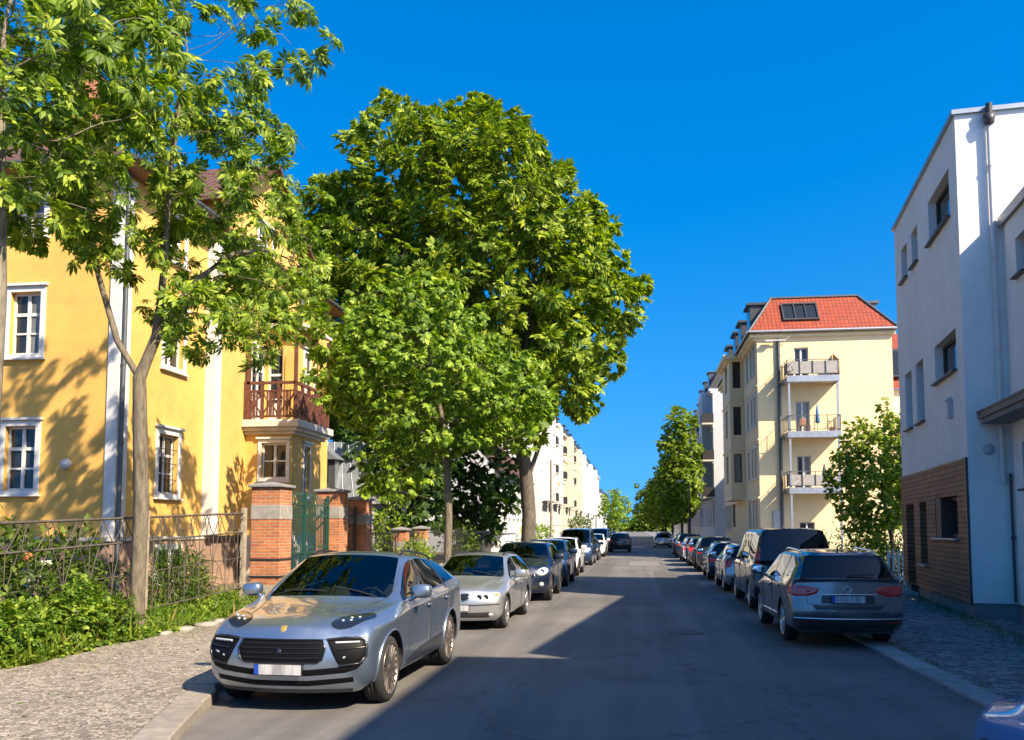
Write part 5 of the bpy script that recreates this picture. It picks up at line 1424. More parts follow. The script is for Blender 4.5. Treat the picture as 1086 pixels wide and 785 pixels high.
    def wheels(s, spokes=10, rim='alloy_silver', twin=True, rr=None, dish=.02):
        p = s.p; rt = p['rt']; rr = rr or rt*.70; w_ = .115
        for xa in (p['xaf'], p['xar']):
            for sg in (1, -1):
                we = bpy.data.objects.new('wheel', None); COL.objects.link(we); we.parent = s.t; we.location = (xa, sg*(p['W']-.035-w_), rt); we.rotation_euler = (0, rnd.uniform(0, 6), 0 if sg > 0 else math.pi)
                if not hasattr(s, 'wm'):
                    mb = MB(); mb.lathe([(rr, -w_), (rr+.02, -w_-.004), (rt-.03, -w_+.004), (rt-.008, -w_+.03), (rt, -w_*.5), (rt, -w_*.22), (rt-.008, -w_*.2), (rt-.008, -w_*.14), (rt, -w_*.12), (rt, w_*.12), (rt-.008, w_*.14), (rt-.008, w_*.2), (rt, w_*.22), (rt, w_*.5), (rt-.008, w_-.03), (rt-.03, w_-.004), (rr+.02, w_+.004), (rr, w_)][::-1], axis='y', n=40)
                    ty = mb.build('tyre', 'tyre', we, uv=False)
                    mb = MB(); mb.lathe([(rr+.004, w_), (rr+.006, w_+.006), (rr-.012, w_+.003), (rr-.02, w_-.03), (rr-.03, -.05), (rr-.03, -w_)][::-1], axis='y', n=40)
                    hub = w_-dish
                    for k in range(spokes):
                        for da in ((-.5, .5) if twin else (0,)):
                            a0 = 2*math.pi*k/spokes; a1 = a0+da*(2*math.pi/spokes)*.52; a0 += da*.14
                            hw0, hw1 = (.016, .011) if twin else (.032, .022)
                            p0 = Vector((math.cos(a0)*.05, hub, math.sin(a0)*.05)); p1 = Vector((math.cos(a1)*(rr-.012), w_-.006, math.sin(a1)*(rr-.012)))
                            tt = Vector((-math.sin(a1), 0, math.cos(a1))); D = Vector((0, -.03, 0))
                            mb.add([p0-tt*hw0, p0+tt*hw0, p1+tt*hw1, p1-tt*hw1, p0-tt*hw0*1.5+D, p0+tt*hw0*1.5+D, p1+tt*hw1*1.6+D, p1-tt*hw1*1.6+D], [(0, 3, 2, 1), (0, 1, 5, 4), (1, 2, 6, 5), (2, 3, 7, 6), (3, 0, 4, 7)])
                    mb.lathe([(.075, hub-.03), (.07, hub-.002), (.034, hub+.004), (.03, hub+.01), (0, hub+.01)][::-1], axis='y', n=20)
                    ri = mb.build('rim', rim, we, uv=False)
                    mb = MB(); mb.lathe([(rr-.05, -.02), (rr-.05, .0), (0, .0)][::-1], axis='y', n=28); di = mb.build('brake_disc', 'disc_steel', we, uv=False)
                    mb = MB(); mb.lathe([(rr-.035, -.03), (0, -.03)][::-1], axis='y', n=20, smooth=False); bk = mb.build('backing_plate', 'trim_matt', we, uv=False)
                    s.wm = [ty, ri, di, bk]
                else:
                    for q in s.wm: c = q.copy(); COL.objects.link(c); c.parent = we
    def arches(s, mat, r=.014, over=.012):
        p = s.p; Ra = p['rt']+.05
        for xa in (p['xaf'], p['xar']):
            for sg in (1, -1):
                pts = []
                for k in range(25):
                    a = math.pi*(-.06+1.12*k/24); x, z = xa+(Ra+over)*math.cos(a), p['rt']+(Ra+over)*math.sin(a)
                    if z < p['zb']+.03: continue
                    h, nn = s.cast('left' if sg > 0 else 'right', x, z)
                    if h is not None and abs(h.y) > p['W']*.72: pts.append(h+nn*.002)
                if len(pts) > 3:
                    mb = MB(); mb.tube(pts, r, 6); mb.build('wheel_arch_trim', mat, s.t, uv=False)
    def mirror_glass(s, paint=None, x=None, z=None):
        p = s.p; x = x or p['xc']-.22; z = z or p['beltF']+.10
        for sg in (1, -1):
            y = sg*(p['W']+.11)
            mb = MB(); superbox(mb, (x, y, z), (.085, .125, .085), .6, 16); mb.tube([(x+.02, sg*(p['W']*.93), p['beltF']-.01), (x+.01, y-sg*.05, z-.06)], [.03, .024], 6)
            o = mb.build('wing_mirror', paint or s.paint, s.t, uv=False)
            mb = MB(); superbox(mb, (x-.078, y, z), (.012, .10, .062), .5, 12); mb.build('mirror_glass', 'chrome', o, uv=False)
    def handles(s, mat=None):
        p = s.p
        for sg in (1, -1):
            for k, x in enumerate((s.dx[1]+.14, s.dx[2]+.16)):
                z = p['beltF']-.12+.03*k
                h, nn = s.cast('left' if sg > 0 else 'right', x, z)
                if h is None: continue
                mb = MB(); superbox(mb, h+nn*.02, (.10, .016, .017), .6, 12); d = s.parts.get(('door', k, sg), s.t)
                mb.build('door_handle', mat or s.paint, d, uv=False)
    def pillars(s):
        p = s.p
        for x in (p['xB']-.02, p['xC']-.13):
            for sg in ('left', 'right'):
                z0, z1 = p['beltF']+(p['beltR']-p['beltF'])*.35-.02, p['roofM']*.87
                s.patch('door_pillar', sg, [(x-.045, z0), (x+.045, z0), (x+.045-.02, z1+.10), (x-.045-.02, z1+.10)], 'trim_gloss', .004, .06, sink=0)
    def roof_rails(s, mat='trim_gloss', h=.045):
        p = s.p
        for sg in (1, -1):
            pts = []
            for k in range(13):
                f = k/12; x = p['xw']-.12+(p['xD']+.22-p['xw']+.12)*f; y = sg*(p['Wr']-.07)
                hh, nn = s.cast('top', x, y)
                if hh is not None: pts.append(hh+Vector((0, 0, h*min(1, math.sin(math.pi*f)*3.2)-.004)))
            mb = MB(); mb.tube(pts, .016, 8); mb.build('roof_rail', mat, s.t, uv=False)
    def plate(s, end, y=0, z=.5, tilt=0, off=.012, blue=True):
        h, nn = s.cast(end, y, z)
        if h is None: return
        sx = 1 if end == 'front' else -1
        x = h.x+sx*off
        mb = MB(); mb.cbox((x-sx*.006, y, z), (.014, .535, .125)); o = mb.build('number_plate', 'trim_matt', s.t, uv=False)
        bl = sx  # the blue band is on the viewer's left = +y*sx ... of the car seen from outside
        mb = MB(); x2 = x+sx*.0035
        yb0, yb1 = y-bl*.258, y-bl*.212
        mb.box(x2-.002, x2+.002, min(yb0, yb1), max(yb0, yb1), z-.052, z+.052); mb.build('plate_band', 'plate_blue', o, uv=False)
        mb = MB(); ya, yb = y-bl*.211, y+bl*.258; mb.box(x2-.002, x2+.002, min(ya, yb), max(ya, yb), z-.052, z+.052); mb.build('plate_field', 'plate_white', o, uv=False)
    def interior(s):
        p = s.p; dz = p['beltF']-1.07
        for x, ys in ((.05, (.37, -.37)), (-.95, (.38, -.38))):
            for y in ys:
                mb = MB(); superbox(mb, (x, y, .52+dz), (.26, .25, .11), .5); superbox(mb, (x-.28, y, .86+dz), (.09, .24, .34), .5, tilt=-.22); superbox(mb, (x-.38, y, 1.28+dz), (.05, .13, .085), .6, tilt=-.1)
                mb.build('seat', 'seat_cloth', s.t, uv=False)
        mb = MB(); superbox(mb, (p['xc']-.22, 0, p['beltF']-.15), (.34, p['W']*.84, .13), .4, 20); mb.build('dashboard', 'trim_matt', s.t, uv=False)
        mb = MB(); c = Vector((p['xc']-.52, .37, p['beltF']-.06)); pts = []
        for k in range(25):
            a = 2*math.pi*k/24; pts.append(c+Vector((math.sin(a)*.06, math.cos(a)*.18, math.sin(a)*.17)))
        mb.tube(pts, .016, 6); mb.tube([c+Vector((0, -.17, 0)), c+Vector((0, .17, 0))], .02, 5); mb.tube([c, c+Vector((.25, 0, -.12))], .03, 6); mb.build('steering_wheel', 'trim_matt', s.t, uv=False)
    def seams(s):
        p = s.p; zr = p['zb']+.14
        for sd, sg in (('left', 1), ('right', -1)):     # shut lines round the doors
            zt = p['beltF']-.02; z0 = p['zb']+.15
            for k, x in enumerate(s.dx):
                sl = .10 if k < 2 else .34
                zz0 = z0 if k < 2 else max(z0, p['rt']*1.5)
                s.strip('door_gap', sd, [(x-(zt+.05*k-.6)*sl, zt+.05*k), (x-(zz0-.6)*sl, zz0)], 'trim_matt', .0042, -.0012)
            s.strip('door_gap', sd, [(s.dx[0]-(z0-.6)*.1, z0), (s.dx[2]+.42, z0)], 'trim_matt', .0042, -.0012)
        s.strip('bonnet_gap', 'top', [(p['xf']-.36, .55*p['W']), (p['xaf']-.3, .70*p['W']), (p['xc']+.06, .80*p['W'])], 'trim_matt', .0045, .0, mirror=True)
    def place(s, x, y, rz, z=0): s.t.location = (x, y, z); s.t.rotation_euler = (0, 0, rz); return s
def inside(q, poly):
    c = False; n = len(poly)
    for i in range(n):
        a, b_ = poly[i], poly[(i+1) % n]
        if (a.y > q.y) != (b_.y > q.y) and q.x < (b_.x-a.x)*(q.y-a.y)/(b_.y-a.y)+a.x: c = not c
    return c
def ell(cx, cy, rx, ry, n=16, rot=0):
    return [(cx+rx*math.cos(a)*math.cos(rot)-ry*math.sin(a)*math.sin(rot), cy+rx*math.cos(a)*math.sin(rot)+ry*math.sin(a)*math.cos(rot)) for a in [2*math.pi*k/n for k in range(n)]]
FACE = -math.pi/2   # heading for cars facing the camera (towards -Y)
AWAY = math.pi/2
def wipers(c, z=None):
    p = c.p
    for (y0, y1) in ((.62, .05), (-.02, -.58)):
        pts = []
        for k in range(7):
            f = k/6; y = y0+(y1-y0)*f; h, n = c.cast('top', p['xc']+.05-.10*f+.02, y)
            if h is not None: pts.append(h+n*.015)
        if len(pts) > 1: mb = MB(); mb.tube(pts, .008, 5); mb.build('wiper', 'trim_matt', c.t, uv=False)

m_lamp('lamp_smoke', (.012, .014, .02, 1), .10, .5)
def sporty_suv():
    c = Car('parked_car', 'silver blue sporty SUV facing the camera, parked nearest on the left kerb', 'car',
            dict(lvl=3, clad=False, noseX=(.10, .04, .0, .0, .035, .13), noseZ=(.21, .30, .46, .62, .77, .875), noseY=(.82, .90, .94, .93, .90, .80), bow=.21, W=.985, rt=.372,
                 hood0=.93, hood1=1.085, H=1.64, roofF=1.595, roofM=1.64, roofR=1.48, xc=.86, xw=.02, beltF=1.085, beltR=1.21, Wr=.66, xD=-1.86, xt=-2.25, fender=.035, flare=.018), 'paint_silver_blue')
    p = c.p; t = c.t
    c.wheels(10, 'alloy_bronze', True, .288); c.arches('paint_silver_blue', .012, .006); c.mirror_glass(); c.handles(); c.pillars(); c.roof_rails('trim_gloss'); c.interior(); c.seams(); wipers(c)
    # main grille, side intakes, blade lines
    g = c.patch('grille', 'front', [(-.44, .765), (.44, .765), (.475, .68), (.45, .575), (.40, .54), (-.40, .54), (-.45, .575), (-.475, .68)], 'grille_black', .006, .03)[0]
    for z in (.585, .635, .685, .73): c.strip('grille_bar', 'front', [(-.44, z), (.44, z)], 'trim_gloss', .007, .008, g)
    c.strip('grille_frame', 'front', [(-.44, .77), (.44, .77), (.482, .68), (.455, .57), (.40, .535), (-.40, .535), (-.455, .57), (-.482, .68), (-.44, .77)], 'trim_gloss', .010, .006, g)
    c.patch('air_intake', 'front', [(.49, .765), (.66, .78), (.83, .77), (.87, .71), (.87, .60), (.82, .53), (.63, .51), (.60, .55)], 'grille_black', .006, .03, mirror=True)
    c.strip('intake_frame', 'front', [(.49, .77), (.66, .785), (.835, .775), (.876, .71), (.876, .60), (.825, .525), (.63, .505)], 'trim_gloss', .016, .006, mirror=True)
    c.strip('drl_strip', 'front', [(.58, .74), (.81, .742)], 'lamp_clear', .013, .012, mirror=True)
    c.strip('intake_bar', 'front', [(.60, .67), (.86, .69)], 'trim_gloss', .008, .010, mirror=True)
    c.patch('fog_lamp', 'front', [(.66, .575), (.80, .62), (.80, .65), (.66, .605)], 'lamp_clear', .013, .03, mirror=True)
    c.patch('lower_grille', 'front', [(-.72, .50), (-.30, .465), (.30, .465), (.72, .50), (.86, .535), (.80, .465), (.68, .43), (.30, .40), (-.30, .40), (-.68, .43), (-.80, .465), (-.86, .535)], 'grille_black', .005, .03)
    c.patch('lower_grille', 'front', [(-.76, .385), (-.30, .35), (.30, .35), (.76, .385), (.76, .33), (.30, .29), (-.30, .29), (-.76, .33)], 'grille_black', .005, .03)
    c.patch('front_spoiler', 'front', [(-.74, .255), (.74, .255), (.72, .20), (-.72, .20)], 'trim_matt', .008, .04)
    # headlights: long ovals swept back over the wing
    for o in c.patch('headlight', 'top', ell(1.84, .665, .285, .128, 28, -.62), 'lamp_smoke', .004, .025, mirror=True):
        sg = 1 if o.data.vertices[0].co.y > 0 else -1
        for (x, y) in ((1.93, .57), (1.90, .65), (1.83, .635), (1.80, .715)):
            h, n = c.cast('top', x, sg*y)
            if h is not None: mb = MB(); superbox(mb, h+n*.004, (.020, .016, .012), .6, 8); mb.build('lens', 'lamp_clear', o, uv=False)
    c.plate('front', 0, .468, off=.03)
    # shield crest on the bonnet
    h, n = c.cast('front', 0, .875)
    c.patch('bonnet_crest', 'front', [(-.032, .865), (-.034, .905), (0, .912), (.034, .905), (.032, .865), (0, .835)], 'crest_gold', .006, .02, sink=0)
    cc = c.patch('grille_camera', 'front', ell(0, .655, .03, .03, 10), 'lamp_dark', .02, .02)
    # bonnet ridges and side blade
    c.strip('bonnet_gap', 'front', [(-.80, .80), (-.47, .775), (.47, .775), (.80, .80)], 'trim_matt', .003, 0)
    for sd in ('left', 'right'): c.patch('side_blade', sd, [(.80, .33), (-.92, .33), (-.92, .53), (.20, .47), (.80, .40)], 'trim_blade', .006, .06)
    c.patch('taillight', 'rear', [(.25, .97), (.84, .99), (.84, .92), (.25, .92)], 'lamp_red', .006, .04, mirror=True)
    return c
m_plain('trim_blade', (.05, .056, .065, 1), .3, .5)

def estate(name, label, paint, p, rim, facing, kind='car'):
    c = Car('parked_car', label, 'car', p, paint)
    c.wheels(*rim); c.mirror_glass(); c.handles(); c.pillars(); c.seams()
    return c
def silver_estate():
    c = estate('', 'silver estate car with twin round-cornered grilles, second car on the left kerb', 'paint_silver',
               dict(W=.905, H=1.43, zb=.17, xf=2.14, xr=-2.36, xaf=1.38, xar=-1.38, rt=.318, lvl=3, clad=False, beltF=.93, beltR=1.0, hood0=.78, hood1=.93, roofF=1.365, roofM=1.415, roofR=1.36,
                    xc=.80, xw=-.02, xB=-.35, xC=-1.15, xD=-2.02, xt=-2.28, zt=.99, Wr=.60, noseZ=(.19, .28, .42, .55, .65, .735), noseX=(.08, .02, .0, .0, .035, .10), noseY=(.82, .89, .92, .92, .89, .80), bow=.22, tailZ=(.26, .35, .52, .68, .80, .92)), (10, 'alloy_silver', False), 1)
    c.interior(); wipers(c); c.roof_rails('trim_gloss', .03)
    for o in c.patch('grille', 'front', [(.025, .69), (.22, .695), (.25, .655), (.225, .595), (.17, .575), (.06, .58), (.025, .62)], 'trim_gloss', .006, .025, mirror=True): pass
    c.strip('grille_surround', 'front', [(.02, .695), (.225, .70), (.258, .655), (.23, .59), (.17, .57), (.06, .573), (.02, .615), (.02, .695)], 'chrome', .009, .008, mirror=True)
    for o in c.patch('headlight', 'front', [(.34, .665), (.55, .70), (.74, .725), (.80, .70), (.78, .63), (.66, .595), (.40, .585), (.35, .60)], 'lamp_clear', .008, .025, mirror=True):
        sg = 1 if o.data.vertices[0].co.y > 0 else -1
        for y in (.44, .56):
            h, n = c.cast('front', sg*y, .635)
            mb = MB(); mb.lathe([(.052, 0), (.052, .012), (.03, .016), (0, .012)], (h.x+.002, h.y, h.z), axis='x', n=16); mb.build('lens', 'lamp_dark', o, uv=False)
    c.patch('turn_signal', 'front', [(.70, .70), (.79, .705), (.785, .65), (.72, .645)], 'lamp_amber', .012, .03, mirror=True)
    c.patch('bumper_strip', 'front', [(-.80, .515), (-.3, .50), (.3, .50), (.80, .515), (.80, .49), (.3, .475), (-.3, .475), (-.80, .49)], 'trim_matt', .008, .03)
    c.patch('lower_grille', 'front', [(-.62, .36), (-.3, .35), (.3, .35), (.62, .36), (.68, .30), (.6, .255), (-.6, .255), (-.68, .30)], 'trim_matt', .006, .03)
    c.patch('fog_lamp', 'front', ell(.64, .31, .05, .035), 'lamp_clear', .012, .03, mirror=True)
    c.plate('front', 0, .435, off=.016)
    rb = c.patch('badge', 'front', ell(0, .745, .04, .032, 12), 'badge_blue', .006, .02, sink=0)
    c.patch('taillight', 'rear', [(.55, .80), (.86, .82), (.86, .66), (.6, .66)], 'lamp_red', .006, .04, mirror=True)
    return c
m_plain('badge_blue', (.05, .12, .3, 1), .3, .3)

def grey_estate():
    c = estate('', 'grey estate car with chrome bumper strip seen from behind, nearest on the right kerb', 'paint_brown_grey',
               dict(W=.90, H=1.49, zb=.20, xf=2.18, xr=-2.36, xaf=1.33, xar=-1.31, rt=.325, lvl=3, clad=False, beltF=.98, beltR=1.07, hood0=.86, hood1=.99, roofF=1.44, roofM=1.475, roofR=1.43,
                    xc=.82, xw=.0, xB=-.32, xC=-1.12, xD=-1.98, xt=-2.25, zt=1.05, Wr=.655, tailX=(.12, .04, .0, .03, .045, .075), tailZ=(.27, .36, .52, .70, .84, 1.0), tailY=(.88, .94, .96, .955, .945, .92), bowr=.11, rearY=.885,
                    noseZ=(.21, .30, .45, .60, .71, .80)), (5, 'alloy_silver', True), -1)
    p = c.p; c.interior(); c.roof_rails('chrome', .05)
    for o in c.patch('taillight', 'rear', [(.43, .91), (.60, .94), (.80, .955), (.885, .945), (.89, .82), (.80, .785), (.60, .79), (.47, .83)], 'lamp_red', .012, .025, mirror=True):
        sg = 1 if o.data.vertices[0].co.y > 0 else -1
        h, n = c.cast('rear', sg*.60, .865)
        if h: mb = MB(); superbox(mb, h+n*.012, (.012, .03, .022), .6, 8); mb.build('lens', 'lamp_red_bright', o, uv=False)
    c.patch('spoiler', 'rear', [(-.54, 1.445), (.54, 1.445), (.58, 1.405), (-.58, 1.405)], 'paint_brown_grey', .03, .04)
    c.strip('tailgate_trim', 'rear', [(-.46, .815), (.46, .815)], 'chrome', .008, .006)
    c.patch('plate_recess', 'rear', [(-.40, .80), (.40, .80), (.42, .68), (-.42, .68)], 'trim_blade2', .003, .05)
    c.plate('rear', 0, .742, off=.03)
    # round emblem: ring with a V over a W
    h, n = c.cast('rear', 0, .885); x = h.x-.014
    mb = MB(); ring = [(x, .056*math.cos(a), h.z+.056*math.sin(a)) for a in [2*math.pi*k/24 for k in range(25)]]; mb.tube(ring, .007, 6)
    for q in ([(-.026, .047), (0, .002), (.026, .047)], [(-.045, .030), (-.022, -.042), (0, .0), (.022, -.042), (.045, .030)]): mb.tube([(x, a, h.z+b_) for a, b_ in q], .0055, 5)
    mb.build('emblem', 'chrome', c.t, uv=False)
    c.patch('rear_bumper_insert', 'rear', [(-.56, .655), (.56, .655), (.50, .585), (-.50, .585)], 'trim_blade2', .003, .04)
    c.strip('bumper_trim', 'rear', [(-.84, .455), (-.4, .445), (.4, .445), (.84, .455)], 'chrome', .009, .006)
    c.patch('bumper_lower', 'rear', [(-.80, .43), (.80, .43), (.72, .29), (-.72, .29)], 'trim_matt', .005, .05)
    c.patch('reflector', 'rear', [(.62, .415), (.80, .425), (.80, .385), (.64, .375)], 'lamp_red', .010, .04, mirror=True)
    c.strip('tailgate_gap', 'rear', [(-.66, .93), (-.62, .67), (.62, .67), (.66, .93)], 'trim_matt', .0045, 0)
    mb = MB(); h, n = c.cast('rear', 0, 1.09); mb.tube([h+n*.02, h+n*.02+Vector((0, -.42, .02))], .009, 5); mb.build('wiper', 'trim_matt', c.t, uv=False)
    h, n = c.cast('top', p['xD']+.35, 0); mb = MB(); mb.prism([h+Vector((.09, 0, 0)), h+Vector((-.08, 0, 0)), h+Vector((-.10, 0, .075))], (0, .02, 0)); mb.build('aerial', 'trim_gloss', c.t, uv=False)
    for sd in ('left', 'right'): c.strip('side_trim', sd, [(.75, .40), (-.95, .42)], 'chrome', .008, .004)
    return c
m_plain('trim_blade2', (.05, .05, .055, 1), .35, .3)

def van():
    c = Car('parked_van', 'dark tall people carrier seen from behind, second on the right kerb', 'van',
            dict(W=.95, H=1.93, zb=.22, xf=2.42, xr=-2.46, xaf=1.55, xar=-1.45, rt=.335, lvl=2, clad=False, beltF=1.12, beltR=1.14, hood0=1.02, hood1=1.14, roofF=1.86, roofM=1.925, roofR=1.90,
                 xc=1.50, xw=.75, xB=.25, xC=-.95, xD=-2.24, xt=-2.40, zt=1.16, Wr=.74, gt=.84, tailX=(.10, .03, .0, .02, .03, .04), tailZ=(.30, .40, .58, .78, .95, 1.10), tailY=(.90, .94, .955, .955, .95, .93), bowr=.08, rearY=.92,
                 noseZ=(.22, .33, .50, .68, .82, .95)), 'paint_black', 'car_glass_dark', 'car_glass_dark')
    c.wheels(7, 'alloy_silver', True); c.mirror_glass('trim_gloss', z=1.28); c.handles(); c.pillars(); c.seams(); c.interior()
    c.patch('taillight', 'rear', [(.74, 1.42), (.80, 1.44), (.88, 1.42), (.90, .98), (.80, .96)], 'lamp_red', .010, .04, mirror=True)
    c.plate('rear', 0, .86, off=.02); c.patch('rear_bumper_insert', 'rear', [(-.8, .55), (.8, .55), (.8, .44), (-.8, .44)], 'trim_matt', .006, .06)
    c.patch('headlight', 'front', [(.52, .92), (.80, .93), (.84, .80), (.56, .80)], 'lamp_clear', .008, .04, mirror=True)
    c.patch('grille', 'front', [(-.48, .92), (.48, .92), (.5, .82), (-.5, .82)], 'trim_gloss', .006, .04); c.patch('lower_grille', 'front', [(-.6, .6), (.6, .6), (.6, .42), (-.6, .42)], 'trim_matt', .006, .05); c.plate('front', 0, .66, off=.015)
    return c
def compact_suv():
    c = Car('parked_car', 'dark navy compact SUV with oval headlights, third car on the left kerb', 'car',
            dict(W=.90, H=1.56, zb=.22, xf=1.98, xr=-2.14, xaf=1.29, xar=-1.30, rt=.335, lvl=2, clad=True, beltF=1.06, beltR=1.12, hood0=.95, hood1=1.07, roofF=1.51, roofM=1.55, roofR=1.51,
                 xc=.86, xw=.14, xB=-.22, xC=-1.0, xD=-1.88, xt=-2.05, zt=1.10, Wr=.65, noseX=(.06, .02, .0, .0, .02, .10), noseZ=(.23, .34, .5, .66, .80, .90), noseY=(.82, .90, .93, .93, .90, .80), bow=.22, tailX=(.10, .03, 0, .02, .03, .05), bowr=.13, rearY=.86), 'paint_navy')
    c.wheels(5, 'alloy_dark', True); c.arches('trim_matt', .022, .016); c.mirror_glass(); c.handles(); c.pillars(); c.roof_rails('trim_gloss'); c.seams(); c.interior(); wipers(c)
    for o in c.patch('headlight', 'front', ell(.66, .80, .145, .10, 20, .25), 'lamp_clear', .010, .03, mirror=True):
        sg = 1 if o.data.vertices[0].co.y > 0 else -1
        h, n = c.cast('front', sg*.65, .80); mb = MB(); mb.lathe([(.06, 0), (.06, .014), (0, .014)], h, axis='x', n=14); mb.build('lens', 'lamp_dark', o, uv=False)
    g = c.patch('grille', 'front', [(-.40, .76), (.40, .76), (.47, .70), (.40, .56), (-.40, .56), (-.47, .70)], 'trim_gloss', .006, .03)[0]
    c.strip('grille_surround', 'front', [(-.40, .765), (.40, .765), (.475, .70), (.40, .555), (-.40, .555), (-.475, .70), (-.40, .765)], 'chrome', .010, .008, g)
    c.patch('lower_grille', 'front', [(-.55, .43), (.55, .43), (.5, .33), (-.5, .33)], 'trim_matt', .006, .04); c.patch('fog_lamp', 'front', ell(.64, .47, .055, .055), 'lamp_clear', .01, .03, mirror=True)
    c.plate('front', 0, .50, off=.014); c.plate('rear', 0, .80, off=.014)
    c.patch('taillight', 'rear', [(.64, 1.0), (.82, 1.0), (.84, .80), (.66, .80)], 'lamp_red', .008, .04, mirror=True)
    c.patch('rear_bumper_insert', 'rear', [(-.7, .5), (.7, .5), (.66, .36), (-.66, .36)], 'trim_matt', .006, .06)
    return c
def hatch():
    c = Car('parked_car', 'silver hatchback seen from behind, third on the right kerb in front of the dark van', 'car',
            dict(W=.88, H=1.46, zb=.19, xf=2.05, xr=-2.08, xaf=1.28, xar=-1.30, rt=.315, lvl=2, clad=False, beltF=.97, beltR=1.06, hood0=.83, hood1=.97, roofF=1.41, roofM=1.455, roofR=1.39,
                 xc=.84, xw=.06, xB=-.28, xC=-1.02, xD=-1.66, xt=-1.98, zt=1.02, Wr=.60, noseZ=(.20, .30, .44, .58, .69, .78), tailX=(.10, .03, 0, .03, .05, .08), tailZ=(.27, .36, .52, .68, .82, .96), bowr=.15), 'paint_silver')
    c.wheels(5, 'alloy_silver', True); c.mirror_glass(); c.handles(); c.pillars(); c.seams(); c.interior()
    c.patch('taillight', 'rear', [(.56, .93), (.80, .96), (.84, .90), (.84, .74), (.70, .74), (.62, .84)], 'lamp_red', .010, .04, mirror=True)
    c.plate('rear', 0, .66, off=.014); c.patch('rear_bumper_insert', 'rear', [(-.7, .45), (.7, .45), (.64, .32), (-.64, .32)], 'trim_matt', .006, .06)
    c.patch('headlight', 'front', [(.42, .70), (.74, .755), (.80, .70), (.76, .62), (.48, .61)], 'lamp_clear', .010, .04, mirror=True); c.patch('grille', 'front', [(-.4, .68), (.4, .68), (.36, .60), (-.36, .60)], 'trim_gloss', .006, .04)
    c.patch('lower_grille', 'front', [(-.5, .42), (.5, .42), (.5, .30), (-.5, .30)], 'trim_matt', .006, .05); c.plate('front', 0, .50, off=.014)
    return c
def repaint(t, old, new):
    for o in t.children_recursive:
        if o.type == 'MESH':
            for sl in o.material_slots:
                if sl.material and sl.material.name == old: sl.link = 'OBJECT'; sl.material = M[new]
def another(c, label, cat, x, y, rz, new, z=0, name=None, s=(1, 1, 1)):
    t = copy_tree(c.t); t['label'] = label; t['category'] = cat; t.location = (x, y, z); t.rotation_euler = (0, 0, rz); t.scale = s
    if name: t.name = name
    repaint(t, c.paint, new); return t
LG, RG, FG = 'cars parked along the left kerb', 'cars parked along the right kerb', 'cars far down the street'
a = sporty_suv().place(-3.68, 11.42, FACE-R(1.6)); tag(a.t, group=LG)
b = silver_estate().place(-3.38, 18.95, FACE-R(1)); tag(b.t, group=LG)
c3 = compact_suv().place(-3.15, 25.6, FACE); tag(c3.t, group=LG)
vw = grey_estate().place(3.32, 17.4, AWAY+R(.5), .03); tag(vw.t, group=RG); vw.t.scale = (1, 1, 1.045)
vn = van().place(3.55, 23.6, AWAY, .03); tag(vn.t, group=RG)
ht = hatch().place(3.45, 29.6, AWAY, .03); tag(ht.t, group=RG)
for (src, lab, cat, y, pt, x, nm) in (
        (c3, 'dark blue SUV half hidden behind the navy compact SUV, fourth on the left kerb', 'car', 31.6, 'paint_blue', -3.15, None),
        (c3, 'white SUV with black windows, fifth car on the left kerb', 'car', 38.2, 'paint_white', -3.2, None),
        (vn, 'tall blue van facing the camera behind the white SUV on the left kerb', 'van', 48.8, 'paint_blue', -3.2, 'parked_van'),
        (b, 'dark grey estate car behind the blue van, left kerb', 'car', 56.0, 'paint_graphite', -3.15, None),
        (c3, 'white SUV beyond the blue van, last bright car before the driving one, left kerb', 'car', 62.5, 'paint_white', -2.95, None),
        (ht, 'dark hatchback beyond the farther white SUV on the left kerb', 'car', 69, 'paint_navy', -3.2, None),
        (vn, 'white van in the far left row, first one past the driving SUV', 'van', 77, 'paint_white', -3.2, 'parked_van'),
        (vn, 'white van in the far left row, behind the other white van', 'van', 86, 'paint_white', -3.3, 'parked_van'),
        (c3, 'dark car far up the left kerb beyond the white vans', 'car', 95, 'paint_black', -3.3, None)):
    tag(another(src, lab, cat, x, y, FACE+rnd.uniform(-.015, .015), pt, 0, nm), group=LG)
for (src, lab, cat, y, pt, x) in (
        (b, 'blue estate car beyond the silver hatchback on the right kerb', 'car', 36.0, 'paint_blue', 3.5),
        (c3, 'dark SUV in the right row, two cars past the silver hatchback', 'car', 42.3, 'paint_graphite', 3.5),
        (ht, 'brown grey hatchback in the middle of the right row', 'car', 48.4, 'paint_brown_grey', 3.45),
        (b, 'silver estate car in the right row, before the row\'s last two dark cars', 'car', 54.4, 'paint_silver', 3.45),
        (c3, 'navy SUV second to last of the unbroken right row', 'car', 60.6, 'paint_navy', 3.4),
        (ht, 'black hatchback at the end of the unbroken right row', 'car', 66.8, 'paint_black', 3.4)):
    tag(another(src, lab, cat, x, y, AWAY+rnd.uniform(-.02, .02), pt, .03), group=RG)
for (src, lab, cat, x, y, rz, pt) in (
        (ht, 'silver car standing past the gap in the right row, left of the white one', 'car', 2.5, 91, AWAY, 'paint_silver'),
        (b, 'white car standing past the gap in the right row, beside the silver one', 'car', 4.6, 93, AWAY+.25, 'paint_white'),
        (ht, 'small dark car far away at the end of the right kerb', 'car', 3.4, 112, AWAY, 'paint_graphite'),
        (vw, 'tiny dark estate car far away in the left kerb row', 'car', -3.3, 112, FACE, 'paint_graphite')):
    tag(another(src, lab, cat, x, y, rz, pt, .0), group=FG)
tag(another(c3, 'black SUV driving away in the middle of the road', 'car', -1.35, 74.2, AWAY, 'paint_black', 0, 'driving_car'))
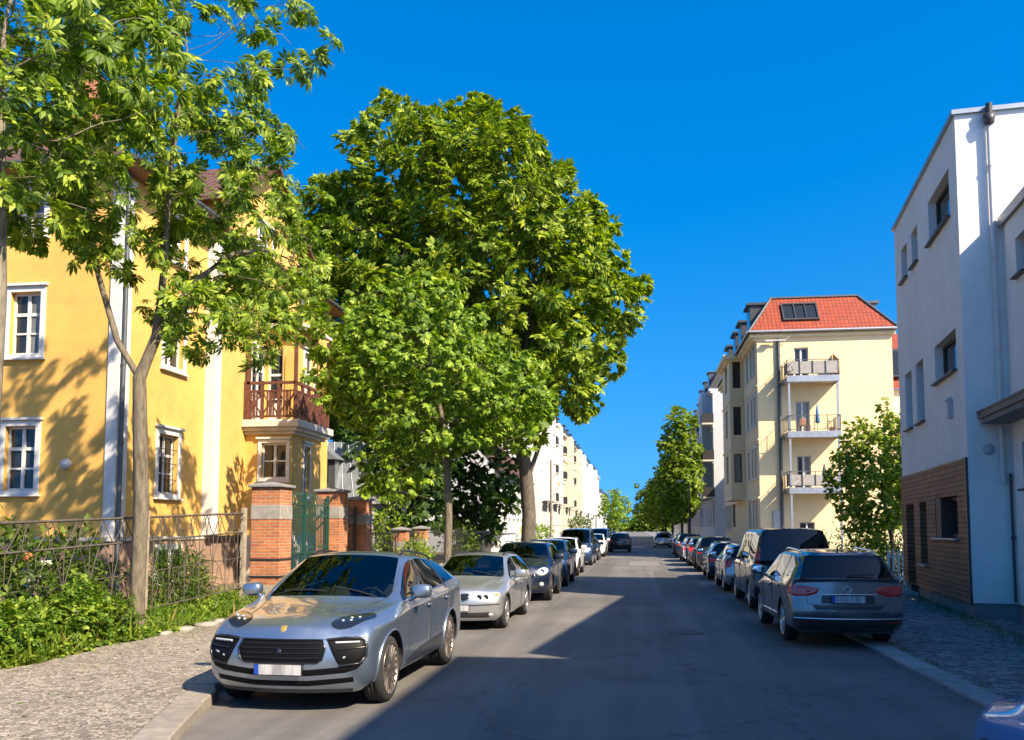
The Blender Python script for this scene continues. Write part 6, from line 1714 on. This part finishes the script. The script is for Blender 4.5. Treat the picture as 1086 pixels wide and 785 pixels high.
cc = another(c3, 'glossy blue car whose front wing juts into the bottom right corner', 'car', 2.84, 4.2, AWAY, 'paint_sky', .0)
for o in list(cc.children):      # folded mirrors, out of the picture
    if o.name.startswith('wing_mirror'): o.scale = (.5, .86, .86); o.location.x -= .25
# ------------------------------------------------------------------ street trees
G1 = 'chestnut trees on the left verge'
tree('chestnut_tree', 'young chestnut forking low above head height, in front of the iron fence', -8.5, 14.45,
     [(-8.5, 14.45, .1), (-8.47, 14.45, 2.4), (-8.55, 14.4, 4.55), (-8.28, 14.45, 5.3), (-8.2, 14.5, 6.6), (-8.2, 14.6, 8.2), (-8.0, 14.7, 10.6)],
     [(-8.4, 14.7, 9.8, 3.0, 2.7, 3.6), (-8.0, 17.9, 8.1, 1.4, 2.2, 1.9, 1.5), (-8.2, 20.2, 8.3, 1.2, 1.5, 1.4, 1.6), (-10.2, 14.4, 8.6, 2.2, 2.2, 1.7, 1.4), (-9.6, 14.2, 11.0, 2.6, 2.3, 3.0), (-7.4, 15.6, 5.8, 1.7, 1.8, .9, 1.7)], 21, 1200, .22, .43, 2.6, .13, 'leaf_chestnut', .205, PALM, per=8, thin=.72, bark='bark_pale', expo=2.25, tip=.0055, group=G1, zmin=4.75, flowers=.22, leafr=.0072, taper=.36, spread=.13,
     limbs=[[(-8.55, 14.4, 4.55), (-8.95, 14.35, 5.2), (-9.3, 14.3, 6.3), (-9.6, 14.3, 7.4), (-10.0, 14.2, 9.0)], [(-8.25, 14.45, 5.5), (-8.0, 15.4, 6.6), (-8.0, 16.8, 7.5), (-8.0, 18.2, 8.0), (-8.1, 19.8, 8.3)], [(-8.2, 14.5, 6.6), (-8.0, 14.2, 8.0), (-7.7, 14.0, 10)]])
tree('chestnut_tree', 'dark-trunked chestnut at the left edge, nearest tree to the camera', -8.72, 11.0,
     [(-8.72, 11.0, .1), (-8.70, 11.0, 2.5), (-8.68, 11.05, 5.2), (-8.8, 11.1, 7.0), (-8.9, 11.2, 9.0)],
     [(-9.2, 11.2, 9.0, 2.6, 2.4, 3.2), (-7.9, 11.4, 8.3, 1.6, 1.6, 1.8, 1.3), (-10.2, 11.2, 7.9, 2.0, 2.0, 1.5)], 33, 680, .22, .44, 2.6, .13, 'leaf_chestnut', .205, PALM, per=8, thin=.8, bark='bark', expo=2.25, tip=.0055, group=G1, zmin=6.1, flowers=.2, leafr=.0076, spread=.13)
tree('chestnut_tree', 'mid-sized light green chestnut with slim trunk, standing between garden gate and big tree', -5.55, 26.0,
     [(-5.55, 26.0, .1), (-5.5, 26, 2.3), (-5.6, 26.0, 4.6), (-6.0, 26.0, 6.6), (-6.4, 26, 8.2)],
     [(-6.4, 26.0, 6.6, 2.6, 2.7, 2.8), (-8.0, 25.0, 6.7, 1.5, 2.0, 1.9, 1.3), (-4.3, 26.2, 5.7, 2.3, 2.3, 1.7), (-7.0, 25.6, 3.6, 1.2, 1.2, 1.1, 1.7), (-6.6, 26, 8.7, 1.4, 1.5, 1.1)], 44, 1900, .22, .40, 2.4, .115, 'leaf_light', .22, PALM5F, per=9, bark='bark_pale', expo=2.3, tip=.0055, group=G1, zmin=2.6, leafr=.0085)
tree('large_tree', 'huge round-crowned tree towering over the left pavement', -5.6, 46,
     [(-5.6, 46, .1), (-5.5, 46, 2.6), (-5.7, 46, 5.2), (-6.5, 46.1, 8), (-7.5, 46.3, 12), (-8.6, 46.5, 16)],
     [(-9.2, 46.3, 16.4, 7.6, 7.0, 9.0), (-5.2, 46, 13.4, 5.5, 5.2, 6.4), (-14.0, 46.5, 14.6, 5.2, 5, 7.2), (-8.8, 44, 11, 6.8, 5.0, 4.8), (-4.4, 46, 9.6, 3.2, 3.5, 2.6), (-15, 46, 9.4, 4.0, 4, 3.8)], 55, 7500, .42, .78, 4.6, .36, 'leaf_big', .40, PALM5, per=18, bark='bark_dark', expo=2.35, tip=.010, zmin=6.0, hollow=.5, leafr=.0155, spread=.30,
     limbs=[[(-5.6, 46, 4.4), (-4.8, 45.9, 6.6), (-3.9, 45.9, 9.2), (-3.6, 46, 11.5)], [(-5.9, 46, 6), (-8.2, 45.6, 8.2), (-11.5, 45.8, 10.5)], [(-6.5, 46.1, 8), (-5.6, 45.2, 11), (-5, 44.6, 15)]])
GT = 'dark trees in the gardens behind the gate'
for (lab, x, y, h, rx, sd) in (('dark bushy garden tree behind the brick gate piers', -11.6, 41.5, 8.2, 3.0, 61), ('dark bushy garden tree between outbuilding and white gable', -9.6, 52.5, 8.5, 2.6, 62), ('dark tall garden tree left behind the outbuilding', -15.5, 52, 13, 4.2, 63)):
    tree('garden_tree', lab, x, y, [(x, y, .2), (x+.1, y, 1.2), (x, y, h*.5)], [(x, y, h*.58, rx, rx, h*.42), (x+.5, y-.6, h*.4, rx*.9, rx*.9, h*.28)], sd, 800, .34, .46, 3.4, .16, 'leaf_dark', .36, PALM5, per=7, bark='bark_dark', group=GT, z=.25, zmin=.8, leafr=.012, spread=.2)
GR = 'street trees far along the right pavement'
for (lab, x, y, h, rx, sd, lf) in (('tall slender light green street tree in front of the white balconied house', 5.0, 88, 13.6, 2.2, 71, 'leaf_chestnut'),
        ('dark green street tree just beyond the light slender one, right pavement', 5.3, 108, 11.5, 2.1, 72, 'leaf_far'), ('bright green street tree third along the right pavement', 5.2, 134, 12, 2.5, 73, 'leaf_light'),
        ('dark green street tree fourth along the right pavement', 5.2, 165, 12, 3.0, 74, 'leaf_far'), ('farthest dark street tree on the right, beside the vanishing point', 4.6, 205, 13, 4.5, 75, 'leaf_far')):
    tree('street_tree', lab, x, y, [(x, y, .05), (x, y, h*.2), (x-.2, y, h*.45), (x-.5, y, h*.75)], [(x-.7, y, h*.60, rx, rx, h*.40), (x-.9, y, h*.42, rx*1.05, rx, h*.22), (x-.9, y, h*.85, rx*.5, rx*.5, h*.14)], sd, 700, .42, .55, 3.8, .16, lf, .44, PALM5, per=9, bark='bark_dark', group=GR, z=.05, zmin=2.6, leafr=.014, spread=.26)
for (lab, x, y, h, rx, sd, nm) in (('round green street tree at the far end of the left row', -5.9, 218, 11.5, 3.4, 81, 'street_tree'), ('second far tree on the left, just behind the round one', -5.0, 268, 12, 4.2, 82, 'street_tree')):
    tree(nm, lab, x, y, [(x, y, .1), (x, y, h*.25), (x, y, h*.6)], [(x, y, h*.58, rx, rx, h*.42)], sd, 320, .5, .75, 4.2, .16, 'leaf_light', .6, PALM5, per=5, bark='bark_dark', group='street trees far along the left pavement', zmin=1.6, leafr=.016, spread=.3)
tree('garden_tree', 'small airy tree beside the timber clad house on the right', 9.0, 33.6,
     [(9.0, 33.6, .06), (9.0, 33.5, 1.4), (8.7, 33.4, 3.0), (8.6, 33.4, 4.6)],
     [(8.3, 33.3, 3.6, 1.5, 1.6, 2.2), (9.2, 33.4, 4.6, 1.0, 1.2, 1.9), (8.1, 33.2, 2.4, 1.0, 1.2, 1.1)], 91, 900, .17, .25, 2.0, .08, 'leaf_big', .15, PALM5F, per=8, bark='bark_dark', z=.06, zmin=1.1, leafr=.0095, expo=2.5, tip=.006)
# far woodland that closes the street
g = np.random.default_rng(5); n = 9000
cx = g.uniform(-60, 70, n); cy = g.uniform(470, 500, n); hh = 7+3.0*np.sin(cx*.13)+2*np.sin(cx*.31+1)
cz = g.uniform(0, 1, n)**.7*hh; keep = np.ones(n, bool)
scatter_o = scatter('woodland', None, PALM5, np.stack([cx, cy, cz], 1), g.normal(size=(n, 3)), np.tile((0, -.3, 1.), (n, 1)), g.uniform(1.2, 2.4, n), 'leaf_far'); tag(scatter_o, 'mass of distant trees closing the end of the street', 'woodland', kind='stuff')

# ------------------------------------------------------------------ shrubs, weeds, grass on the left verge
GS = 'shrubs in the verge along the iron fence'
def shrub(lab, x, y, z, r, n, s, leaf, sd, tmpl=None, group=GS, name='shrub', stems=7):
    t = thing(name, lab, 'shrub', (x, y, z), 0, group); gg = random.Random(sd)
    mb = MB()
    for k in range(stems):
        a = gg.uniform(0, 6.28); e = V(math.cos(a)*r[0]*gg.uniform(.2, .7), math.sin(a)*r[1]*gg.uniform(.2, .7), r[2]*gg.uniform(1.0, 1.7)); mb.tube([V(0, 0, -.05), e*.45+V(0, 0, r[2]*.2), e], [.014, .009, .004], 4)
    mb.build('stem', 'bark', t, uv=False)
    leaf_ball('foliage', t, (0, 0, r[2]*.95), r, n, s, leaf, sd, shell=.25, tmpl=tmpl)
    return t
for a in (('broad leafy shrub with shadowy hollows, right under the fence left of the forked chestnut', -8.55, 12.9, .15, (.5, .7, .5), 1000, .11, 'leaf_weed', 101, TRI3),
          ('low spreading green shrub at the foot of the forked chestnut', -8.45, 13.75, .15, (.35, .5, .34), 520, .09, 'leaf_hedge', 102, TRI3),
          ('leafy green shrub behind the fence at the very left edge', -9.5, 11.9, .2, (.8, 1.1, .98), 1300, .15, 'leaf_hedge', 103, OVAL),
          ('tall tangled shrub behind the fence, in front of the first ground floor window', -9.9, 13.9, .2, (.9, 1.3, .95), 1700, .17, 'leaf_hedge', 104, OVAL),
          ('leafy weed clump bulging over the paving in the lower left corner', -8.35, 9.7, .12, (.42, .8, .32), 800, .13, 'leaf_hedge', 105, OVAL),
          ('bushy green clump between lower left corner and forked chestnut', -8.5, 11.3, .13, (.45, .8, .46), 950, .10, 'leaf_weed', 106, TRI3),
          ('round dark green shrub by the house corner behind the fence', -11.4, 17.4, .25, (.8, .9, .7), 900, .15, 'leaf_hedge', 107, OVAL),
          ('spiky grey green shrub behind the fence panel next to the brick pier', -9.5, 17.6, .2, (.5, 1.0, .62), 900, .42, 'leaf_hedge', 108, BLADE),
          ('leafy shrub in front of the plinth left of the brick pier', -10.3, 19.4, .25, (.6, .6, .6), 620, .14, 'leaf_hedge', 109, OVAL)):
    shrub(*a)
for a in (('green bush by the white house wall, left pavement', -8.3, 76, .15, (1.5, 3, 1.1), 1100, .3, 'leaf_light', 111), ('tall clipped bush in the left row front gardens, beyond the big trunk', -7.6, 122, .15, (1.6, 4.5, 1.9), 1200, .4, 'leaf_hedge', 112),
          ('light green bush beside the mid-sized chestnut trunk', -8.2, 33.0, .15, (.6, 1.6, .75), 1100, .15, 'leaf_light', 113), ('bush behind the brick gate pier with the white notice', -10.3, 30.5, .25, (.9, 1.4, 1.0), 900, .18, 'leaf_hedge', 114),
          ('tall leafy bush hanging over the low brick piers', -9.9, 35.0, .25, (1.0, 1.6, 1.3), 1000, .2, 'leaf_light', 115), ('broad bush in front of the dark bin shelter on the left', -9.2, 46.5, .2, (1.0, 2.0, 1.1), 900, .22, 'leaf_hedge', 116)):
    shrub(*a, group='bushes in the left front gardens')
for a in (('dark hedge bush behind the estate car, right garden', 9.2, 38.5, .06, (2.0, 1.2, 1.0), 1500, .16, 'leaf_dark', 121), ('dark hedge bush at the foot of the small airy tree', 8.6, 31.2, .06, (.9, 1.2, .8), 900, .14, 'leaf_dark', 122), ('hedge bush before the yellow apartment gable', 12.5, 44, .06, (3.5, 1.6, 1.1), 1600, .22, 'leaf_hedge', 123), ('small round hedge at the apartment house corner', 8.2, 54.8, .06, (1.2, .7, .7), 600, .16, 'leaf_hedge', 124)):
    shrub(*a, group='bushes in the right gardens')
# ground cover nobody could count
g = np.random.default_rng(9)
def strip_pts(n, x0, x1, y0, y1): return np.stack([g.uniform(x0, x1, n), g.uniform(y0, y1, n)], 1)
def edge_x(y): return -8.12+.07*np.sin(y*2.3)+.05*np.sin(y*5.1+1)
n = 13000; q = strip_pts(n, 0, 1, 4, 26); x = edge_x(q[:, 1])-q[:, 0]**1.3*1.6; hz = g.uniform(.02, 1, n)**1.2*(.10+.5*np.clip(q[:, 0]*2.2, 0, 1))*np.where(q[:, 1] < 14.2, 1, .55)
o = scatter('weeds', None, TRI3, np.stack([x, q[:, 1], .13+hz], 1), g.normal(size=(n, 3))*(1, 1, .4)+(.35, -.2, .15), g.normal(size=(n, 3))*.4+(.1, -.1, 1), g.uniform(.05, .13, n), ['leaf_weed', 'leaf_hedge'], (g.random(n) < .25).astype(int)); tag(o, 'leafy green weeds covering the verge beside the pavement', 'weeds', kind='stuff')
n = 17000; q = strip_pts(n, 0, 1, 5, 27); x = edge_x(q[:, 1])-q[:, 0]**1.5*2.4
o = scatter('grass', None, BLADE, np.stack([x, q[:, 1], np.full(n, .12)+.03*q[:, 0]], 1), g.normal(size=(n, 3))*(.5, .5, 0)+(0, 0, 1), g.normal(size=(n, 3))*(1, 1, .2), g.uniform(.10, .30, n)+.32*(g.random(n) < .18)*g.random(n), ['leaf_weed', 'leaf_dry'], (g.random(n) < .2).astype(int)); tag(o, 'tufted grass along the verge and fence foot', 'grass', kind='stuff')
n = 2200; x = g.uniform(6.0, 7.0, n)**1; y = g.uniform(10, 30, n); m = x > 6.75+.11*(y-20.3)*(y > 20)*0+g.normal(size=n)*.05-.11*(20.3-y)*0
x = 7.0+.11*(y-20.33)-g.uniform(0, 1, n)**2*.5
o = scatter('grass', None, BLADE, np.stack([x, y, np.full(n, .05)], 1), g.normal(size=(n, 3))*(.6, .6, 0)+(0, 0, .9), g.normal(size=(n, 3)), g.uniform(.05, .14, n), 'leaf_hedge'); tag(o, 'sparse grass at the foot of the white house on the right', 'grass', kind='stuff')

# grass in the joints of the right pavement edge, and leaf litter
n = 800; y = g.uniform(8, 16, n); y = y[(np.sin(y*1.9)+np.sin(y*4.3+1)) > .2]; n = len(y); x = 4.06+np.abs(g.normal(size=n))*.07
o = scatter('grass', None, BLADE, np.stack([x, y, np.full(n, .045)], 1), g.normal(size=(n, 3))*(.7, .7, 0)+(0, 0, .7), g.normal(size=(n, 3)), g.uniform(.03, .09, n), 'leaf_hedge'); tag(o, 'short grass growing in the joint behind the right kerb', 'grass', kind='stuff')
n = 700; side = g.random(n) < .6
x = np.where(side, g.uniform(-7.9, -5.3, n), -4.9+np.abs(g.normal(size=n))*.3); y = g.uniform(4, 45, n)
x = np.where((~side) & (y < 10.4), -5.2-g.uniform(0, 2.4, n), x); z = np.where(x < -4.93, .128, .012)
o = scatter('leaf_litter', None, OVAL, np.stack([x, y, z], 1), g.normal(size=(n, 3))*(1, 1, .08), g.normal(size=(n, 3))*.25+(0, 0, 1), g.uniform(.025, .07, n), ['leaf_dry', 'leaf_weed'], (g.random(n) < .3).astype(int)); tag(o, 'fallen bits of leaf and blossom on the left pavement', 'leaf litter', kind='stuff')
# ------------------------------------------------------------------ garden fence, gate piers, street furniture
def fence(lab, ys, ztop):
    t = thing('iron_fence', lab, 'fence', (-8.9, ys[0], .15))
    X = 0; r = random.Random(8)
    zt = lambda y: 2.02+.034*(y-11.7)-.15
    for y0, y1 in zip(ys, ys[1:]):
        mb = MB(); a, c = y0-ys[0], y1-ys[0]; z0, z1 = zt(y0), zt(y1); l = c-a
        P = lambda f, h: V(r.uniform(-.004, .004), a+l*f, (z0+(z1-z0)*f)+h)
        mb.tube([P(0, 0), P(1, 0)], .022, 6); mb.tube([P(0, -.43), P(1, -.43)], .017, 6); mb.tube([P(0, -1.0), P(1, -1.0)], .010, 5); mb.tube([P(0, -1.68), P(1, -1.68)], .015, 5)
        k = max(3, round(l/.62))
        for i in range(k):
            f = (i+.5)/k; h = .5/k
            mb.tube([P(f, -1.7), P(f, -.43)], .009, 5)
            for s in (-1, 1):   # whiplash curves springing from each stem
                mb.tube([P(f, -1.25), P(f+s*h*.15, -.95), P(f+s*h*.55, -.62), P(f+s*h*.95, -.36), P(f+s*h*.8, -.14), P(f+s*h*.5, 0)], .008, 5)
                mb.tube([P(f, -.43), P(f+s*h*.35, -.30), P(f+s*h*.75, -.12), P(f+s*h*1.0, 0)], .009, 5)
                if r.random() < .5: mb.tube([P(f+s*h*.95, -.36), P(f+s*h*.6, -.33), P(f+s*h*.5, -.2), P(f+s*h*.72, -.17), P(f+s*h*.76, -.27)], .006, 4)
                mb.tube([P(f, -1.6), P(f+s*h*.5, -1.4), P(f+s*h*.9, -1.1), P(f+s*h*.4, -1.0)], .007, 4)
        mb.build('fence_panel', 'iron_rusty', t, uv=False)
    for y in ys:
        mb = MB(); mb.box(-.055, .055, y-ys[0]-.055, y-ys[0]+.055, -.15, zt(y)+.12); mb.build('fence_post', 'wood_post', t, bevel=.008)
fence('ornamental iron garden fence with curling bars between weathered square posts', [3.6, 7.5, 11.35, 15.35, 19.5], 2.1)
GP = 'brick gate piers of the yellow house garden'
def pier(lab, x, y, w_, h, z=.15):
    t = thing('gate_pier', lab, 'gate pier', (x, y, z), 0, GP); s = w_/2; r = random.Random(int(y*10))
    mb = MB(); mb.box(-s, s, -s, s, 0, h); mb.build('shaft', 'brick', t, bevel=.012)
    b = MB(); zz = h-.78; b.box(-s-.012, s+.012, -s-.012, s+.012, zz, zz+.36); b.build('stone_band', 'sandstone', t, bevel=.015)
    b = MB(); b.box(-s-.015, s+.015, -s-.015, s+.015, .0, .42); b.build('stone_base', 'sandstone', t, bevel=.015)
    b = MB(); b.box(-s-.07, s+.07, -s-.07, s+.07, h, h+.07); v = s+.05
    b.add([(-v, -v, h+.07), (v, -v, h+.07), (v, v, h+.07), (-v, v, h+.07), (0, 0, h+.15)], [(0, 1, 4), (1, 2, 4), (2, 3, 4), (3, 0, 4)]); b.build('cap_stone', 'plinth_grey', t, bevel=.012)
    return t
p1 = pier('brick gate pier with pale stone band next to the iron fence', -8.85, 20.95, .74, 2.78)
b = MB(); b.box(-.385, .385, -.385, .385, 1.02, 1.07); b.box(-.395, .395, -.395, .395, .62, .66); b.build('iron_strap', 'iron_dark', p1)
pier('brick gate pier right of the green gate, pale stone band', -8.92, 25.55, .72, 2.85); pier('narrow shaded brick pier behind the white notice', -8.9, 28.05, .68, 2.68)
pier('low brick pier under the overhanging chestnut leaves', -8.9, 33.4, .5, 1.7); pier('low brick pier beside the mid-sized chestnut trunk', -8.9, 36.6, .5, 1.75)
def gate(lab, y0, y1, h, mat='iron_green'):
    t = thing('garden_gate', lab, 'gate', (-8.9, y0, .18)); n = 2 if y1-y0 > 2.5 else 1; l = (y1-y0)/n; r = random.Random(3)
    for k in range(n):
        mb = MB(); a, c = k*l+.03, (k+1)*l-.03
        for y in (a, c): mb.box(-.035, .035, y-.035, y+.035, 0, h+.25)
        for z in (.15, h*.45, h-.35, h-.05): mb.box(-.02, .02, a, c, z-.02, z+.02)
        m = round((c-a)/.125)
        for i in range(1, m):
            y = a+(c-a)*i/m; hh = h+.22*math.sin(math.pi*((i+k*m)/(m*n)))
            mb.tube([(0, y, .1), (0, y, hh)], .011, 5); mb.lathe([(.02, hh), (.0, hh+.1)], (0, y, 0), n=5)
            if i % 2: mb.tube([(0, y+.06*math.cos(w), h*.45+.14+.06*math.sin(w)) for w in [2*math.pi*q/10 for q in range(11)]], .006, 4)
        mb.build('gate_leaf', mat, t, uv=False)
gate('dark green iron double gate between the first two brick piers', 21.4, 25.15, 2.45); gate('dark narrow iron gate behind the white notice', 25.95, 27.68, 2.2, 'iron_dark')
def railing(lab, y0, y1, h=1.7, x=-8.9):
    t = thing('garden_railing', lab, 'railing', (x, y0, .2)); mb = MB(); l = y1-y0
    for z in (.2, h-.15): mb.box(-.015, .015, 0, l, z-.02, z+.02)
    for k in range(int(l/.13)): y = .05+k*.13; mb.tube([(0, y, .05), (0, y, h)], .009, 4)
    mb.build('rail', 'iron_dark', t, uv=False); mb = MB(); mb.box(-.1, .1, 0, l, -.15, .12); mb.build('base_wall', 'sandstone', t)
railing('plain iron railing between the shaded pier and the low brick pier', 28.42, 33.12); railing('plain iron railing between the two low brick piers', 33.7, 36.32); railing('plain iron railing past the last low brick pier', 36.9, 49.5)
t = thing('notice', 'white paper notice fixed to the narrow garden gate', 'notice', (-8.84, 26.05, 1.25)); mb = MB(); mb.box(0, .012, 0, .42, 0, .62); mb.build('board', 'white_paint', t)
mb = MB()
for k, (a, c) in enumerate(((.08, .34), (.06, .30), (.06, .36), (.06, .26))): mb.box(.013, .0145, a, c, .48-k*.07, .50-k*.07)
mb.build('print', 'grey_paint', t)
# basement window in the plinth behind the fence and garden bits
t = thing('garden_pedestal', 'small grey stone pedestal with flat top behind the fence', 'pedestal', (-11.0, 15.05, .22)); mb = MB(); mb.box(-.19, .19, -.19, .19, 0, 1.05); mb.build('shaft', 'stone_trim', t, bevel=.015); mb = MB(); mb.box(-.3, .3, -.3, .3, 1.05, 1.13); mb.build('top_slab', 'stone_trim', t, bevel=.015)
q = thing('flower_pot', 'terracotta pot of dry grass standing on the stone pedestal', 'flower pot', (-11.0, 15.05, 1.35)); mb = MB(); mb.lathe([(0, 0), (.1, 0), (.15, .2), (.13, .2), (.09, .15), (0, .15)], n=14); mb.build('pot', 'terracotta', q); leaf_ball('foliage', q, (0, 0, .32), (.16, .16, .2), 70, .22, 'leaf_dry', 7, tmpl=BLADE)
r = random.Random(12)
for k, (lab, x, y, s) in enumerate((('flat pale stone at the grass edge right of the chestnut trunk', -8.06, 15.3, .22), ('larger flat edging stone between trunk and silver SUV', -8.04, 16.1, .3), ('small broken edging stone just beside the SUV bonnet', -8.08, 16.7, .17), ('small pale stone at the verge edge under the chestnut', -8.04, 14.6, .14))):
    mb = MB(); superbox(mb, (0, 0, .02), (s*.7, s, .05), .7, 10); o = mb.build('edging_stone', 'sandstone', None); o.location = (x, y, .12); o.rotation_euler = (0, 0, r.uniform(-.3, .3)); tag(o, lab, 'stone', 'loose stones edging the verge')
# left pavement further on
t = thing('bin_shelter', 'dark grey louvred bin shelter behind the navy SUV', 'bin shelter', (-8.6, 50.2, .15)); mb = MB(); mb.box(-1.6, 0, 0, 2.6, 0, 1.55); mb.build('body', 'zinc_dark', t); mb = MB(); mb.box(-1.7, .08, -.08, 2.68, 1.55, 1.62); mb.build('roof', 'zinc', t)
mb = MB()
for k in range(11): mb.box(-1.55, -.05, -.03, -.005, .1+k*.13, .19+k*.13); mb.box(.005, .03, .05, 2.55, .1+k*.13, .19+k*.13)
mb.build('louvres', 'frame_dark', t)
t = thing('garden_wall', 'white garden wall section with black scribbles at the foot of the big trunk', 'wall', (-7.9, 53.6, .12)); mb = MB(); mb.box(-.15, .0, 0, 4.6, 0, 1.45); mb.box(-1.9, -.15, 0, .15, 0, 1.45); mb.build('panel', 'white_render', t); mb = MB(); mb.box(-1.95, .05, -.05, 4.65, 1.45, 1.52); mb.build('coping', 'zinc', t)
mb = MB()
for k in range(7):
    x0 = -1.7+k*.23; pts = [V(x0+.08*math.sin(q*1.3+k)+q*.02, -.012, .75+.13*math.cos(q*1.7+k*2)) for q in range(8)]; mb.tube(pts, .014, 4)
mb.build('graffiti', 'plastic_black', t, uv=False)
def lamp_post(lab, x, y, h, arm, mat='iron_rusty'):
    t = thing('street_lamp', lab, 'street lamp', (x, y, .08), 0, 'street lamps'); mb = MB(); mb.lathe([(.13, 0), (.13, .5), (.085, .6), (.07, h*.6), (.05, h)], n=12); mb.tube([(0, 0, h-.05), (arm*.5, 0, h+.15), (arm, 0, h+.12)], [.04, .03, .03], 6); mb.build('pole', mat, t, uv=False)
    mb = MB(); superbox(mb, (arm, 0, h+.08), (.32, .13, .07), .6, 12); mb.build('lamp_head', 'grey_paint', t, uv=False)
t = thing('wooden_pole', 'plain brown wooden pole beside the trunk of the big tree', 'pole', (-5.4, 57, .1)); mb = MB(); mb.lathe([(.085, 0), (.06, 6.2), (0, 6.25)], n=10); mb.build('shaft', 'bark', t, uv=False)
lamp_post('thin dark street lamp near the slender tree on the right', 4.7, 82, 6.0, -.8, 'iron_dark'); lamp_post('farther street lamp on the right pavement past the slender tree', 4.7, 122, 6.0, -.8, 'iron_dark')
# right side garden edge
t = thing('garden_fence', 'white slatted garden gate behind the grey estate car', 'fence', (7.9, 30.2, .05)); mb = MB()
for z in (.3, .95): mb.box(0, 1.3, -.02, .02, z, z+.07)
mb.build('rail', 'white_paint', t); mb = MB()
for k in range(9): mb.box(.02+k*.155, .09+k*.155, -.04, -.02, .08, 1.2)
mb.build('pickets', 'white_paint', t)
t = thing('cycle_hoop', 'green metal hoop beside the timber clad house door', 'cycle stand', (7.35, 29.2, .05)); mb = MB(); mb.tube([(-.3, 0, 0)]+[(-.3*math.cos(a), 0, .55+.3*math.sin(a)) for a in [math.pi*k/10 for k in range(11)]]+[(.3, 0, 0)], .025, 8); o = mb.build('hoop', 'iron_green', t, uv=False)
t = thing('bucket', 'blue bucket standing beside the door of the timber clad house', 'bucket', (7.25, 27.0, .05)); mb = MB(); mb.lathe([(0, .01), (.13, 0), (.17, .32), (.175, .33), (.16, .32), (.12, .03), (0, .03)], n=18); mb.build('body', 'blue_cloth', t); mb = MB(); mb.tube([(.17*math.cos(a), 0, .32+.15*math.sin(a)) for a in [math.pi*k/8 for k in range(9)]], .006, 5); mb.build('handle', 'iron_dark', t, uv=False)
for f in BUILD_LATE: f()
